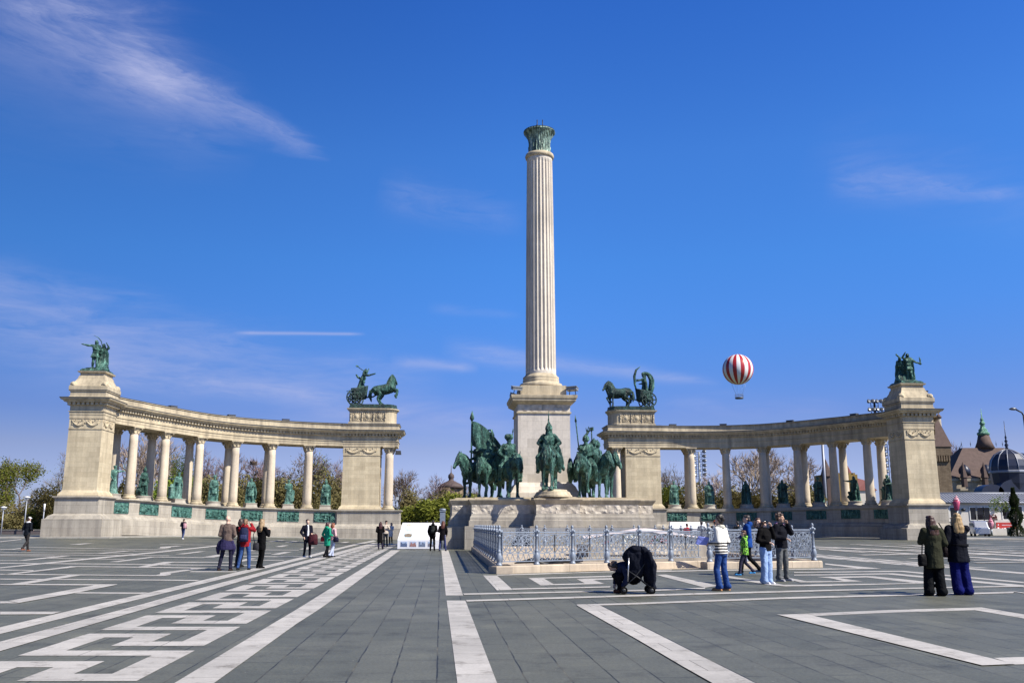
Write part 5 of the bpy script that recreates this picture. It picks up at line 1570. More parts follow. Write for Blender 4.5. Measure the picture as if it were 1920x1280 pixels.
# lines and keys right of the axis
strip([(868.5, 1112.6), (1136, 1107.3), (1241, 1105.0), (1322, 1101.6)], [(870, 1115.2), (1136, 1109.5), (1241, 1107.2), (1322, 1104)])
strip([(873.5, 1125), (1180, 1115.6), (1380, 1110), (1560, 1105.4), (1745, 1100.9), (1903, 1097.6)], [(875, 1128), (1180, 1118.6), (1380, 1113), (1560, 1108), (1745, 1103), (1920, 1100)])
for p in (
    TF_((600, 380), (1710, 355), (1700, 368), (606, 393)), TF_((275, 230), (430, 230), (608, 390), (430, 397)),
    TF_((785, 258), (1750, 232), (1745, 245), (960, 266)), TF_((785, 259), (960, 266), (1085, 336), (925, 343)), TF_((1070, 327), (1420, 317), (1430, 323), (1640, 325), (1080, 338)), TF_((1325, 271), (1520, 281), (1640, 325), (1430, 323)), TF_((1325, 270), (1740, 261), (1735, 275), (1520, 282)),
    TF_((430, 222), (2400, 165), (2400, 172), (430, 233)),
    TG((250, 188), (345, 185), (850, 293), (715, 310)), TG((760, 185), (850, 185), (1490, 288), (1312, 285)), TG((1312, 285), (1490, 284), (1920, 283), (1920, 294), (1480, 299)),
    TG((1420, 205), (1530, 222), (1740, 262), (1620, 262)), TG((1620, 251), (1920, 247), (1920, 256), (1625, 262)),
    TG((245, 153), (750, 143), (1920, 128), (1920, 137), (750, 152), (245, 164)), TG((1560, 163), (1920, 160), (1920, 167), (1560, 172)), TG((1560, 186), (1920, 182), (1920, 190), (1560, 194)), TG((1780, 209), (1920, 205), (1920, 222)),
    TH_((0, 344), (760, 334), (830, 334), (1920, 434), (1920, 446), (800, 342), (0, 352)), TH_((0, 369), (640, 357), (740, 357), (1920, 464), (1920, 482), (690, 366), (0, 377)),
    TH_((60, 392), (490, 382), (575, 385), (1080, 436), (1080, 446), (960, 448), (500, 393), (250, 401), (150, 398)), TH_((150, 396), (252, 400), (470, 430), (330, 433)), TH_((0, 433), (330, 426), (470, 430), (0, 442)),
    TH_((0, 459), (880, 447), (1080, 438), (1080, 448), (0, 473)),
    TH_((130, 268), (640, 315), (480, 319), (130, 278)), TH_((0, 318), (560, 311), (640, 315), (0, 327)),
): poly(p)
strip([(1081, 1133.3), (1180, 1130.6), (1465, 1119.8), (1682, 1114.2), (1825, 1111.2), (1903, 1108.8)], [(1083, 1136), (1180, 1133.8), (1465, 1123), (1682, 1117.2), (1825, 1114), (1899, 1112)])
poly([(1899, 1109), (1903, 1108.8), (1990, 1119), (1990, 1124)])
poly([(1081, 1135), (1125, 1135.3), (1254, 1200), (1280, 1213.3), (1413, 1280), (1520, 1334), (1420, 1334), (1333, 1280), (1280, 1250), (1196, 1200)])
poly([(1456.7, 1152.3), (1523, 1154.3), (1903, 1245.7), (1841.7, 1248.3)])
strip([(1457, 1152.2), (1660, 1143.5), (1840, 1138.3)], [(1518, 1154.6), (1680, 1147.6), (1827, 1143.3)])
poly([(1827, 1143.3), (1840, 1138.3), (1990, 1163), (1990, 1171)])
poly([(1863, 1233.3), (1990, 1229), (1990, 1243), (1903, 1245.7)])
tag(bands.build('white_paving_bands', W_MAT), kind='structure')
# ------------------------------------------------------------------ iron fence round the memorial stone
KB = S_CREAM
NL = ground(931, 1075.7); NR = ground(1543, 1063.5); FL = ground(883.4, 1032); ML = ground(1330, 1063.2)
fence = thing('iron_fence', (NL.x, NL.y, 0), 'ornate pale iron fence with bulbous posts on a low stone kerb', 'fence')
KH = 0.24
S_KERB = stone('sandy_kerb_stone', (0.60, 0.50, 0.38), (0.54, 0.44, 0.33), 1.1, 0.6, 0.01, 0.3, 0.6, 0.2)
e1 = (Vector((NR.x, NR.y)) - Vector((NL.x, NL.y))).normalized()
def kerb(p, q, w=0.5, name='kerb'):
    d = (Vector((q.x, q.y)) - Vector((p.x, p.y))); L = d.length; d.normalize(); n = Vector((-d.y, d.x))
    if name: pass
    a = Vector((p.x, p.y)); b = Vector((q.x, q.y))
    m = MB()
    ol = [a, b, b + n * w, a + n * w]
    moulded(m, [tuple(v) for v in ol], [(0, -0.05), (0, KH - 0.03), (-0.03, KH)])
    return m.build('kerb', S_KERB, fence)
# outline of the enclosure: near-left, near-mid (set back), near-right (proud), and the far side
d_ = Vector((NR.x - ML.x, NR.y - ML.y))
nrm = Vector((-e1.y, e1.x))
MLb = ML
MR0 = ground(1327, 1067)
FR = Vector((FL.x + (NR - NL).x * 0.98, FL.y + (NR - NL).y * 0.55, 0))
def post_mesh(h):
    m = MB()
    s = h / 1.3
    m.lathe([(0.13, 0), (0.13, 0.05), (0.10, 0.08), (0.085, 0.13), (0.105, 0.17), (0.125, 0.25), (0.125, 0.33), (0.105, 0.39), (0.085, 0.43), (0.075, 0.47), (0.095, 0.49), (0.07, 0.52), (0.06, 0.58), (0.055, 0.98), (0.085, 1.0), (0.085, 1.04), (0.06, 1.06), (0.06, 1.09), (0.10, 1.12), (0.11, 1.17), (0.08, 1.22), (0.045, 1.25), (0.04, 1.27), (0.065, 1.31), (0.05, 1.36), (0.01, 1.40)], (0, 0, 0), 12, True, lambda r, k, n: r * (1.0 if r < 0.10 else (1 + 0.05 * (-1) ** k)))
    for q in range(4):
        a = pi / 2 * q
        m.ell((0.11 * cos(a), 0.11 * sin(a), 1.17), (0.05, 0.05, 0.055), None, 6, 5)
    return m
POST = post_mesh(1.3).mesh('post'); POST.materials.append(IRON)
def panel_mesh(w, kind):
    m = MB()
    h0, h1 = 0.10, 1.0
    r = 0.016
    def bar(a, b, rr=r): m.tube([(a[0], 0, a[1]), (b[0], 0, b[1])], rr, 4, False)
    bar((0, h1), (w, h1), 0.03); bar((0, h0), (w, h0), 0.022); bar((0, h1 - 0.07), (w, h1 - 0.07)); bar((0, 0.34), (w, 0.34))
    bar((0.1, h0), (0.1, h1), 0.02); bar((w - 0.1, h0), (w - 0.1, h1), 0.02); bar((w / 2, 0.34), (w / 2, h0), r)
    x0, x1, z0, z1 = 0.1, w - 0.1, 0.34, h1 - 0.07
    nsq = max(1, round((x1 - x0) / 0.6))
    sw = (x1 - x0) / nsq
    for k in range(nsq):
        a, b = x0 + k * sw, x0 + (k + 1) * sw
        c = ((a + b) / 2, (z0 + z1) / 2)
        bar((a, z0), (a, z1)); bar((b, z0), (b, z1))
        R = min(sw, z1 - z0) / 2
        def circ(q, n=16):
            P = [(c[0] + q * cos(2 * pi * i / n), 0, c[1] + q * sin(2 * pi * i / n)) for i in range(n + 1)]
            m.tube(P, r, 4, False)
        circ(R * 0.26); circ(R * 0.92)
        for i in range(8):
            t = 2 * pi * i / 8
            bar((c[0] + R * 0.26 * cos(t), c[1] + R * 0.26 * sin(t)), (c[0] + R * 0.92 * cos(t), c[1] + R * 0.92 * sin(t)))
            t2 = t + pi / 8
            bar((c[0] + R * 0.92 * cos(t), c[1] + R * 0.92 * sin(t)), (c[0] + R * 0.5 * cos(t2), c[1] + R * 0.5 * sin(t2)), 0.012)
            bar((c[0] + R * 0.92 * cos(t + pi / 4), c[1] + R * 0.92 * sin(t + pi / 4)), (c[0] + R * 0.5 * cos(t2), c[1] + R * 0.5 * sin(t2)), 0.012)
        bar((a, z0), (a + sw * 0.25, z0 + (z1 - z0) * 0.25)); bar((b, z0), (b - sw * 0.25, z0 + (z1 - z0) * 0.25)); bar((a, z1), (a + sw * 0.25, z1 - (z1 - z0) * 0.25)); bar((b, z1), (b - sw * 0.25, z1 - (z1 - z0) * 0.25))
        n = 3
        for i in range(n):
            u0, u1 = a + sw * i / n, a + sw * (i + 1) / n
            P = [(u0 + (u1 - u0) * q / 6, 0, 0.34 - 0.2 * sin(pi * q / 6)) for q in range(7)]
            m.tube(P, 0.012, 4, False)
            bar(((u0 + u1) / 2, 0.14), ((u0 + u1) / 2, h0), 0.012)
    me = m.mesh('panel'); me.materials.append(IRON)
    return me
def run(p, q, n, inset=0.2, first=True, last=True, kb=True, scale=1.0):
    """n panels between p and q with posts"""
    p2, q2 = Vector((p.x, p.y)), Vector((q.x, q.y))
    d = (q2 - p2); L = d.length; d.normalize(); nn = Vector((-d.y, d.x))
    if kb: kerb(p, q)
    a, b = p2 + nn * inset + d * inset, q2 + nn * inset - d * inset
    w = (b - a).length / n
    pm = panel_mesh(w, 0)
    ang = atan2(d.y, d.x)
    for i in range(n + 1):
        if (i == 0 and not first) or (i == n and not last): continue
        o = bpy.data.objects.new('post', POST); COL.objects.link(o); o.parent = fence
        c = a + d * w * i
        o.location = (c.x - NL.x, c.y - NL.y, KH - 0.01); o.scale = (scale * 0.8, scale * 0.8, scale * 0.9); o.rotation_euler = (0, 0, ang)
    for i in range(n):
        o = bpy.data.objects.new('panel', pm); COL.objects.link(o); o.parent = fence
        c = a + d * w * i
        o.location = (c.x - NL.x, c.y - NL.y, KH + 0.02); o.rotation_euler = (0, 0, ang); o.scale = (1, 1, scale)
run(NL, MLb, 6, kb=True, last=False)
run(MR0, NR, 3, kb=True, scale=1.06)
run(NR, FR, 12, kb=True, first=False, scale=1.0)
run(FL, NL, 15, kb=True, last=False)
run(FR, FL, 8, kb=True, first=False, last=False)

# floor inside, memorial slab, wreaths and flowers
mb = MB()
fl = [(NL.x + 0.5, NL.y + 0.6), (NR.x - 0.6, NR.y + 0.6), (FR.x - 0.6, FR.y - 0.6), (FL.x + 0.5, FL.y - 0.5)]
mb.add([(x, y, 0.012) for x, y in fl], [(0, 1, 2, 3)])
tag(mb.build('memorial_floor', S_KERB), kind='structure')
cen = Vector(((NL.x + NR.x) / 2 + 0.2, (NL.y + NR.y) / 2 + 9, 0))
t = thing('memorial_stone', cen, 'low flat memorial stone block inside the iron fence', 'memorial')
mb = MB(); ol = rect_at(cen.x, cen.y, 5.0, 3.2)
moulded(mb, ol, [(0.25, 0.0), (0.25, 0.18), (0.0, 0.2), (0.0, 0.62), (-0.08, 0.68)])
mb.build('stone_block', S_PALE, t)
mb = MB(); mb.box((cen.x, cen.y - 1.64, 0.42), (3.0, 0.03, 0.26), AL)
mb.build('relief_panel', S_CARVEG, t)
def wreath(x, y, z, r, label, lean, c1, c2, rz=0):
    t = thing('flower_wreath', (x, y, z), label, 'wreath', 'wreaths laid inside the iron fence', rz)
    rr = random.Random(int(x * 100))
    mg, mc = MB(), MB()
    M = Matrix.Rotation(lean, 4, 'X')
    mg.M = M; mc.M = M
    for i in range(220):
        a = rr.uniform(0, 2 * pi); q = r * rr.uniform(0.62, 1.05)
        p = Vector((q * cos(a), rr.uniform(-0.1, 0.06), q * sin(a) + r))
        d = Vector((rr.uniform(-1, 1), rr.uniform(-1, 0.2), rr.uniform(-1, 1))).normalized() * 0.14
        s = d.orthogonal().normalized() * 0.045
        mg.add([p - s, p + s, p + d + s * 0.2, p + d - s * 0.2], [(0, 1, 2, 3)])
        if i % 3 == 0: mc.ell(p + Vector((0, -0.1, 0)), rr.uniform(0.035, 0.06), None, 6, 4)
    a = mg.build('greenery', c1); a.parent = t
    b = mc.build('blossom', c2); b.parent = t
LEAFG = plain('wreath_green', (0.05, 0.085, 0.03), 0.7)
x0, y0 = NL.x, NL.y
p = ground(1165, 1047); wreath(5.2, 39.8, 0.2, 0.45, 'leafy wreath with white blossom in front of the memorial stone', -0.5, LEAFG, cloth((0.7, 0.68, 0.6)), 0.1)
wreath(4.0, 39.0, 0.1, 0.36, 'leafy wreath with red blossom beside the memorial stone', -0.6, LEAFG, cloth((0.3, 0.04, 0.04)), -0.1)
wreath(6.4, 40.4, 0.15, 0.42, 'leafy wreath with pink blossom at the right end of the memorial stone', -0.45, LEAFG, cloth((0.4, 0.2, 0.22)), 0.2)
# dark palm-leaf bronze lying on the floor near the left corner
t = thing('bronze_palm_spray', (1.3, 33.3, 0.02), 'dark metal palm spray lying on the ground behind the fence corner', 'bronze spray')
mb = MB()
for i in range(9):
    a = 0.25 + i * 0.33
    mb.tube([(0, 0, 0.06), (0.6 * cos(a), 0.6 * sin(a), 0.22), (1.25 * cos(a), 1.25 * sin(a), 0.12)], [0.07, 0.10, 0.02], 6)
o = mb.build('leaf_spray', DARKMETAL); o.parent = t
for i, (u, lab) in enumerate(((-0.5, 'pale tarpaulin stretched over the memorial, seen above the fence rail'),)):
    c = cen + Vector((1.2, 6.2, 0))
    t = thing('canvas_cover', c, lab, 'cover')
    mb = MB(); vs = []; fs = []
    for a in range(13):
        for b in range(7):
            s, r_ = a / 12, b / 6
            vs.append((-3.2 + 6.4 * s, -1.5 + 3.0 * r_, 1.35 - 0.75 * abs(s - 0.45) * 1.2 - 0.25 * abs(r_ - 0.5) + 0.03 * sin(9 * s + 5 * r_)))
    for a in range(12):
        for b in range(6): q = a * 7 + b; fs.append((q, q + 7, q + 8, q + 1))
    mb.add(vs, fs, True)
    n = len(vs); mb.add([(x, y, z - 0.04) for x, y, z in vs], [tuple(reversed(f)) for f in fs], True)
    o = mb.build('canvas', cloth((0.62, 0.55, 0.54))); o.parent = t
    mb = MB()
    for sx in (-3.0, -1.0, 1.0, 3.0):
        for sy in (-1.35, 1.35): mb.tube([(sx, sy, 0), (sx, sy, 0.95 - 0.2 * (abs(sx) > 2))], 0.03, 5)
    o = mb.build('support_frame', GREYMETAL); o.parent = t

# ------------------------------------------------------------------ white information stands
WHITE = plain('white_panel', (0.80, 0.80, 0.84), 0.4, 0, 0.03, 2.0)
def info_stand(x0, x1, Y, ztop, zmid, depth, label, rz=0.0, pics=True):
    t = thing('information_stand', ((x0 + x1) / 2, Y, 0), label, 'information stand', None, rz)
    w = x1 - x0; h = w / 2
    m = MB()
    prof = [(-h, 0), (h, 0)]
    L = [(-h, 0.0, 0.03), (-h, 0.0, zmid), (-h + 0.16, depth, ztop), (-h + 0.16, depth + 0.35, ztop), (-h, depth + 0.35, 0.03)]
    Rr = [(h, 0.0, 0.03), (h, 0.0, zmid), (h + 0.02, depth, ztop), (h + 0.02, depth + 0.35, ztop), (h, depth + 0.35, 0.03)]
    m.add(L + Rr, [(4, 3, 2, 1, 0), (5, 6, 7, 8, 9), (0, 1, 6, 5), (1, 2, 7, 6), (2, 3, 8, 7), (3, 4, 9, 8), (4, 0, 5, 9)])
    o = m.build('stand_body', WHITE); o.parent = t
    if not pics: return t
    cols = [(0.12, 0.16, 0.28), (0.35, 0.36, 0.42), (0.18, 0.22, 0.32), (0.25, 0.24, 0.3)]
    for k in range(4):
        xa = -h + 0.2 + k * (w - 0.3) / 4; xb = xa + (w - 0.3) / 4 - 0.16
        m = MB()
        m.box(((xa + xb) / 2, -0.006, zmid * 0.56), (xb - xa, 0.01, zmid * 0.52))
        pc = m.build('picture', plain('photo_sky_%d' % k, (0.42, 0.52, 0.7), 0.35, 0, 0.1)); pc.parent = t
        m = MB(); rr = random.Random(k)
        m.box(((xa + xb) / 2, -0.0135, zmid * 0.38), (xb - xa, 0.004, zmid * 0.15))
        for q in range(9):
            xx = xa + 0.03 + (xb - xa - 0.06) * q / 8
            hh_ = rr.uniform(0.03, 0.2)
            m.box((xx, -0.0135, zmid * 0.45 + hh_ / 2), (0.045, 0.004, hh_))
        s = m.build('skyline', plain('photo_city_%d' % k, cols[k] if k != 1 else (0.4, 0.22, 0.2), 0.35, 0, 0.3, 20)); s.parent = pc
    # crown-like emblem on the sloping face
    sl = atan2(ztop - zmid, depth)
    m = MB()
    m.M = Matrix.Translation((-h + 0.62, depth * 0.42, zmid + (ztop - zmid) * 0.42)) @ Matrix.Rotation(sl, 4, 'X') @ Matrix.Translation((0, 0, 0.012))
    m.add([(-0.2, -0.42, 0), (0.2, -0.42, 0), (0.26, -0.16, 0), (0, -0.08, 0), (-0.26, -0.16, 0)], [(0, 1, 2, 3, 4)])
    for q in (-0.18, 0, 0.18): m.box((q, -0.3, 0.004), (0.05, 0.16, 0.006))
    o = m.build('emblem', plain('emblem_brown', (0.22, 0.18, 0.14), 0.5)); o.parent = t
    m = MB(); m.M = Matrix.Translation((-h + 0.62, depth * 0.66, zmid + (ztop - zmid) * 0.66)) @ Matrix.Rotation(sl, 4, 'X') @ Matrix.Translation((0, 0, 0.012))
    for q in range(5):
        a = -0.9 + 0.45 * q
        m.tube([(0.1 * sin(a), -0.25, 0), (0.3 * sin(a), 0.1, 0), (0.36 * sin(a), 0.3 + 0.08 * cos(a), 0)], 0.012, 4)
    m.ell((0, 0.36, 0), (0.16, 0.12, 0.01))
    o = m.build('faint_drawing', plain('pale_beige_print', (0.66, 0.62, 0.5), 0.5)); o.parent = t
    m = MB(); m.M = Matrix.Translation((-h + 0.95, depth * 0.5, zmid + (ztop - zmid) * 0.5)) @ Matrix.Rotation(sl, 4, 'X') @ Matrix.Translation((0, 0, 0.007))
    m.add([(-0.72, -0.62, 0), (0.9, -0.62, 0), (0.4, 0.1, 0), (-0.6, 0.5, 0)], [(0, 1, 2, 3)])
    o = m.build('pale_blue_print', plain('pale_blue_print', (0.62, 0.76, 0.84), 0.45, 0, 0.05)); o.parent = t
    return t
g0, g1 = ground(745, 1029.3), ground(822.5, 1029.3)
info_stand(g0.x, g1.x, g0.y, zy(979.5, g0.y + 1.2), zy(1011.6, g0.y), 1.15, 'white sloping information stand with city pictures beside the platform', 0.0)
Yb = 55.5
xa, xb = xat(1257, Yb), xat(1327, Yb)
info_stand(xa, xb, Yb, zy(978, Yb), zy(990, Yb), 0.6, 'plain white information stand behind the iron fence', 0.0, False)

# grey floodlight post by the platform corner
Yp = 56.2
xp = xat(829, Yp)
t = thing('floodlight_post', (xp, Yp, 0), 'grey floodlight column between the white stand and the platform', 'floodlight post')
mb = MB(); zt_ = zy(954, Yp)
mb.tube([(0, 0, 0), (0, 0, zt_ - 0.9)], 0.07, 8); mb.box((0, 0, 0.04), (0.3, 0.3, 0.08))
o = mb.build('post', GREYMETAL); o.parent = t
mb = MB()
mb.box((0, 0, zt_ - 0.55), (0.3, 0.3, 0.75)); mb.box((0, 0, zt_ - 0.12), (0.36, 0.36, 0.06)); mb.lathe([(0.16, 0), (0.2, 0.04), (0.2, 0.1), (0.1, 0.14)], (0, 0, zt_ - 0.1), 10)
mb.tube([(0, -0.1, zt_ - 1.1), (0.05, -0.2, zt_ - 0.95)], [0.16, 0.12], 8)
o = mb.build('lamp_housing', IRON); o.parent = t
# ------------------------------------------------------------------ people on the square
BLK = (0.012, 0.012, 0.014); NAVY = (0.014, 0.018, 0.04); JEAN = (0.04, 0.10, 0.30); LJEAN = (0.30, 0.42, 0.66); DJEAN = (0.03, 0.04, 0.075)
def bag(name, label, cat, P, size, c, rz=0.0, strap=None):
    t = thing(name, P, label, cat, None, rz)
    m = MB()
    w, d, h = size
    m.loft([(0, 0, -h / 2, w * 0.46, d * 0.42), (0, 0, -h * 0.35, w * 0.54, d * 0.55), (0, 0, h * 0.3, w * 0.5, d * 0.5), (0, 0, h / 2, w * 0.4, d * 0.3)], 14)
    o = m.build('bag_body', cloth(c, 0.6)); o.parent = t
    if strap:
        m = MB(); m.tube([Vector(p) for p in strap], 0.014, 5)
        o = m.build('strap', cloth(tuple(k * 0.6 for k in c), 0.6)); o.parent = t
    else:
        m = MB(); m.tube([(w * 0.25 * cos(a), 0, h / 2 - 0.02 + 0.1 * sin(a)) for a in [pi * i / 6 for i in range(7)]], 0.012, 5)
        o = m.build('handle', cloth(tuple(k * 0.6 for k in c), 0.6)); o.parent = t
    return t
def backpack(body, label, c, s=1.0):
    t = thing('backpack', worldpt(body, (0, 0.2, 1.22)), label, 'backpack', None, body.rotation_euler.z)
    m = MB()
    m.loft([(0, 0, -0.23 * s, 0.13 * s, 0.07), (0, 0.01, -0.15 * s, 0.15 * s, 0.10), (0, 0, 0.12 * s, 0.14 * s, 0.09), (0, -0.01, 0.22 * s, 0.08 * s, 0.05)], 14)
    o = m.build('pack', cloth(c, 0.7)); o.parent = t
    m = MB(); m.loft([(0, 0.09, -0.19 * s, 0.10 * s, 0.03), (0, 0.10, -0.1 * s, 0.11 * s, 0.045), (0, 0.09, 0.0, 0.10 * s, 0.03)], 12)
    o = m.build('pocket', cloth(tuple(k * 1.5 for k in c), 0.7)); o.parent = t
    m = MB()
    for sx in (-1, 1): m.tube([(0.09 * sx, -0.06, 0.2), (0.12 * sx, -0.16, 0.23), (0.13 * sx, -0.33, 0.12), (0.13 * sx, -0.3, -0.1), (0.12 * sx, -0.06, -0.2)], 0.02, 5)
    o = m.build('straps', cloth(tuple(k * 0.7 for k in c), 0.7)); o.parent = t
    return t

p = person(48, 1033.5, 1.80, 165, 'man in dark jacket and pale cap walking away on the far left', (0.02, 0.025, 0.035), (0.05, 0.045, 0.045), ('bent', 'bent'), 'walk', hat=(0.75, 0.74, 0.72), scarf=(0.7, 0.7, 0.7), vox=0.022, shoes=(0.2, 0.08, 0.05), hem=0.82)
p = person(343, 1010.5, 1.62, 170, 'small distant figure in dark clothes with a pink bag before the left plinth', (0.03, 0.03, 0.05), (0.05, 0.07, 0.16), ('bent', 'relax'), 'step', hair_len='tail', vox=0.03, shoes=(0.7, 0.7, 0.7))
bag('shoulder_bag', 'pink bag on the back of the small distant figure', 'bag', worldpt(p, (-0.18, 0.16, 1.15)), (0.26, 0.14, 0.4), (0.55, 0.3, 0.33))
man = person(421, 1069, 1.78, 178, 'bald man in brown pullover with a jacket knotted round his waist', (0.13, 0.095, 0.08), (0.03, 0.03, 0.06), ('bent', 'bent'), 'wide', hair_len='bald', vox=0.017, top_name='pullover', wide=1.08, girth=1.08, hem=0.94, shoes=(0.05, 0.03, 0.03))
mb = MB()
mb.loft([(0, 0.03, 0.66, 0.25, 0.19), (0, 0.02, 0.8, 0.235, 0.185), (0, 0, 0.95, 0.20, 0.155), (0, 0, 1.0, 0.195, 0.15)])
for s in (-1, 1): mb.chain([(0.2 * s, 0.02, 0.92), (0.27 * s, 0.0, 0.72), (0.24 * s, 0.0, 0.55)], [0.06, 0.07, 0.05])
mb.ell((0, -0.16, 0.94), (0.06, 0.05, 0.05))
o = mb.blob('knotted_jacket', cloth((0.035, 0.03, 0.085)), None, 0.02, 2, 0.015, 6.0); o.parent = man
p = person(447, 1062, 1.70, 150, 'dark haired person in dark brown mostly hidden behind the red jacket', (0.05, 0.03, 0.025), (0.03, 0.03, 0.035), ('phone', 'relax'), 'stand', hair_len='bob', vox=0.02, wide=0.9)
red = person(456, 1068, 1.68, 184, 'woman in red jacket and blue jeans holding her arms up to take a photo', (0.24, 0.015, 0.02), (0.035, 0.075, 0.21), ('phone_high', 'phone_high'), 'wide', hair=(0.20, 0.11, 0.06), hair_len='tail', vox=0.017, hem=0.80, hood=True, sleeve=1.1)
backpack(red, 'navy backpack on the woman in the red jacket', (0.025, 0.03, 0.075), 1.05)
w = person(487, 1065, 1.68, 150, 'woman in long black coat and black leggings with fair hair', (0.012, 0.012, 0.014), (0.012, 0.012, 0.013), ('phone', 'phone'), 'contra', hair=(0.30, 0.20, 0.10), hair_len='long', vox=0.017, hem=0.66, top_name='coat', girth=1.0, shoes=BLK)
bag('hip_bag', 'small black bag with pale clasp hanging behind the woman in black', 'bag', worldpt(w, (0.05, 0.2, 0.78)), (0.2, 0.1, 0.26), (0.05, 0.05, 0.06), 0, [(-0.05, 0, 0.12), (-0.1, -0.05, 0.4), (0.05, -0.1, 0.7)])
p = person(574, 1044, 1.74, 35, 'man in dark suit jacket over a white shirt, carrying a bag', (0.018, 0.018, 0.035), (0.015, 0.015, 0.03), ('bent', 'pocket'), 'stand', hair=(0.04, 0.025, 0.02), vox=0.02, hem=0.78, shoes=(0.6, 0.6, 0.6), flare=0.02)
mb = MB(); mb.loft([(0, -0.085, 0.98, 0.06, 0.075), (0, -0.09, 1.2, 0.055, 0.072), (0, -0.07, 1.44, 0.04, 0.06), (0, -0.02, 1.5, 0.06, 0.06)])
o = mb.blob('shirt', cloth((0.75, 0.75, 0.78)), None, 0.02, 1); o.parent = p
bag('travel_bag', 'dark maroon bag carried by the man in the suit jacket', 'bag', worldpt(p, (0.2, -0.26, 0.82)), (0.42, 0.22, 0.5), (0.075, 0.02, 0.028), 0.2)
g = person(612, 1045, 1.60, 140, 'woman in long bright green coat and black leggings', (0.015, 0.26, 0.15), (0.015, 0.015, 0.02), ('pocket', 'bent'), 'step', hair=(0.06, 0.02, 0.02), hair_len='bob', vox=0.02, hem=0.58, top_name='coat', hood=True, shoes=BLK)
bag('handbag', 'small red handbag beside the green coat', 'bag', worldpt(g, (0.30, 0.02, 0.92)), (0.22, 0.12, 0.22), (0.32, 0.02, 0.03))
q = person(622, 1044, 1.56, 140, 'woman in pink top and pale jeans walking behind the green coat', (0.62, 0.38, 0.40), (0.45, 0.50, 0.66), ('relax', 'carry'), 'step', hair=(0.22, 0.07, 0.03), hair_len='bob', vox=0.02, shoes=BLK)
bag('handbag', 'small navy handbag on the arm of the woman in pale jeans', 'bag', worldpt(q, (-0.3, 0.0, 0.9)), (0.24, 0.13, 0.22), (0.02, 0.02, 0.05))
p = person(713, 1029.5, 1.66, 195, 'woman in long black coat standing near the white stand', (0.012, 0.01, 0.012), (0.03, 0.025, 0.06), ('bent', 'bent'), 'stand', hair=(0.05, 0.012, 0.012), hair_len='long', vox=0.024, hem=0.42, top_name='coat', shoes=BLK)
p = person(723, 1024, 1.76, 20, 'person in beige jacket and dark cap talking by the inner pylon', (0.48, 0.42, 0.36), (0.03, 0.035, 0.05), ('phone', 'bent'), 'stand', vox=0.026, hat=(0.03, 0.02, 0.03))
p = person(732.5, 1020, 1.64, -20, 'person in open white coat over black clothes by the inner pylon', (0.62, 0.58, 0.56), (0.015, 0.015, 0.018), ('phone', 'bent'), 'stand', hair=(0.10, 0.03, 0.02), hair_len='bob', vox=0.026, hem=0.62, shoes=(0.6, 0.6, 0.6), top_name='coat')
bm = person(811.5, 1032, 1.74, 178, 'man in black jacket with a backpack reading the white stand', BLK, BLK, ('relax', 'bent'), 'stand', hair=(0.015, 0.012, 0.01), vox=0.022, wide=1.05, hem=0.8, hood=True)
backpack(bm, 'black backpack with pale panel on the man by the white stand', (0.03, 0.035, 0.035), 0.95)
p = person(830, 1032.5, 1.70, 176, 'long haired person in dark knee length coat and jeans by the white stand', (0.018, 0.014, 0.018), (0.04, 0.05, 0.14), ('bent', 'relax'), 'wide', hair=(0.11, 0.035, 0.02), hair_len='long', vox=0.022, hem=0.62, top_name='coat', shoes=(0.02, 0.02, 0.04))

# ---- right hand groups
def stripe_mat():
    m, nt, b = mat_new('striped_knit')
    o = coord(nt, 'Object')
    s = N(nt, 'ShaderNodeSeparateXYZ'); LK(nt, o, s.inputs[0])
    nz = noise_tex(nt, o, 6.0, 2)
    ad = N(nt, 'ShaderNodeMath', operation='MULTIPLY_ADD'); LK(nt, nz, ad.inputs[0]); ad.inputs[1].default_value = 0.03; LK(nt, s.outputs['Z'], ad.inputs[2])
    mr = N(nt, 'ShaderNodeMapRange'); mr.inputs['From Min'].default_value = 0.80; mr.inputs['From Max'].default_value = 1.30
    LK(nt, ad.outputs[0], mr.inputs['Value'])
    W_, K_ = (0.74, 0.71, 0.64), (0.015, 0.015, 0.02)
    r = ramp(nt, mr.outputs[0], [(0, W_), (0.21, K_), (0.28, W_), (0.34, K_), (0.41, W_), (0.47, K_), (0.54, W_), (0.60, K_), (0.67, W_)]); r.color_ramp.interpolation = 'CONSTANT'
    LK(nt, r.outputs['Color'], b.inputs['Base Color']); b.inputs['Roughness'].default_value = 0.95
    bump(nt, b, noise_tex(nt, o, 60, 2), 0.3, 0.02)
    return m
sw = person(1357, 1106.5, 1.70, 232, 'woman in white sweater with black stripes and flared blue jeans', (0.7, 0.7, 0.65), (0.024, 0.06, 0.20), ('bent', 'bent'), 'stand', hair=(0.018, 0.014, 0.012), hair_len='curly', vox=0.013, hem=0.86, top_name='sweater', topmat=stripe_mat(), scarf=(0.55, 0.53, 0.44), leg_w=0.98, bell=0.022, shoes=(0.38, 0.2, 0.09), flare=0.01, sleeve=1.1, hyaw=-8)
t = thing('leaflet', worldpt(sw, (0.30, -0.36, 1.16)), 'blue folded leaflet in the hand of the striped sweater woman', 'leaflet', None, 0.3)
mb = MB(); mb.box((0, 0, 0), (0.30, 0.02, 0.20), 0, 1.0, (0.5, 0.1, 0.1))
o = mb.build('paper', cloth((0.25, 0.30, 0.75))); o.parent = t
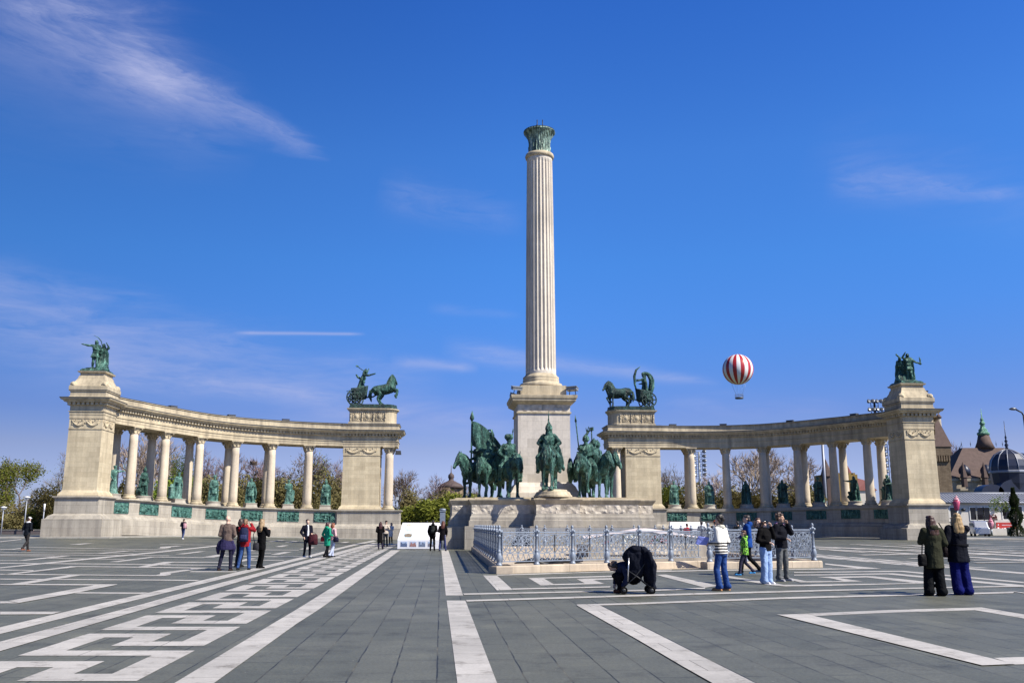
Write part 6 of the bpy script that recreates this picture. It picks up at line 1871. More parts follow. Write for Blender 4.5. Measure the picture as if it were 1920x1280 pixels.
def leafprint():
    m, nt, b = mat_new('green_printed_cloth')
    o = coord(nt, 'Object'); v = N(nt, 'ShaderNodeTexVoronoi', Scale=16.0); LK(nt, o, v.inputs['Vector'])
    r = ramp(nt, v.outputs['Distance'], [(0.3, (0.30, 0.66, 0.05)), (0.5, (0.10, 0.34, 0.03)), (0.62, (0.02, 0.04, 0.01))])
    LK(nt, r.outputs['Color'], b.inputs['Base Color']); b.inputs['Roughness'].default_value = 0.8
    return m
p = person(1405, 1077.5, 1.78, 258, 'man in bright blue jacket and black trousers walking left behind the child', (0.012, 0.055, 0.24), (0.018, 0.018, 0.022), ('relax', 'bent'), 'walk', hair=(0.03, 0.022, 0.02), vox=0.016, hem=0.80, hood=True, shoes=(0.02, 0.05, 0.1), wide=1.04)
p = person(1398, 1078.5, 1.32, 262, 'small child in green patterned jacket and bright blue shoes', (0.3, 0.6, 0.05), (0.055, 0.05, 0.085), ('relax', 'relax'), 'walk', hair=(0.09, 0.045, 0.025), vox=0.017, hem=0.80, topmat=leafprint(), shoes=(0.06, 0.3, 0.62), hood=True, wide=1.12, girth=1.15)
gl = person(1440, 1094.5, 1.66, 38, 'woman with dark glasses in black jacket and light blue jeans, hand at her cheek', (0.014, 0.013, 0.014), (0.27, 0.38, 0.60), ('ear', 'bent'), 'stand', bell=0.03, hair=(0.085, 0.045, 0.032), hair_len='long', vox=0.013, hem=0.88, leg_w=1.2, shoes=(0.6, 0.6, 0.62), hyaw=-28, hpitch=-12, eyes=True, girth=1.05)
t = thing('sunglasses', worldpt(gl, (0, 0, 0)), 'dark sunglasses on the woman in light blue jeans', 'sunglasses', None, gl.rotation_euler.z)
Rm = Matrix.Rotation(radians(-28), 3, 'Z') @ Matrix.Rotation(radians(-12), 3, 'X'); S_ = gl.scale[0]
def gp(x, y, z): return (Vector((0, -0.006, 1.635)) + Rm @ Vector((x, y, z))) * S_
mb = MB()
for s in (-1, 1):
    mb.ell(gp(0.034 * s, -0.098, 0.012), (0.03, 0.008, 0.022), Rm.to_euler(), 10, 6)
    mb.tube([gp(0.06 * s, -0.092, 0.015), gp(0.085 * s, 0.0, 0.018)], 0.004, 4)
mb.tube([gp(-0.01, -0.104, 0.018), gp(0.01, -0.104, 0.018)], 0.004, 4)
o = mb.build('lenses', plain('dark_lens', (0.01, 0.01, 0.012), 0.1)); o.parent = t
mn = person(1470, 1089, 1.79, 42, 'man in dark jacket with pink hood and grey jeans, fist at his mouth', (0.016, 0.017, 0.026), (0.11, 0.115, 0.118), ('mouth', 'bent'), 'wide', hair=(0.055, 0.03, 0.02), hair_len='curly', vox=0.013, hem=0.86, wide=1.1, girth=1.12, leg_w=1.12, shoes=(0.3, 0.3, 0.32), skin=1, hyaw=10, eyes=True, sleeve=1.15)
mb = MB()
for i in range(9):
    a = -0.4 + i * 0.49
    mb.cap((0.11 * cos(a), 0.03 + 0.10 * sin(a), 1.47 + 0.035 * sin(a)), (0.11 * cos(a + 0.49), 0.03 + 0.10 * sin(a + 0.49), 1.47 + 0.035 * sin(a + 0.49)), 0.036, 0.036, 8)
o = mb.blob('hood', cloth((0.42, 0.22, 0.36)), None, 0.014, 2); o.parent = mn

pk = person(1756, 1116.5, 1.68, 186, 'woman with long dark hair in olive parka and wide black trousers', (0.052, 0.054, 0.032), (0.012, 0.014, 0.018), ('phone', 'bent'), 'stand', hair=(0.055, 0.022, 0.014), hair_len='long', vox=0.013, hem=0.60, top_name='parka', leg_w=1.28, bell=0.045, hood=True, shoes=BLK, girth=1.15, wide=1.06, sleeve=1.15, flare=0.015)
bag('shoulder_bag', 'small black shoulder bag at the left hip of the olive parka', 'bag', worldpt(pk, (0.27, 0.02, 0.78)), (0.2, 0.12, 0.26), (0.015, 0.015, 0.017), radians(186), [(0, 0, 0.12), (-0.08, -0.08, 0.4), (-0.3, -0.1, 0.68)])
bl = person(1806, 1114.5, 1.74, 176, 'blonde woman in belted navy coat and wide royal blue trousers', (0.016, 0.018, 0.03), (0.006, 0.009, 0.10), ('bent', 'phone_high'), 'stand', hair=(0.34, 0.225, 0.10), hair_len='long', vox=0.013, hem=0.70, top_name='coat', leg_w=1.25, bell=0.05, shoes=(0.02, 0.03, 0.12), wide=1.12, girth=1.15, sleeve=1.2, flare=0.03, hyaw=-14)
mb = MB(); mb.lathe([(0.165, -0.03), (0.20, -0.028), (0.20, 0.028), (0.165, 0.03)], (0, 0, 1.06), 20); mb.M = Matrix.Identity(4)
o = mb.build('belt', cloth((0.012, 0.013, 0.02))); o.parent = bl; o.scale = (1.05, 0.80, 1)
bag('handbag', 'dark handbag at the left side of the blonde woman', 'bag', worldpt(bl, (0.30, 0.0, 0.92)), (0.16, 0.14, 0.24), (0.02, 0.012, 0.014), 0.2, [(0, 0, 0.11), (0.02, -0.03, 0.4), (-0.1, 0, 0.62)])
t = thing('camera_phone', worldpt(bl, (-0.13, -0.42, 1.62)), 'black phone held up by the blonde woman', 'phone', None, radians(176))
mb = MB(); mb.box((0, 0, 0), (0.16, 0.03, 0.085)); o = mb.build('phone_body', DARKMETAL); o.parent = t

# ---- heads behind the iron fence
fb = 'visitors between the iron fence and the platform'
for px, top, col, lab, hat, hc in ((1290, 981, (0.45, 0.03, 0.05), 'visitor in red top in front of the plain white stand', None, (0.08, 0.03, 0.02)),
                               (1317, 977, (0.12, 0.13, 0.16), 'visitor in grey jacket beside the edge of the plain white stand', None, (0.03, 0.02, 0.02)),
                               (1343, 976, (0.04, 0.035, 0.04), 'visitor in orange hat partly behind the striped sweater', (0.6, 0.12, 0.05), (0.05, 0.03, 0.02)),
                               (1331, 981, (0.6, 0.6, 0.62), 'visitor in white top partly behind the fence finials', None, (0.25, 0.15, 0.08)),
                               (1386, 977, (0.02, 0.025, 0.03), 'visitor in dark top behind the blue jacket', None, (0.02, 0.02, 0.02))):
    Yv = 53.6 if px < 1335 else 50.0
    hgt = zy(top, Yv)
    y_f = 640 + F * tan(TH + atan(H / Yv))
    b = person(px, y_f, hgt, 170 + (px % 30), lab, col, DJEAN, ('bent', 'relax'), 'stand', hair=hc, vox=0.024, hat=hat)
    b['group'] = fb

# ---- crouching person and the buggy
def crouch():
    g = ground(1170, 1110.5)
    skin = MB()
    hc = Vector((0.12, 0.0, 0.98))
    # side-on to the camera, facing the photo's left, head hanging over the knees
    M = Matrix.Rotation(-pi / 2 + 0.12, 4, 'Z')
    def A(x, y, z): return Vector((x, y, z))
    pel = A(0, 0.24, 0.34); ch = A(0, -0.02, 0.66); nk = A(0, -0.13, 0.70); hd = A(0, -0.23, 0.66)
    mb = MB(); mb.M = M
    mb.chain([pel, A(0, 0.12, 0.52), ch, nk], [0.13, 0.125, 0.13, 0.06])
    mb.cap(nk, hd, 0.055, 0.055)
    head_parts(mb, hd + Vector((0, -0.02, 0.0)), 0, 1.0)
    arms = [(A(0.18, -0.03, 0.66), A(0.27, 0.02, 0.40), A(0.24, -0.08, 0.18)), (A(-0.18, -0.03, 0.66), A(-0.25, -0.1, 0.42), A(-0.2, -0.16, 0.22))]
    for s, (a, b, c) in zip((1, -1), arms):
        mb.chain([a, b, c], [0.045, 0.04, 0.028]); hand(mb, c, c - b, Vector((0, 0, 1)), s, 0.9)
    lg = [(A(0.1, 0.22, 0.34), A(0.15, -0.20, 0.44), A(0.13, -0.08, 0.09)), (A(-0.1, 0.22, 0.34), A(-0.15, -0.16, 0.42), A(-0.13, -0.02, 0.09))]
    for a, b, c in lg: mb.chain([a, b, c], [0.08, 0.055, 0.04])
    body = mb.blob('person', SKIN[0], None, 0.014, 2)
    body.location = g; body.scale = (1, 1, 0.86)
    tag(body, 'person in dark clothes crouching beside the pushchair, head bent down', 'person')
    mb = MB(); mb.M = M
    mb.chain([A(0, 0.26, 0.38), A(0, 0.14, 0.54), A(0, -0.01, 0.64), A(0, -0.1, 0.69)], [0.165, 0.17, 0.165, 0.09])
    mb.cap(A(-0.15, -0.02, 0.66), A(0.15, -0.02, 0.66), 0.085, 0.085)
    for a, b, c in arms: mb.chain([a, b, b + (c - b) * 0.92], [0.08, 0.068, 0.052])
    o = mb.blob('jacket', cloth((0.035, 0.042, 0.085)), None, 0.016, 2, 0.012, 5); o.parent = body
    mb = MB(); mb.M = M
    for a, b, c in lg: mb.chain([a, b, b + (c - b) * 0.93], [0.115, 0.085, 0.062])
    mb.cap(A(-0.06, 0.22, 0.33), A(0.06, 0.22, 0.33), 0.14, 0.14)
    o = mb.blob('trousers', cloth((0.018, 0.017, 0.022)), None, 0.016, 2, 0.01, 5); o.parent = body
    for a, b, c in lg:
        mb = MB(); mb.M = M
        mb.cap(c + Vector((0, 0.03, -0.03)), c + Vector((0, -0.16, -0.045)), 0.05, 0.038)
        mb.cap(c + Vector((0, 0.03, 0.05)), c + Vector((0, 0.02, -0.03)), 0.05, 0.05)
        o = mb.blob('shoe', cloth((0.14, 0.05, 0.03)), None, 0.014, 2); o.parent = body
    mb = MB(); mb.M = M
    mb.ell(hd + Vector((0, 0.0, 0.055)), (0.095, 0.115, 0.085), (1.0, 0, 0)); mb.ell(hd + Vector((0, 0.06, 0.02)), (0.085, 0.07, 0.08)); mb.ell(hd + Vector((0, -0.085, 0.045)), (0.08, 0.055, 0.06))
    for s in (-1, 1): mb.ell(hd + Vector((0.07 * s, -0.01, 0.02)), (0.03, 0.06, 0.055))
    o = mb.blob('hair', hairmat((0.03, 0.02, 0.018)), None, 0.014, 1, 0.012, 12); o.parent = body
crouch()

g = ground(1197, 1112)
t = thing('pushchair', Vector((g.x - 0.05, g.y, 0)), 'dark folding pushchair draped with a long dark coat', 'pushchair')
DF = cloth((0.014, 0.017, 0.032))
ALU = plain('aluminium_tube', (0.6, 0.6, 0.62), 0.3, 0.8)
mb = MB()
for s in (-0.22, 0.22):
    mb.tube([(-0.34, s, 0.16), (-0.05, s, 0.42), (0.22, s, 0.78), (0.32, s, 1.04)], 0.015, 6)
    mb.tube([(0.34, s, 0.16), (0.05, s, 0.40), (-0.28, s, 0.62)], 0.014, 6)
mb.tube([(0.32, -0.22, 1.04), (0.36, 0, 1.08), (0.32, 0.22, 1.04)], 0.018, 6)
mb.tube([(-0.34, -0.22, 0.16), (-0.34, 0.22, 0.16)], 0.014, 6); mb.tube([(0.34, -0.22, 0.16), (0.34, 0.22, 0.16)], 0.014, 6)
o = mb.build('frame', DARKMETAL); o.parent = t
mb = MB(); mb.tube([(-0.24, -0.30, 0.32), (-0.2, -0.29, 0.9)], 0.016, 6)
o = mb.build('pale_strut', ALU); o.parent = t
mb = MB()
mb.loft([(0.0, 0, 0.40, 0.16, 0.18), (0.02, 0, 0.52, 0.24, 0.22), (0.06, 0, 0.8, 0.28, 0.24), (0.08, 0, 1.0, 0.25, 0.22), (0.06, 0, 1.12, 0.14, 0.13)])
mb.ell((-0.1, 0, 0.92), (0.24, 0.23, 0.2)); mb.ell((0.02, -0.05, 1.1), (0.2, 0.18, 0.1))
o = mb.blob('seat_and_hood', DF, None, 0.02, 2, 0.025, 5); o.parent = t
for sx in (-0.34, 0.34):
    for sy in (-0.24, 0.24):
        for dy in (-0.035, 0.035):
            m = MB()
            m.tube([(sx + 0.0001 + 0.075 * cos(a), sy + dy, 0.095 + 0.075 * sin(a)) for a in [2 * pi * i / 16 for i in range(17)]], 0.022, 6)
            wv = m.build('wheel', cloth((0.012, 0.012, 0.013), 0.6)); wv.parent = t
            m = MB(); m.M = Matrix.Translation((sx, sy + dy, 0.095)) @ Matrix.Rotation(pi / 2, 4, 'X'); m.lathe([(0.055, -0.014), (0.055, 0.014), (0.02, 0.02)], (0, 0, 0), 12)
            h_ = m.build('hub', DARKMETAL); h_.parent = wv
t.scale = (0.90, 1, 0.87)
t = thing('long_coat', (g.x + 0.22, g.y - 0.05, 0.12), 'long dark quilted coat hanging over the back of the pushchair', 'coat')
mb = MB()
mb.loft([(0.10, 0, -0.02, 0.10, 0.16), (0.04, 0, 0.2, 0.15, 0.24), (0.0, 0, 0.6, 0.15, 0.26), (-0.06, 0, 0.9, 0.13, 0.22), (-0.16, 0, 1.02, 0.08, 0.12)])
for s in (-1, 1): mb.chain([(0.0, 0.2 * s, 0.85), (0.1, 0.26 * s, 0.55), (0.08, 0.24 * s, 0.25)], [0.07, 0.075, 0.06])
o = mb.blob('quilted_cloth', cloth((0.016, 0.019, 0.034)), None, 0.02, 2, 0.03, 6); o.parent = t; t.scale = (0.9, 1, 0.88)
# ------------------------------------------------------------------ trees behind the colonnades
BARK = plain('grey_brown_bark', (0.12, 0.09, 0.075), 0.9, 0, 0.3, 2.0)
BARKW = plain('pale_bark', (0.40, 0.34, 0.28), 0.9, 0, 0.3, 2.0)
TWIG = plain('brown_twigs', (0.16, 0.115, 0.085), 0.9, 0, 0.3, 1.0)
TWIGP = plain('purple_twigs', (0.20, 0.135, 0.125), 0.9, 0, 0.25, 1.0)
TWIGW = plain('pale_twigs', (0.33, 0.26, 0.205), 0.9, 0, 0.25, 1.0)
def leafmat(name, c1, c2, c3):
    m, nt, b = mat_new(name)
    g = N(nt, 'ShaderNodeNewGeometry')
    n = noise_tex(nt, coord(nt, 'Object'), 0.5, 3)
    ad = N(nt, 'ShaderNodeMath', operation='MULTIPLY_ADD'); LK(nt, g.outputs['Random Per Island'], ad.inputs[0]); ad.inputs[1].default_value = 0.5; LK(nt, n, ad.inputs[2])
    r = ramp(nt, ad.outputs[0], [(0.4, c1), (0.72, c2), (1.0, c3)])
    LK(nt, r.outputs['Color'], b.inputs['Base Color']); b.inputs['Roughness'].default_value = 0.6; b.inputs['Specular IOR Level'].default_value = 0.2
    tr = N(nt, 'ShaderNodeBsdfTranslucent'); LK(nt, r.outputs['Color'], tr.inputs['Color'])
    mx = N(nt, 'ShaderNodeMixShader'); mx.inputs[0].default_value = 0.3
    out = nt.nodes['Material Output']
    LK(nt, b.outputs[0], mx.inputs[1]); LK(nt, tr.outputs[0], mx.inputs[2]); LK(nt, mx.outputs[0], out.inputs['Surface'])
    return m
LF_Y = leafmat('spring_leaves', (0.125, 0.145, 0.02), (0.18, 0.20, 0.03), (0.235, 0.25, 0.045))
LF_G = leafmat('fresh_green_leaves', (0.11, 0.16, 0.02), (0.16, 0.23, 0.025), (0.21, 0.28, 0.04))
LF_B = leafmat('budding_brown_leaves', (0.125, 0.10, 0.042), (0.165, 0.14, 0.055), (0.20, 0.18, 0.07))
LF_D = leafmat('dark_evergreen_leaves', (0.012, 0.022, 0.008), (0.03, 0.05, 0.016), (0.06, 0.085, 0.03))

def tree_meshes(seed, height, spread, kind):
    """kind: bare, bud, leaf. returns trunk mesh, crown mesh (both at origin)"""
    r = random.Random(seed)
    tm, cm = MB(), MB()
    tips = []
    def grow(p, d, L, rad, depth):
        n = 3 if depth < 2 else 2
        pts = [p]; q = p.copy(); dd = d.copy()
        for i in range(n):
            dd = (dd + Vector((r.uniform(-1, 1), r.uniform(-1, 1), r.uniform(-0.4, 0.8))) * 0.16).normalized()
            q = q + dd * (L / n); pts.append(q.copy())
        rr = [rad * (1 - 0.42 * i / n) for i in range(n + 1)]
        (tm if depth < 4 else cm).tube(pts, rr, 7 if depth == 0 else (5 if depth < 3 else 3), depth < 3, False)
        if depth >= 5 or rad < 0.012:
            tips.append((q, dd)); return
        k = r.choice((2, 3, 3)) if depth < 4 else 3
        for i in range(k):
            a = r.uniform(0, 2 * pi); t = r.uniform(0.45, 1.0) if i else 1.0
            base = pts[min(n, max(1, int(round(t * n))))]
            sidev = dd.orthogonal().normalized()
            sidev = Matrix.Rotation(a, 3, dd) @ sidev
            ang = r.uniform(0.3, 0.85) * spread
            nd = (dd * cos(ang) + sidev * sin(ang) + Vector((0, 0, 0.12))).normalized()
            grow(base, nd, L * r.uniform(0.66, 0.86), rad * r.uniform(0.5, 0.66), depth + 1)
        if depth >= 2: tips.append((q, dd))
    th = height * 0.27
    grow(Vector((0, 0, 0)), Vector((r.uniform(-0.06, 0.06), r.uniform(-0.06, 0.06), 1)).normalized(), th, height * 0.022, 0)
    zmax = max(t[0].z for t in tips)
    s = height / (zmax + 0.4)
    ntw = {'bare': 5, 'bud': 4, 'leaf': 3}[kind]
    for p, d in tips:
        for i in range(ntw):
            dd = (d + Vector((r.uniform(-1, 1), r.uniform(-1, 1), r.uniform(-0.6, 1))) * 0.85).normalized()
            L = r.uniform(0.45, 1.25)
            m_ = p + dd * L * 0.5 + Vector((r.uniform(-1, 1), r.uniform(-1, 1), r.uniform(-1, 1))) * 0.08
            e = p + dd * L
            w = dd.orthogonal().normalized(); w = Matrix.Rotation(r.uniform(0, 6.28), 3, dd) @ w
            a = 0.022 if kind != 'bare' else 0.026
            cm.add([p - w * a, p + w * a, m_ + w * a * 0.8, m_ - w * a * 0.8, e], [(0, 1, 2, 3), (3, 2, 4)])
    lm = MB()
    if kind != 'bare':
        nl = 34 if kind == 'leaf' else 9
        for p, d in tips:
            if r.random() < (0.12 if kind == 'leaf' else 0.35): continue
            for i in range(nl):
                c = p + Vector((r.gauss(0, 0.5), r.gauss(0, 0.5), r.gauss(0, 0.42)))
                sz = r.uniform(0.08, 0.16) if kind == 'leaf' else r.uniform(0.06, 0.11)
                u = Vector((r.uniform(-1, 1), r.uniform(-1, 1), r.uniform(-1, 1))).normalized(); w = u.orthogonal().normalized()
                lm.add([c - u * sz, c + w * sz * 0.6, c + u * sz, c - w * sz * 0.6], [(0, 1, 2, 3)])
    for q in (tm, cm, lm): q.v = [(x * s, y * s, z * s) for x, y, z in q.v]
    return tm.mesh('trunk', None, False), cm.mesh('crown', None, False), (lm.mesh('leaves', None, False) if lm.v else None)

def bush_mesh(seed, w, h, n, ls=0.16):
    """dense shrubbery: leaf clumps through an uneven volume"""
    r = random.Random(seed)
    m = MB()
    lobes = [(r.uniform(-0.4, 0.4) * w, r.uniform(-0.35, 0.35) * w, r.uniform(0.25, 0.75) * h, r.uniform(0.18, 0.34)) for _ in range(11)]
    for i in range(n):
        lx, ly, lz, lr = r.choice(lobes)
        d = Vector((r.gauss(0, 1), r.gauss(0, 1), r.gauss(0, 1))).normalized() * (r.random() ** 0.4)
        c = Vector((lx + d.x * lr * w, ly + d.y * lr * w, max(0.1, lz + d.z * lr * h * 1.2)))
        if r.random() < 0.12: c.z = max(0.1, c.z + r.uniform(-0.3, 0.35)); c.x += r.uniform(-0.3, 0.3)
        sz = r.uniform(0.6, 1.3) * ls
        u = Vector((r.uniform(-1, 1), r.uniform(-1, 1), r.uniform(-1, 1))).normalized(); q = u.orthogonal().normalized()
        m.add([c - u * sz, c + q * sz * 0.6, c + u * sz, c - q * sz * 0.6], [(0, 1, 2, 3)])
    return m.mesh('foliage', None, False)

PROTO = {}
def proto(kind, seed, height, spread):
    k = (kind, seed)
    if k not in PROTO: PROTO[k] = tree_meshes(seed, height, spread, kind)
    return PROTO[k]
def mesh_with(me, mat):
    k = (me.name, mat.name)
    if k not in PROTO:
        c = me.copy(); c.materials.clear(); c.materials.append(mat); PROTO[k] = c
    return PROTO[k]
def tree(px, top, Y, kind, seed, label, bark=BARK, twig=TWIG, leaf=None, wid=1.0, rz=None, name='tree', spread=1.0):
    h = zy(top, Y)
    x = xat(px, Y, h * 0.6)
    t = thing(name, (x, Y, -0.05), label, 'tree', 'trees of the park behind the colonnades')
    tm, cm, lm = proto(kind, seed, 12.0, spread)
    sc = h / 12.0
    for me, nm, mt in ((tm, 'trunk', bark), (cm, 'crown', twig), (lm, 'foliage', leaf)):
        if me is None: continue
        o = bpy.data.objects.new(nm, mesh_with(me, mt)); COL.objects.link(o); o.parent = t
    t.scale = (sc * wid, sc * wid, sc)
    t.rotation_euler = (0, 0, rz if rz is not None else (seed * 1.7 + px * 0.01))
    return t
BUSH = {}
def bush(px, top, Y, w, label, leaf, seed=1, base=0.0, n=2600, name='shrub', ls=0.115):
    h = zy(top, Y) - base
    x = xat(px, Y, h * 0.5)
    k = (seed, n)
    if k not in BUSH: BUSH[k] = bush_mesh(seed, 4.0, 4.0, n, ls)
    t = thing(name, (x, Y, base - 0.05), label, 'shrub', 'shrubs of the park behind the colonnades')
    o = bpy.data.objects.new('foliage', mesh_with(BUSH[k], leaf)); COL.objects.link(o); o.parent = t
    m = MB()
    rr = random.Random(int(px))
    for i in range(6): m.tube([(0.1 * i - 0.25, 0, 0), (rr.uniform(-1, 1), rr.uniform(-1, 1), 2.4)], [0.05, 0.02], 4)
    o = m.build('stems', BARK); o.parent = t
    t.scale = (w / 4.0, w / 4.0, h / 4.0)
    t.rotation_euler = (0, 0, rr.uniform(0, 6))
    return t
# left edge
tree(48, 858, 128, 'leaf', 3, 'tall spring-green tree left of the left outer pylon', leaf=LF_Y, wid=0.95)
tree(-28, 905, 130, 'leaf', 5, 'dense green tree cut by the left edge of the picture', leaf=LF_Y, wid=1.15)
tree(118, 848, 122, 'bud', 11, 'thin budding tree peeping out beside the left outer pylon', leaf=LF_Y, wid=0.75)
# through the left colonnade
tree(238, 838, 132, 'bare', 21, 'bare tree between the left outer pylon and first column', twig=TWIGP)
tree(272, 806, 124, 'bare', 22, 'bare pale-branched tree reaching up to the left architrave', bark=BARKW, twig=TWIGW, wid=0.8)
tree(338, 838, 127, 'leaf', 23, 'green leafing tree behind the robed statue on the left', leaf=LF_G, wid=0.62)
tree(402, 838, 136, 'bare', 24, 'bare purple-brown tree behind the open-cloaked statue', twig=TWIGP, wid=0.8)
tree(428, 860, 140, 'bare', 21, 'bare brown tree behind the fourth left column', twig=TWIG, wid=0.8)
tree(462, 846, 133, 'bare', 25, 'bare tree with a dark nest in its top twigs', twig=TWIGP, wid=0.9)
tree(484, 858, 139, 'bare', 22, 'small bare tree behind the fifth left column', twig=TWIGP, wid=0.9)
tree(538, 850, 128, 'bud', 26, 'bare budding tree behind the statue with the shield', leaf=LF_B, twig=TWIG, wid=1.0)
tree(566, 846, 135, 'bare', 24, 'bare tree crossing behind the sixth left column', twig=TWIG, wid=0.8)
tree(606, 840, 126, 'bud', 27, 'bare olive-budded tree left of the inner pylon', leaf=LF_Y, bark=BARK, twig=TWIG, wid=0.95)
tree(634, 862, 138, 'bare', 25, 'bare tree half hidden by the left inner pylon', twig=TWIGP, wid=0.8)
# nest
xN = xat(468, 131.0); t = thing('bird_nest', (xN, 131.0, zy(868, 131.0)), 'dark round bird nest high in a bare tree', 'nest')
mb = MB(); rr = random.Random(2)
for i in range(60):
    a, b = rr.uniform(0, 6.28), rr.uniform(0, 6.28)
    p = Vector((0.4 * cos(a), 0.4 * sin(a), rr.uniform(-0.25, 0.25))); d = Vector((-sin(a), cos(a), rr.uniform(-0.4, 0.4))) * 0.35
    mb.tube([p - d, p + d], 0.03, 3, False)
mb.ell((0, 0, 0), (0.4, 0.4, 0.28))
o = mb.build('twig_ball', TWIG); o.parent = t
# middle gap
tree(760, 882, 140, 'bare', 22, 'slender bare tree right of the left inner pylon', twig=TWIG, wid=0.9)
tree(796, 890, 150, 'bare', 25, 'bare tree standing behind the green bush in the gap', twig=TWIGP, wid=1.1)
tree(822, 898, 152, 'bare', 24, 'bare tree left of the small domed tower', twig=TWIGP, wid=0.9)
tree(870, 908, 150, 'bare', 21, 'bare tree under the bronze horse heads', twig=TWIG, wid=1.0)
bush(800, 921, 118, 7.0, 'big rounded yellow-green bush in the gap beside the platform', LF_Y, 31, 0, 8200)
bush(845, 925, 122, 6.5, 'olive-brown bush right of the big yellow-green bush', LF_B, 32, 0, 7200)
bush(765, 915, 126, 4.5, 'brown twiggy bush left of the big yellow-green bush', LF_B, 33, 0, 6600)
bush(893, 930, 124, 6.0, 'olive bush seen between the legs of the left horses', LF_Y, 32, 0, 7200)
# through the right colonnade
tree(1258, 868, 130, 'bud', 41, 'feathery olive-brown tree in the first right bay', leaf=LF_B, twig=TWIG, wid=0.8)
tree(1282, 880, 138, 'bud', 26, 'feathery brown tree behind the first right column', leaf=LF_B, twig=TWIG, wid=0.7)
tree(1340, 888, 140, 'bare', 42, 'bare pinkish tree in the second right bay', twig=TWIGP, wid=0.9)
tree(1398, 838, 122, 'bare', 43, 'big bare tree with pale crooked limbs in the third right bay', bark=BARKW, twig=TWIGW, wid=1.15)
tree(1432, 842, 128, 'bare', 22, 'bare pale tree behind the third right column', bark=BARKW, twig=TWIGW, wid=0.9)
tree(1466, 856, 132, 'bare', 44, 'bare brown tree in the fourth right bay', twig=TWIGW, bark=BARKW, wid=1.0)
tree(1498, 878, 138, 'bare', 25, 'bare tree behind the fourth right column', twig=TWIG, wid=0.9)
tree(1532, 888, 136, 'bare', 24, 'low bare tree left of the leaning flagpole', twig=TWIGP, wid=0.9)
tree(1808, 832, 300, 'bare', 21, 'bare purple tree between the brick tower and the castle roof', twig=TWIGP, wid=0.8)
# hedges of shrubs along the park's edge
for i, (px, top, w, lf, lab) in enumerate([
    (-10, 945, 6, LF_B, 'brown shrub at the far left picture edge'), (30, 935, 7, LF_B, 'brown-green shrub under the tall spring-green tree'), (74, 950, 4.5, LF_Y, 'bright yellow-green shrub left of the left outer pylon'), (98, 912, 5, LF_B, 'rust-brown shrub touching the left outer pylon'),
    (225, 900, 6, LF_B, 'brown shrub behind the first left bay'), (262, 905, 6, LF_B, 'brown shrub behind the second left bay'), (300, 900, 6, LF_G, 'green shrub behind the second left column'), (342, 896, 6, LF_G, 'green shrub behind the robed statue'), (388, 892, 7, LF_B, 'dark brown shrub behind the fourth left bay'), (425, 897, 6, LF_B, 'brown shrub behind the fourth left column'), (470, 893, 7, LF_B, 'brown shrub behind the folded-arms statue'), (510, 898, 6, LF_B, 'brown shrub behind the fifth left column'), (545, 897, 7, LF_B, 'brown shrub behind the statue with the shield'), (585, 892, 6, LF_B, 'brown shrub behind the sixth left column'), (625, 896, 6, LF_B, 'brown shrub left of the inner pylon'),
    (1250, 912, 5, LF_Y, 'olive shrub right of the right inner pylon'), (1285, 915, 6, LF_B, 'brown shrub behind the first right column'), (1330, 912, 7, LF_B, 'rust-brown shrub behind the second right bay'), (1370, 918, 6, LF_B, 'brown shrub behind the second right column'), (1415, 920, 7, LF_B, 'brown shrub behind the third right bay'), (1460, 915, 7, LF_B, 'brown shrub behind the fourth right bay'), (1495, 912, 6, LF_B, 'brown shrub behind the fourth right column'), (1525, 915, 5, LF_B, 'brown shrub left of the flagpole')]):
    bush(px, top, 117 + (i * 7) % 9, w, lab, lf, 31 + i % 4, 0, {0: 8200, 1: 7200, 2: 6600, 3: 7000}[i % 4])
# cypress with a creeper at the right edge
def cypress(px, top, Y, label):
    h = zy(top, Y); x = xat(px, Y, 2)
    t = thing('columnar_tree', (x, Y, 0), label, 'tree')
    r = random.Random(9)
    m = MB()
    for i in range(5200):
        z = r.random() ** 0.8 * h
        w = 0.85 * (1 - (z / h) ** 2.2) * (0.8 + 0.3 * sin(z * 3.1)) + 0.1
        a = r.uniform(0, 2 * pi); q = w * r.uniform(0.5, 1.05)
        c = Vector((q * cos(a), q * sin(a), z))
        u = Vector((cos(a) * 0.5, sin(a) * 0.5, r.uniform(0.2, 1))).normalized(); s = r.uniform(0.10, 0.2); k = u.orthogonal().normalized()
        m.add([c - u * s, c + k * s * 0.45, c + u * s, c - k * s * 0.45], [(0, 1, 2, 3)])
    o = m.build('foliage', LF_D, None, False); o.parent = t
    m = MB(); m.tube([(0, 0, 0), (0.05, 0, h * 0.9)], [0.14, 0.03], 6)
    o = m.build('trunk', BARK); o.parent = t
cypress(1905, 914, 116, 'dark columnar evergreen in front of the low pale building')
bush(1885, 925, 117, 3.4, 'thin pale-green shrub leaning left of the columnar evergreen', LF_G, 33, zy(965, 117), 500)
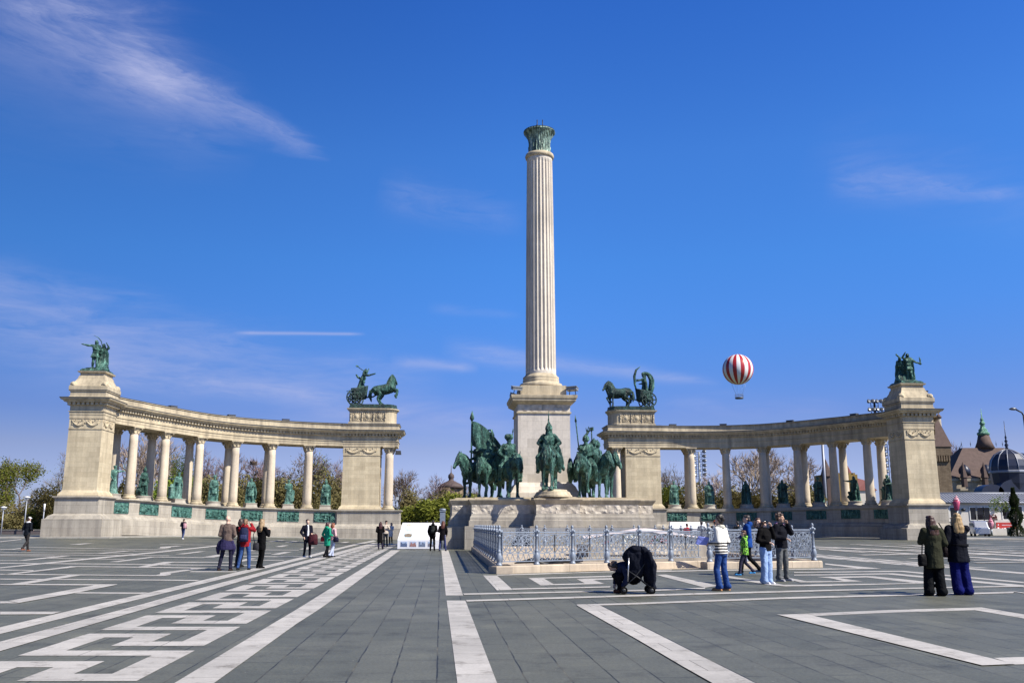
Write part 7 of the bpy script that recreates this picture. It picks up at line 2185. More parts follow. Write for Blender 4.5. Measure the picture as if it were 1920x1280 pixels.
# ------------------------------------------------------------------ castle, pavilion and masts on the right
ROOFT = plain('brown_roof_tiles', (0.105, 0.07, 0.06), 0.85, 0, 0.2, 1.2)
BRICK = stone('brown_castle_stone', (0.22, 0.165, 0.11), (0.16, 0.115, 0.075), 0.8, 0.35, 0.02, 0.3, 0.7)
OCHRE = stone('ochre_wall', (0.36, 0.24, 0.075), (0.30, 0.19, 0.06), 1.2, 0.5, 0.01, 0.3, 0.85)
PALEW = stone('pale_castle_wall', (0.48, 0.42, 0.33), (0.36, 0.31, 0.25), 1.2, 0.5, 0.02, 0.35, 0.8)
COPPER = bronze('green_copper_roof', (0.10, 0.26, 0.17), (0.20, 0.42, 0.30), (0.36, 0.58, 0.45))
SLATE = plain('dark_blue_slate', (0.022, 0.027, 0.05), 0.4, 0.1, 0.2, 1.0, 0.1, 0.5)
ZINC = plain('grey_zinc_sheet', (0.27, 0.285, 0.33), 0.45, 0.3, 0.1, 1.0)
GLASS = plain('dark_window_glass', (0.012, 0.012, 0.016), 0.12, 0, 0.1, 1)
CREAMW = plain('cream_render', (0.62, 0.58, 0.52), 0.9, 0, 0.1, 0.7)
def Pz(px, py, Y): z = zy(py, Y); return Vector((xat(px, Y, z), Y, z))
def facing_box(mb, x0, x1, z0, z1, Y, d, proud=0.0):
    mb.box(((x0 + x1) / 2, Y + d / 2 - proud, (z0 + z1) / 2), (x1 - x0, d, z1 - z0))

# brown stone tower with steep roof, behind the right outer pylon
Y = 210.0
t = thing('castle_tower', (xat(1765, Y, 10), Y, 0), 'brown stone castle tower with steep dark roof beside the right outer pylon', 'tower')
xa, xb = xat(1716, Y, 15), xat(1782, Y, 15)
z1 = zy(838, Y); zt = zy(745, Y)
mb = MB(); facing_box(mb, xa, xb, 0, z1, Y, 8.0); mb.build('wall', BRICK, t)
mb = MB()
for i in range(14):
    xx = xa + (xb - xa) * (i + 0.5) / 14
    mb.box((xx, Y - 0.25, z1 - 2.6), (0.35, 0.5, 1.3))
facing_box(mb, xa - 0.3, xb + 0.3, z1 - 1.9, z1 + 0.1, Y - 0.4, 8.8); mb.build('corbel_course', BRICK, t)
mb = MB()
xm = xat(1745, Y, 25)
mb.add([(xa - 0.5, Y - 0.6, z1 + 0.1), (xb + 0.6, Y - 0.6, z1 + 0.1), (xb + 0.6, Y + 8.6, z1 + 0.1), (xa - 0.5, Y + 8.6, z1 + 0.1), (xm - 0.6, Y + 3, zt), (xm + 1.0, Y + 3, zt), (xm + 1.0, Y + 5, zt), (xm - 0.6, Y + 5, zt)], [(0, 1, 5, 4), (1, 2, 6, 5), (2, 3, 7, 6), (3, 0, 4, 7), (4, 5, 6, 7)])
rf = mb.build('roof', ROOFT, t)
mb = MB(); p = Pz(1747, 745, Y); mb.tube([p + Vector((0, 3, -1)), p + Vector((0, 3, 2.2))], 0.06, 5); mb.box(p + Vector((0.35, 3, 1.9)), (0.7, 0.05, 0.35)); mb.box(p + Vector((-0.5, 3, 1.9)), (0.4, 0.05, 0.2)); mb.build('weather_vane', DARKMETAL, rf)
mb = MB(); p0, p1 = Pz(1771, 818, Y), Pz(1767, 782, Y)
mb.tube([(p0.x, Y + 2, p0.z - 1.5), (p0.x, Y + 2, p1.z)], [0.5, 0.45], 10); ch = mb.build('chimney', PALEW, rf)
mb = MB(); mb.lathe([(0.62, 0), (0.66, 0.3), (0.5, 0.5), (0.05, 1.2)], (p0.x, Y + 2, p1.z), 10); mb.build('chimney_cap', ROOFT, ch)

# castle hall with hipped tiled roof and a green copper spire
Y = 260.0
t = thing('castle_hall', (xat(1845, Y, 10), Y, 0), 'castle hall with big brown hipped roof and green copper spire', 'castle')
xa, xb = xat(1779, Y, 12), xat(1925, Y, 12); ze = zy(895, Y); zr = zy(836, Y)
mb = MB(); facing_box(mb, xa + 0.6, xb, 0, ze, Y, 14); mb.build('wall', PALEW, t)
ra, rb = xat(1804, Y + 7, 20), xat(1882, Y + 7, 20)
mb = MB(); mb.add([(xa, Y - 0.6, ze), (xb, Y - 0.6, ze), (xb, Y + 14.6, ze), (xa, Y + 14.6, ze), (ra, Y + 6, zr), (rb, Y + 6, zr), (rb, Y + 8, zr), (ra, Y + 8, zr)], [(0, 1, 5, 4), (1, 2, 6, 5), (2, 3, 7, 6), (3, 0, 4, 7), (4, 5, 6, 7), (3, 2, 1, 0)])
rf = mb.build('roof', ROOFT, t)
mb = MB()
facing_box(mb, xa, xb, ze - 1.0, ze - 0.2, Y - 0.5, 0.8); facing_box(mb, xa, xb, ze - 3.6, ze - 3.1, Y - 0.45, 0.8); mb.build('cornice', PALEW, t)
for px in (1815, 1856):
    p = Pz(px, 884, Y - 1)
    mb = MB(); mb.M = Matrix.Translation((p.x, Y + 0.6, zy(890, Y)))
    mb.loft([(0, 0, 0, 1.5, 1.2), (0, 0, 1.4, 1.45, 1.2), (0, 0.4, 2.4, 0.9, 1.2), (0, 0.8, 3.0, 0.2, 0.8)]); mb.build('dormer', SLATE, rf)
for px in (1809, 1848, 1880):
    p = Pz(px, 905, Y - 2)
    mb = MB(); mb.lathe([(0.9, 0), (0.9, 2.5), (1.1, 2.6), (0.06, 7.0)], (p.x, Y - 1.8, zy(913, Y)), 6, False); mb.build('pinnacle', ROOFT, t)
for px in (1803, 1820, 1838, 1868, 1880):
    p = Pz(px, 836, Y + 7); mb = MB(); mb.tube([p, p + Vector((0, 0, 1.6))], [0.09, 0.02], 4); mb.ell(p + Vector((0, 0, 0.7)), 0.18, None, 6, 4); mb.build('finial', DARKMETAL, rf)
Ys = Y + 7
c = Pz(1846, 836, Ys); k = Ys / F * 1.0
mb = MB()
def R_(w): return w * k / 2
zz = lambda y: zy(y, Ys)
mb.loft([(c.x, Ys, zz(840), R_(36), R_(36)), (c.x, Ys, zz(828), R_(26), R_(26)), (c.x, Ys, zz(816), R_(20), R_(20))], 8); sp = mb.build('spire_base', ROOFT, t)
mb = MB(); mb.lathe([(R_(20), zz(816)), (R_(22), zz(813)), (R_(22), zz(811.5)), (R_(15), zz(809)), (R_(16), zz(806)), (R_(9), zz(802)), (R_(7), zz(796)), (R_(10), zz(795)), (R_(9), zz(792)), (R_(5), zz(789)), (R_(7), zz(787)), (R_(2.2), zz(782)), (R_(0.8), zz(766))], (c.x, Ys, 0), 14)
mb.build('copper_spire', COPPER, t)

# dark blue domes of the pavilion at the right edge
Y = 150.0
t = thing('domed_pavilion', (xat(1900, Y, 5), Y, 0), 'dark slate pavilion with two ribbed domes at the right edge', 'pavilion')
zz = lambda y: zy(y, Y)
c = Pz(1893, 890, Y)
mb = MB()
def r8(w): return w / F * Y / 2 * 1.04
dome = [(52, 925), (60, 906), (64, 885), (63, 874), (57, 862), (44, 852), (26, 846), (8, 842), (3, 838)]
mb.lathe([(r8(w), zz(y)) for w, y in dome], (c.x, Y, 0), 12, False); d1 = mb.build('dome', SLATE, t)
mb = MB()
for q in range(12):
    a = 2 * pi * q / 12
    mb.tube([(c.x + r8(w) * 1.005 * cos(a), Y + r8(w) * 1.005 * sin(a), zz(y)) for w, y in dome[2:-1]], 0.07, 4)
mb.lathe([(r8(65), zz(887)), (r8(67), zz(886)), (r8(67), zz(883)), (r8(65), zz(882))], (c.x, Y, 0), 12, False)
mb.build('rib', ZINC, d1)
mb = MB(); mb.lathe([(r8(9), zz(843)), (r8(4), zz(838)), (r8(7), zz(834)), (r8(2.5), zz(830)), (r8(6), zz(827)), (r8(2), zz(823)), (r8(4), zz(820)), (r8(1.5), zz(816)), (r8(0.8), zz(789))], (c.x, Y, 0), 8); mb.build('finial', SLATE, d1)
mb = MB(); mb.lathe([(r8(60), zz(918)), (r8(70), zz(890)), (r8(66), zz(868)), (r8(48), zz(852)), (r8(18), zz(846)), (0.05, zz(845))], (c.x + r8(86), Y + 4, 0), 12, False); mb.build('dome', SLATE, t)
mb = MB()
for px, w in ((1848, 40), (1893, 66), (1950, 60)):
    x = xat(px, Y, 6)
    mb.M = Matrix.Translation((x, Y - 2.5, zz(924))) @ Matrix.Rotation(pi / 2, 4, 'X')
    q = r8(w)
    vs = [(q * cos(pi * i / 12), q * 0.72 * sin(pi * i / 12), 0) for i in range(13)]
    mb.add(vs + [(a, b, -2.6) for a, b, _ in vs], [tuple(range(13)), tuple(range(25, 12, -1))] + [(i, i + 13, i + 14, i + 1) for i in range(12)])
mb.M = Matrix.Identity(4)
mb.build('arched_gable', SLATE, t)
mb = MB(); facing_box(mb, xat(1832, Y, 4), xat(1990, Y, 4), 0, zz(922), Y - 1.5, 8); mb.build('wall', CREAMW, t)

# long low pale building with grey sheet roof
Y = 134.0
zz = lambda y: zy(y, Y)
t = thing('low_kiosk_building', (xat(1840, Y, 2), Y, 0), 'long low pale building with grey sheet roof and dark windows', 'building')
xa, xb = xat(1740, Y, 3), xat(1990, Y, 3)
mb = MB(); facing_box(mb, xa, xb, 0, zz(942), Y, 6); mb.build('wall', CREAMW, t)
mb = MB()
mb.add([(xa - .3, Y - 0.5, zz(941.5)), (xb, Y - 0.5, zz(941.5)), (xb, Y + 3, zz(923.5)), (xa - .3, Y + 3, zz(923.5)), (xb, Y + 6.5, zz(941.5)), (xa - .3, Y + 6.5, zz(941.5))], [(0, 1, 2, 3), (3, 2, 4, 5), (0, 3, 5), (1, 4, 2)])
rf = mb.build('roof', ZINC, t)
mb = MB()
n = 44
for i in range(n):
    x = xa + (xb - xa) * i / n
    mb.tube([(x, Y - 0.5, zz(941.5) + 0.04), (x, Y + 3, zz(923.5) + 0.04)], 0.045, 4, False)
mb.tube([(xa, Y + 3, zz(923.5) + 0.05), (xb, Y + 3, zz(923.5) + 0.05)], 0.12, 6); mb.tube([(xa, Y - 0.55, zz(942)), (xb, Y - 0.55, zz(942))], 0.1, 6)
mb.build('standing_seam', ZINC, rf)
for a, b, y0, y1 in ((1783, 1797, 951, 976), (1820.5, 1831, 951, 974), (1833, 1844.5, 951, 974), (1846, 1857, 951, 974), (1881.5, 1893, 949, 973), (1905, 1918, 949, 973)):
    x0, x1 = xat(a, Y, 2), xat(b, Y, 2)
    mb = MB()
    for q in ((x0 - 0.12, x0, zz(y1), zz(y0)), (x1, x1 + 0.12, zz(y1), zz(y0)), (x0 - 0.12, x1 + 0.12, zz(y0), zz(y0) + 0.12), (x0 - 0.12, x1 + 0.12, zz(y1) - 0.12, zz(y1))): facing_box(mb, q[0], q[1], q[2], q[3], Y - 0.08, 0.1)
    w = mb.build('window', plain('white_joinery', (0.7, 0.69, 0.66), 0.6), t)
    mb = MB(); facing_box(mb, x0, x1, zz(y1), zz(y0), Y - 0.03, 0.06); mb.build('pane', GLASS, w)
mb = MB(); facing_box(mb, xat(1858, Y, 1), xat(1990, Y, 1), zz(1001), zz(974), Y - 1.2, 1.1); facing_box(mb, xat(1846, Y, 1), xat(1906, Y, 1), 0, zz(990), Y - 2.0, 0.7); mb.build('counter', CREAMW, t)
mb = MB(); facing_box(mb, xat(1766, Y, 1), xat(1783, Y, 1), zz(978), zz(976), Y - 0.3, 0.28); facing_box(mb, xat(1768, Y, 1), xat(1782, Y, 1), zz(976), zz(952), Y - 0.16, 0.14); mb.build('shutter_panel', CREAMW, t)
for px, py in ((1769.5, 955), (1806.5, 955), (1869, 954)):
    p = Pz(px, py, Y - 0.35); mb = MB(); mb.ell(p, (0.3, 0.25, 0.22)); mb.tube([p, p + Vector((0, 0.35, 0.15))], 0.05, 5); mb.build('wall_lamp', DARKMETAL, t)
# banner
p0, p1 = Pz(1869, 993, Y - 1.25), Pz(1904, 979, Y - 1.25)
b_ = thing('red_banner', ((p0.x + p1.x) / 2, Y - 1.25, p0.z), 'red banner with white marks on the front of the low building', 'banner')
mb = MB(); mb.box(((p0.x + p1.x) / 2, Y - 1.25, (p0.z + p1.z) / 2), (p1.x - p0.x, 0.05, p1.z - p0.z)); mb.build('cloth', plain('red_banner_cloth', (0.42, 0.03, 0.025), 0.7, 0, 0.08), b_)
mb = MB()
w = p1.x - p0.x; h = p1.z - p0.z
for fx, fz, lx, lz in ((0.08, 0.2, 0.1, 0.3), (0.1, 0.68, 0.06, 0.16), (0.3, 0.14, 0.07, 0.2), (0.42, 0.16, 0.1, 0.24), (0.58, 0.12, 0.07, 0.18), (0.72, 0.18, 0.1, 0.28), (0.88, 0.16, 0.09, 0.24)):
    mb.ell((p0.x + fx * w, Y - 1.28, p0.z + fz * h), (lx * w * 0.5, 0.012, lz * h * 0.6), None, 8, 6)
for q in range(9): mb.box((p0.x + w * (0.3 + 0.06 * q), Y - 1.283, p0.z + 0.66 * h), (0.03 * w, 0.01, 0.1 * h))
mb.build('white_marks', WHITE, b_)
# giant ice-cream cones
PINK = plain('pink_plastic', (0.62, 0.10, 0.20), 0.45); PINK2 = plain('pale_pink_plastic', (0.72, 0.32, 0.40), 0.45); CREAMP = plain('cream_swirl', (0.75, 0.40, 0.44), 0.45)
def cone(px, ybot, ytop, Y, label, m1, m2):
    x = xat(px, Y, 2); z0, z1 = zy(ybot, Y), zy(ytop, Y); h = z1 - z0
    t = thing('ice_cream_sign', (x, Y, z0), label, 'sign')
    mb = MB(); r = h * 0.20
    mb.lathe([(r * 0.55, 0), (r * 0.6, 0.02), (r * 1.05, h * 0.5), (r * 1.1, h * 0.54), (r * 0.95, h * 0.56)], (0, 0, 0), 14)
    for i in range(14):
        a = 2 * pi * i / 14; mb.tube([(r * 0.58 * cos(a), r * 0.58 * sin(a), 0.05), (r * 1.06 * cos(a), r * 1.06 * sin(a), h * 0.52)], 0.03, 4)
    o = mb.build('cup', m1); o.parent = t
    mb = MB()
    pts = []; rr = []
    for i in range(40):
        q = i / 39; a = q * 5.5 * pi
        pts.append((r * (1 - q) * 0.8 * cos(a) + 0.25 * r * q, r * (1 - q) * 0.8 * sin(a), h * (0.58 + 0.38 * q))); rr.append(r * (0.36 - 0.30 * q))
    mb.tube(pts, rr, 7)
    o = mb.build('swirl', m2); o.parent = t
    return t
c1 = cone(1796, 956, 926, 124, 'tall pink ice-cream sign rising above the blonde woman', PINK, CREAMP)
mb = MB(); mb.tube([(0, 0, -c1.location.z), (0, 0, 0.02)], 0.12, 8); o = mb.build('pole', GREYMETAL); o.parent = c1
c2 = cone(1857, 991, 968, 131.2, 'smaller pale pink ice-cream sign in front of the counter', PINK2, PINK2)
mb = MB(); mb.tube([(0, 0, -c2.location.z), (0, 0, 0.02)], 0.15, 8); o = mb.build('pole', GREYMETAL); o.parent = c2
# flower tub on the counter and grey bin
x = xat(1867, 131.5, 1); t = thing('flower_box', (x, 132.0, zy(975, 132.0)), 'small dark red flower box on the counter of the low building', 'flower box')
mb = MB(); mb.box((0, 0, 0.15), (1.1, 0.4, 0.3)); o = mb.build('box', ROOFT); o.parent = t
mb = MB(); rr = random.Random(4)
for i in range(40): mb.ell((rr.uniform(-0.5, 0.5), rr.uniform(-0.2, 0.2), rr.uniform(0.3, 0.8)), 0.1, None, 6, 4)
o = mb.build('blossom', plain('dark_red_flowers', (0.16, 0.02, 0.02), 0.8)); o.parent = t
x = xat(1893.5, 130.5, 0); t = thing('litter_bin', (x, 130.5, 0), 'grey litter bin before the low building', 'bin')
mb = MB(); mb.lathe([(0.30, 0), (0.33, 0.05), (0.33, 0.95), (0.36, 0.97), (0.36, 1.05), (0.2, 1.12)], (0, 0, 0), 14); o = mb.build('bin_body', GREYMETAL); o.parent = t

# parked van, seen from behind at an angle
Yv = 121.0
t = thing('parked_van', (xat(1838, Yv, 0), Yv, 0), 'grey-white van parked in front of the low building', 'van', None, radians(72))
VP = plain('silver_paint', (0.55, 0.57, 0.62), 0.25, 0.4, 0.04, 1, 0, 0.6); VD = plain('dark_trim', (0.02, 0.02, 0.024), 0.5); 
mb = MB()
secs = []
for x, zt_, w in ((-2.3, 1.0, 0.8), (-2.25, 1.15, 0.86), (-1.5, 1.25, 0.9), (-0.95, 1.85, 0.88), (-0.6, 1.95, 0.9), (2.1, 1.95, 0.9), (2.3, 1.8, 0.86)):
    secs.append([(x, -w, 0.35), (x, -w * 1.02, 0.9), (x, -w * 0.93, max(1.0, zt_ - 0.1)), (x, -w * 0.78, zt_), (x, w * 0.78, zt_), (x, w * 0.93, max(1.0, zt_ - 0.1)), (x, w * 1.02, 0.9), (x, w, 0.35)])
mb.rings(secs, False); o = mb.build('body', VP); o.parent = t
for nm, c, s in (('rear_window', (2.31, 0, 1.5), (0.03, 1.3, 0.5)), ('bumper', (2.33, 0, 0.5), (0.14, 1.75, 0.22))):
    mb = MB(); mb.box(c, s); o = mb.build(nm, GLASS if 'win' in nm else VD); o.parent = t
for sy in (-1, 1):
    mb = MB(); mb.box((0.7, 0.905 * sy, 1.45), (2.3, 0.03, 0.5)); mb.box((-0.85, 0.9 * sy, 1.42), (0.6, 0.03, 0.45)); o = mb.build('side_window', GLASS); o.parent = t
    mb = MB(); mb.box((2.32, 0.78 * sy, 1.0), (0.06, 0.14, 0.4)); o = mb.build('tail_lamp', plain('red_lamp', (0.4, 0.02, 0.02), 0.2)); o.parent = t
for sx in (-1.45, 1.45):
    for sy in (-0.82, 0.82):
        mb = MB(); mb.M = Matrix.Translation((sx, sy, 0.33)) @ Matrix.Rotation(pi / 2, 4, 'X'); mb.lathe([(0.2, -0.1), (0.33, -0.1), (0.33, 0.1), (0.2, 0.1)], (0, 0, 0), 18); o = mb.build('wheel', VD); o.parent = t
        mb = MB(); mb.M = Matrix.Translation((sx, sy, 0.33)) @ Matrix.Rotation(pi / 2, 4, 'X'); mb.lathe([(0.2, -0.11), (0.2, 0.11)], (0, 0, 0), 14); h_ = mb.build('rim', GREYMETAL); h_.parent = o

# ochre gatehouse and red-roofed turret seen between the right columns
Y = 190.0
t = thing('ochre_gatehouse', (xat(1560, Y, 3), Y, 0), 'ochre gatehouse wall with small dark pointed turret between right columns', 'gatehouse')
zz = lambda y: zy(y, Y)
mb = MB(); facing_box(mb, xat(1548, Y, 5), xat(1612, Y, 5), 0, zz(889), Y, 6)
for i in range(8):
    x = xat(1550 + i * 7.4, Y, 8); facing_box(mb, x, x + 0.45, zz(889), zz(886), Y, 1.0)
mb.build('wall', OCHRE, t)
mb = MB(); p = Pz(1549.5, 888, Y); mb.lathe([(1.0, -6), (1.0, 0), (1.3, 0.1), (0.9, 1.4), (0.05, 3.6)], (p.x, Y, p.z - 0.6), 10, False); mb.build('turret', ROOFT, t)
Y = 200.0; zz = lambda y: zy(y, Y)
t = thing('round_turret', (xat(1592, Y, 3), Y, 0), 'pale round turret with dark red pointed roof between right columns', 'turret')
x = xat(1593, Y, 8)
mb = MB(); mb.tube([(x, Y, 0), (x, Y, zz(893))], 1.0, 14); mb.build('wall', PALEW, t)
mb = MB(); mb.lathe([(1.3, zz(893) - 0.2), (1.2, zz(892)), (0.75, zz(886)), (0.05, zz(873))], (x, Y, 0), 12, False); mb.build('roof', plain('red_roof', (0.16, 0.05, 0.04), 0.8), t)
t = thing('red_roofed_house', (xat(1618, Y, 3), Y, 0), 'small house with dark red roof right of the round turret', 'house')
mb = MB(); facing_box(mb, xat(1608, Y, 4), xat(1645, Y, 4), 0, zz(918), Y, 5); mb.build('wall', CREAMW, t)
mb = MB(); a, b = xat(1607, Y, 6), xat(1646, Y, 6); mb.add([(a, Y - .3, zz(919)), (b, Y - .3, zz(919)), (b, Y + 5.3, zz(919)), (a, Y + 5.3, zz(919)), (a + 1.0, Y + 2.5, zz(894)), (b - 1, Y + 2.5, zz(900))], [(0, 1, 5, 4), (2, 3, 4, 5), (0, 4, 3), (1, 2, 5)]); mb.build('roof', plain('red_roof_2', (0.15, 0.05, 0.045), 0.8), t)

# small domed tower far behind the gap
Y = 240.0; zz = lambda y: zy(y, Y)
t = thing('domed_tower', (xat(846, Y, 5), Y, 0), 'small brown domed tower above the bushes in the gap', 'tower')
x = xat(846, Y, 15)
mb = MB(); mb.loft([(x, Y, 0, 3.4, 3.4), (x, Y, zz(912), 3.4, 3.4)], 4); mb.build('wall', BRICK, t)
DT = plain('brown_metal_roof', (0.085, 0.06, 0.055), 0.7)
mb = MB(); mb.lathe([(3.6, zz(914)), (2.6, zz(907)), (1.1, zz(902)), (0.62, zz(900)), (0.62, zz(897)), (0.8, zz(895)), (0.75, zz(890)), (0.3, zz(887)), (0.12, zz(885)), (0.05, zz(872))], (x, Y, 0), 12); mb.build('roof', DT, t)

# ------------------------------------------------------------------ masts and lamps
LAMPM = plain('floodlight_grey', (0.12, 0.13, 0.15), 0.4, 0.5)
def mast(px, ytop, Y, label, rows, y_end=None, w=0.9, lattice=True, cols=2, poleM=None, gap=1.0):
    z1 = zy(ytop, Y); x = xat(px, Y, z1 * 0.7)
    t = thing('floodlight_mast', (x, Y, 0), label, 'mast')
    m = MB(); m.tube([(0, 0, 0), (0, 0, z1)], [0.28, 0.16], 8); m.box((0, 0, 0.1), (1, 1, 0.2))
    o = m.build('pole', poleM or GREYMETAL); o.parent = t
    m = MB()
    zb = z1 - gap * (rows - 1) - 0.6
    for sx in (-w / 2, w / 2): m.tube([(sx, 0, zb), (sx, 0, z1)], 0.05, 4)
    for i in range(rows * 2): m.tube([(-w / 2, 0, zb + (z1 - zb) * i / (rows * 2 - 1)), (w / 2, 0, zb + (z1 - zb) * i / (rows * 2 - 1))], 0.035, 4)
    o = m.build('frame', DARKMETAL); o.parent = t
    for i in range(rows):
        for j in range(cols):
            xx = (j - (cols - 1) / 2) * (w * 1.7 / max(1, cols - 1) if cols > 1 else 0)
            m = MB(); c = Vector((xx, -0.25, z1 - gap * i))
            m.M = Matrix.Translation(c) @ Matrix.Rotation(0.9 + 0.2 * ((i + j) % 2), 4, 'X') @ Matrix.Rotation(0.3 * (-1) ** j, 4, 'Y')
            m.lathe([(0.10, -0.26), (0.22, -0.12), (0.34, 0.14), (0.34, 0.18), (0.1, 0.17)], (0, 0, 0), 10)
            o = m.build('floodlight', LAMPM); o.parent = t
    return t
mast(1312, 847, 150, 'grey lattice floodlight mast behind the first right column', 6, w=1.0, cols=2, gap=0.75)
mast(1645, 753, 135, 'floodlight mast whose lamps rise above the right cornice', 2, w=1.1, cols=4, gap=1.25, poleM=DARKMETAL)
mast(1661, 832, 140, 'dark lamp-hung mast seen beside the right outer pylon', 7, w=1.0, cols=3, gap=0.85, poleM=ZINC)
def pole(px0, y0, px1, y1, Y, r, label, mat, name='flagpole', cat='pole'):
    a = Pz(px1, y1, Y); b = Pz(px0, y0, Y)
    t = thing(name, (b.x, Y, 0), label, cat)
    m = MB(); d = (a - b); k = b.z / max(0.1, d.z)
    foot = b - d * k
    m.tube([(foot.x, Y, 0), (a.x, Y, a.z)], [r * 1.3, r], 8)
    m.build('shaft', mat, t); m = MB(); m.ell((a.x, Y, a.z), r * 1.8); m.build('finial', mat, t)
pole(1549, 948, 1541, 815, 118, 0.17, 'pale grey flagpole leaning slightly behind the right columns', ZINC)
# tall street lamp at the right edge
Y = 60.0
pz = Pz(1917, 773, Y)
t = thing('street_lamp', (pz.x, Y, 0), 'tall dark street lamp with curved arm at the right edge', 'street lamp')
mb = MB(); mb.tube([(0.25, 0, 0), (0.25, 0, 1.2), (0.22, 0, 1.25), (0.05, 0, pz.z - 0.2)], [0.13, 0.12, 0.09, 0.06], 8); mb.tube([(0.05, 0, pz.z - 0.2), (-0.05, 0, pz.z), (-0.45, 0, pz.z + 0.22)], 0.05, 6)
o = mb.build('pole', DARKMETAL); o.parent = t
mb = MB(); mb.loftx([(-0.85, 0, pz.z + 0.22, 0.05, 0.03), (-0.7, 0, pz.z + 0.24, 0.13, 0.09), (-0.5, 0, pz.z + 0.24, 0.12, 0.1), (-0.38, 0, pz.z + 0.24, 0.06, 0.06)]); o = mb.build('lamp_head', LAMPM); o.parent = t
def park_lamp(px, ytop, Y, label, kind):
    z = zy(ytop, Y); x = xat(px, Y, z)
    t = thing('park_lamp', (x, Y, 0), label, 'street lamp', 'park lamps left of the colonnade')
    m = MB(); m.tube([(0, 0, 0), (0, 0, z - 0.25)], [0.09, 0.06], 8); m.box((0, 0, 0.15), (0.3, 0.3, 0.3)); o = m.build('post', ZINC); o.parent = t
    m = MB()
    if kind: m.lathe([(0.06, -0.3), (0.2, -0.2), (0.24, -0.05), (0.36, 0.0), (0.34, 0.06), (0.05, 0.14)], (0, 0, z), 12)
    else: m.tube([(0, 0, z - 0.9), (0, 0, z)], [0.1, 0.11], 8)
    o = m.build('lamp_head', WHITE); o.parent = t
park_lamp(51, 932, 112, 'slim park lamp behind the man with the pale cap', 1)
park_lamp(84, 944, 114, 'white-topped post lamp near the left outer pylon', 0)
park_lamp(7, 951, 112, 'park lamp with pale flat head at the far left', 1)
# black floodlights fixed by the inner pylon
xq, yq = CL['inner'][0] + 3.9 * RX, CL['inner'][1] + 3.9 * RY
t = thing('wall_floodlight', (xq, yq - 0.9, zy(853, yq)), 'black floodlight bracketed on the last column of the left colonnade', 'floodlight')
mb = MB(); mb.box((0, 0, 0.2), (0.6, 0.4, 0.42), 0.3, 0.8); o = mb.build('lamp_housing', DARKMETAL); o.parent = t
mb = MB(); mb.tube([(0, 0, 0.3), (-0.35, 0, 0.45), (-0.6, 0.05, 0.45)], 0.04, 5); o = mb.build('bracket', DARKMETAL); o.parent = t
t = thing('wall_floodlight', (xq, yq - 0.9, zy(937, yq)), 'small grey floodlight low beside the last left column', 'floodlight')
mb = MB(); mb.box((0, 0, 0.15), (0.35, 0.3, 0.3), 0.3, 0.8); o = mb.build('lamp_housing', GREYMETAL); o.parent = t
mb = MB(); mb.tube([(0, 0, 0.1), (-0.3, 0, 0.0), (-0.65, 0.1, -0.1)], 0.04, 5); o = mb.build('bracket', GREYMETAL); o.parent = t
# low hedge wall and cars' dark strip at the left
mb = MB(); t = thing('low_wall', (xat(0, 113, 0), 113, 0), 'low dark parapet wall beyond the square on the far left', 'wall')
mb.box((xat(30, 113, 0.4), 113, 0.42), (16, 0.5, 0.84)); mb.build('wall_body', plain('dark_plinth', (0.12, 0.10, 0.10), 0.9), t)
mb = MB(); mb.box((xat(30, 113, 0.4), 113, 0.88), (16.2, 0.62, 0.08)); mb.build('coping', APRON, t)

# ------------------------------------------------------------------ striped captive balloon
Y = 600.0
c = Pz(1383.5, 692.5, Y)
r = 28.6 / F * (Y * cos(TH) + c.z * sin(TH))
t = thing('balloon', (c.x, Y, c.z), 'red and white striped balloon with a small gondola in the sky', 'balloon')
def balloon_mat():
    m, nt, b = mat_new('striped_balloon')
    o = coord(nt, 'Object'); s = N(nt, 'ShaderNodeSeparateXYZ'); LK(nt, o, s.inputs[0])
    at = N(nt, 'ShaderNodeMath', operation='ARCTAN2'); LK(nt, s.outputs['Y'], at.inputs[0]); LK(nt, s.outputs['X'], at.inputs[1])
    ml = N(nt, 'ShaderNodeMath', operation='MULTIPLY_ADD'); LK(nt, at.outputs[0], ml.inputs[0]); ml.inputs[1].default_value = 24 / (2 * pi) / 2; ml.inputs[2].default_value = 40.1
    fr = N(nt, 'ShaderNodeMath', operation='FRACT'); LK(nt, ml.outputs[0], fr.inputs[0])
    r = ramp(nt, fr.outputs[0], [(0, (0.42, 0.025, 0.03)), (0.5, (0.80, 0.79, 0.78))]); r.color_ramp.interpolation = 'CONSTANT'
    LK(nt, r.outputs['Color'], b.inputs['Base Color']); b.inputs['Roughness'].default_value = 0.35
    return m
mb = MB(); mb.ell((0, 0, 0), r, None, 48, 28); o = mb.build('envelope', balloon_mat()); o.parent = t
zg = zy(746, Y) - c.z
mb = MB()
for q in range(8):
    a = 2 * pi * q / 8
    mb.tube([(r * 0.5 * cos(a), r * 0.5 * sin(a), -r * 0.87), (2.2 * cos(a), 2.2 * sin(a), zg + 2.2)], 0.05, 3)
o = mb.build('net_ropes', GREYMETAL); o.parent = t
mb = MB()
mb.lathe([(1.2, 0), (2.7, 0.1), (2.8, 1.0), (2.7, 1.05), (1.3, 0.9)], (0, 0, zg - 0.6), 16)
for q in range(16):
    a = 2 * pi * q / 16; mb.tube([(2.7 * cos(a), 2.7 * sin(a), zg + 0.3), (2.7 * cos(a), 2.7 * sin(a), zg + 2.3)], 0.06, 4)
mb.tube([(2.7 * cos(2 * pi * q / 16), 2.7 * sin(2 * pi * q / 16), zg + 2.3) for q in range(17)], 0.09, 4)
mb.tube([(2.7 * cos(2 * pi * q / 16), 2.7 * sin(2 * pi * q / 16), zg + 1.4) for q in range(17)], 0.07, 4)
o = mb.build('gondola', plain('gondola_dark', (0.10, 0.11, 0.14), 0.5)); o.parent = t
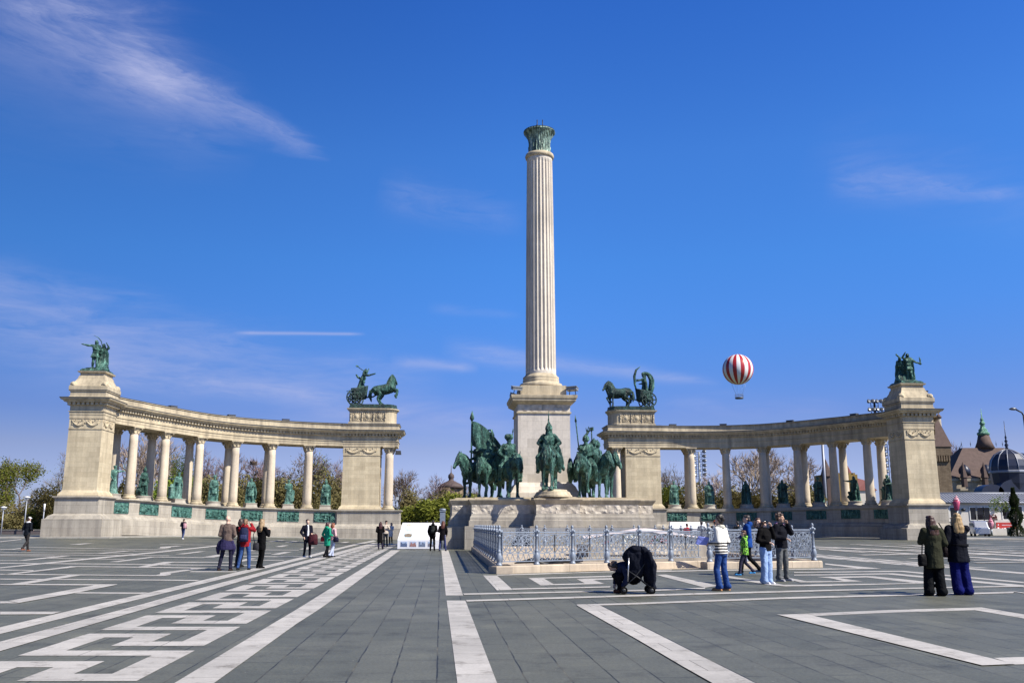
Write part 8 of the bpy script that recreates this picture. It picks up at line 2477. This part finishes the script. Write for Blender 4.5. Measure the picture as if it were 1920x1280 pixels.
# ------------------------------------------------------------------ sun, sky with cirrus, camera
AZ = radians(62); EL = radians(44)      # sun to the right and behind the camera
sv = Vector((sin(AZ) * cos(EL), -cos(AZ) * cos(EL), sin(EL)))
sun = bpy.data.lights.new('sun', 'SUN'); sun.energy = SUN_E; sun.angle = radians(0.53); sun.color = (1.0, 0.935, 0.82)
so = bpy.data.objects.new('sun', sun); so.rotation_euler = sv.to_track_quat('Z', 'Y').to_euler(); COL.objects.link(so)
W = bpy.data.worlds.new('World'); SC.world = W; W.use_nodes = True
nt = W.node_tree
bg = nt.nodes['Background']
sky = nt.nodes.new('ShaderNodeTexSky'); sky.sky_type = 'NISHITA'; sky.sun_disc = False
sky.sun_elevation = EL; sky.sun_rotation = pi - AZ
sky.altitude = 120; sky.air_density = 1.0; sky.dust_density = 0.4; sky.ozone_density = 3.0
tc = nt.nodes.new('ShaderNodeTexCoord')
def M_(op, a, b=None, c=None, clamp=False):
    n = nt.nodes.new('ShaderNodeMath'); n.operation = op; n.use_clamp = clamp
    for i, s in enumerate((a, b, c)):
        if s is None: continue
        if hasattr(s, 'is_linked'): nt.links.new(s, n.inputs[i])
        else: n.inputs[i].default_value = s
    return n.outputs[0]
def dot(v):
    n = nt.nodes.new('ShaderNodeVectorMath'); n.operation = 'DOT_PRODUCT'
    nt.links.new(tc.outputs['Generated'], n.inputs[0]); n.inputs[1].default_value = v
    return n.outputs['Value']
hsv = nt.nodes.new('ShaderNodeHueSaturation'); hsv.inputs['Saturation'].default_value = SKY_SAT; hsv.inputs['Hue'].default_value = SKY_HUE
nt.links.new(sky.outputs[0], hsv.inputs['Color'])
mp = nt.nodes.new('ShaderNodeMapping'); nt.links.new(tc.outputs['Generated'], mp.inputs['Vector'])
mp.inputs['Scale'].default_value = (1.0, 1.0, 5.0); mp.inputs['Rotation'].default_value = (0, 0.12, 0)
def ntex(vec, sc, det=7, rough=0.6, dist=0.0):
    n = nt.nodes.new('ShaderNodeTexNoise'); n.inputs['Scale'].default_value = sc; n.inputs['Detail'].default_value = det; n.inputs['Roughness'].default_value = rough; n.inputs['Distortion'].default_value = dist
    nt.links.new(vec, n.inputs['Vector']); return n.outputs['Fac']
fib = ntex(mp.outputs[0], 7.0, 8, 0.62, 0.6)
fine = ntex(mp.outputs[0], 22.0, 6, 0.6, 0.4)
tex = M_('ADD', M_('MULTIPLY', fib, 0.75), M_('MULTIPLY', fine, 0.35))
total = None
def streak(x0, y0, x1, y1, w0, w1, amp, fade=0.35, hard=(0.38, 0.75), fibre=False):
    """a wisp of cirrus between two directions of the sky"""
    global total
    a, b = dirpx(x0, y0), dirpx(x1, y1)
    n = a.cross(b).normalized(); m = (a + b).normalized(); t = (b - a).normalized()
    L = (b - a).length / 2
    s = M_('DIVIDE', dot(t), L)                                  # -1 .. 1 along
    u = M_('ABSOLUTE', M_('ADD', dot(n), M_('MULTIPLY', M_('SUBTRACT', fib, 0.5), w0 / F * 1.2)))
    w = M_('MULTIPLY_ADD', s, (w1 - w0) / 2 / F, (w0 + w1) / 2 / F)
    q = M_('DIVIDE', u, M_('MAXIMUM', w, 0.0008))
    g = M_('EXPONENT', M_('MULTIPLY', M_('MULTIPLY', q, q), -1.0))
    e = M_('SUBTRACT', 1.0, M_('SMOOTH_MAX', M_('ABSOLUTE', s), 0.0, 0.1))
    win = M_('MULTIPLY', M_('ADD', e, fade * 0.6), 1.0 / fade, None, True)
    front = M_('GREATER_THAN', dot(m), 0.3)
    mr = nt.nodes.new('ShaderNodeMapRange'); mr.inputs['From Min'].default_value = hard[0]; mr.inputs['From Max'].default_value = hard[1]; src = tex
    if fibre:                                                    # fine threads combed along the wisp
        cb = nt.nodes.new('ShaderNodeCombineXYZ')
        wob = M_('MULTIPLY', M_('SUBTRACT', fib, 0.5), 0.05)
        nt.links.new(M_('MULTIPLY', dot(t), 9.0), cb.inputs[0]); nt.links.new(M_('MULTIPLY', M_('ADD', dot(n), wob), 75.0), cb.inputs[1]); nt.links.new(M_('MULTIPLY', dot(m), 3.0), cb.inputs[2])
        src = M_('ADD', M_('MULTIPLY', ntex(cb.outputs[0], 1.0, 6, 0.65, 0.5), 0.62), M_('MULTIPLY', tex, 0.42))
    nt.links.new(src, mr.inputs['Value'])
    r = M_('MULTIPLY', M_('MULTIPLY', M_('MULTIPLY', g, win), M_('MULTIPLY', front, amp)), mr.outputs[0])
    total = r if total is None else M_('ADD', total, r)
streak(30, -20, 330, 165, 78, 46, 0.62, 0.45, (0.36, 0.78), True)
streak(230, 110, 590, 280, 52, 10, 0.60, 0.35, (0.36, 0.78), True)
streak(-120, -40, 420, 260, 150, 60, 0.28, 0.5)
streak(455, 624, 668, 626, 3.2, 2.6, 0.5, 0.3, (0.1, 0.5))
streak(1585, 340, 1900, 364, 30, 10, 0.45, 0.45, (0.38, 0.78), True)
streak(1560, 300, 1960, 400, 60, 50, 0.10, 0.5)
streak(735, 362, 960, 408, 36, 24, 0.30, 0.45, (0.38, 0.8), True)
streak(880, 662, 1300, 712, 18, 9, 0.6, 0.45, (0.3, 0.75), True)
streak(750, 676, 880, 690, 12, 8, 0.55, 0.5, (0.25, 0.7))
streak(820, 580, 960, 590, 9, 6, 0.2, 0.5)
streak(-60, 590, 480, 650, 60, 30, 0.45, 0.5, (0.36, 0.75), True)
streak(-60, 520, 300, 560, 26, 14, 0.34, 0.5)
streak(180, 690, 600, 745, 26, 14, 0.6, 0.4, (0.36, 0.75), True)
streak(40, 660, 760, 720, 60, 45, 0.36, 0.4)
streak(560, 770, 960, 800, 34, 26, 0.45, 0.5)
streak(1250, 760, 1560, 770, 26, 16, 0.22, 0.5)
dz = nt.nodes.new('ShaderNodeSeparateXYZ'); nt.links.new(tc.outputs['Generated'], dz.inputs[0])
cl = M_('MINIMUM', total, 0.9)
# sky colour tinted by elevation, dimmed overhead to weaken fill in the shade
rz_ = nt.nodes.new('ShaderNodeValToRGB'); nt.links.new(M_('MULTIPLY', dz.outputs['Z'], 1.0), rz_.inputs['Fac'])
el_ = rz_.color_ramp.elements
while len(el_) > 1: el_.remove(el_[-1])
for k_, (zz_, cc_) in enumerate(SKY_TINT):
    e_ = el_[0] if k_ == 0 else el_.new(zz_)
    e_.position = zz_ * 1.0; e_.color = (*cc_, 1)
mx = nt.nodes.new('ShaderNodeMix'); mx.data_type = 'RGBA'; mx.blend_type = 'MULTIPLY'; mx.inputs[0].default_value = 1.0
lx_ = M_('MULTIPLY', M_('MINIMUM', dz.outputs['X'], 0.0), 0.62)
side_ = M_('SUBTRACT', 1.0, M_('MINIMUM', M_('MULTIPLY', lx_, -1.0), 0.5))
vs_ = nt.nodes.new('ShaderNodeVectorMath'); vs_.operation = 'SCALE'; nt.links.new(rz_.outputs[0], vs_.inputs[0]); nt.links.new(side_, vs_.inputs['Scale'])
nt.links.new(hsv.outputs[0], mx.inputs[6]); nt.links.new(vs_.outputs[0], mx.inputs[7])
mx2 = nt.nodes.new('ShaderNodeMix'); mx2.data_type = 'RGBA'
nt.links.new(M_('MULTIPLY', cl, CLOUD_A), mx2.inputs[0]); nt.links.new(mx.outputs[2], mx2.inputs[6]); mx2.inputs[7].default_value = (*CLOUD_C, 1)
nt.links.new(mx2.outputs[2], bg.inputs['Color'])
bg.inputs['Strength'].default_value = SKY_S

cam = bpy.data.cameras.new('camera'); cam.sensor_width = 36.0; cam.sensor_fit = 'HORIZONTAL'; cam.lens = 36.0 * F / 1920
cam.clip_start = 0.1; cam.clip_end = 5000
co = bpy.data.objects.new('camera', cam); co.location = (0, 0, H); co.rotation_euler = (pi / 2 + TH, 0, 0); COL.objects.link(co)
SC.camera = co
SC.view_settings.view_transform = 'Standard'; SC.view_settings.look = 'None'; SC.view_settings.exposure = EXPO; SC.view_settings.gamma = 1.0
SC.cycles.max_bounces = 6
SC.cycles.use_denoising = True
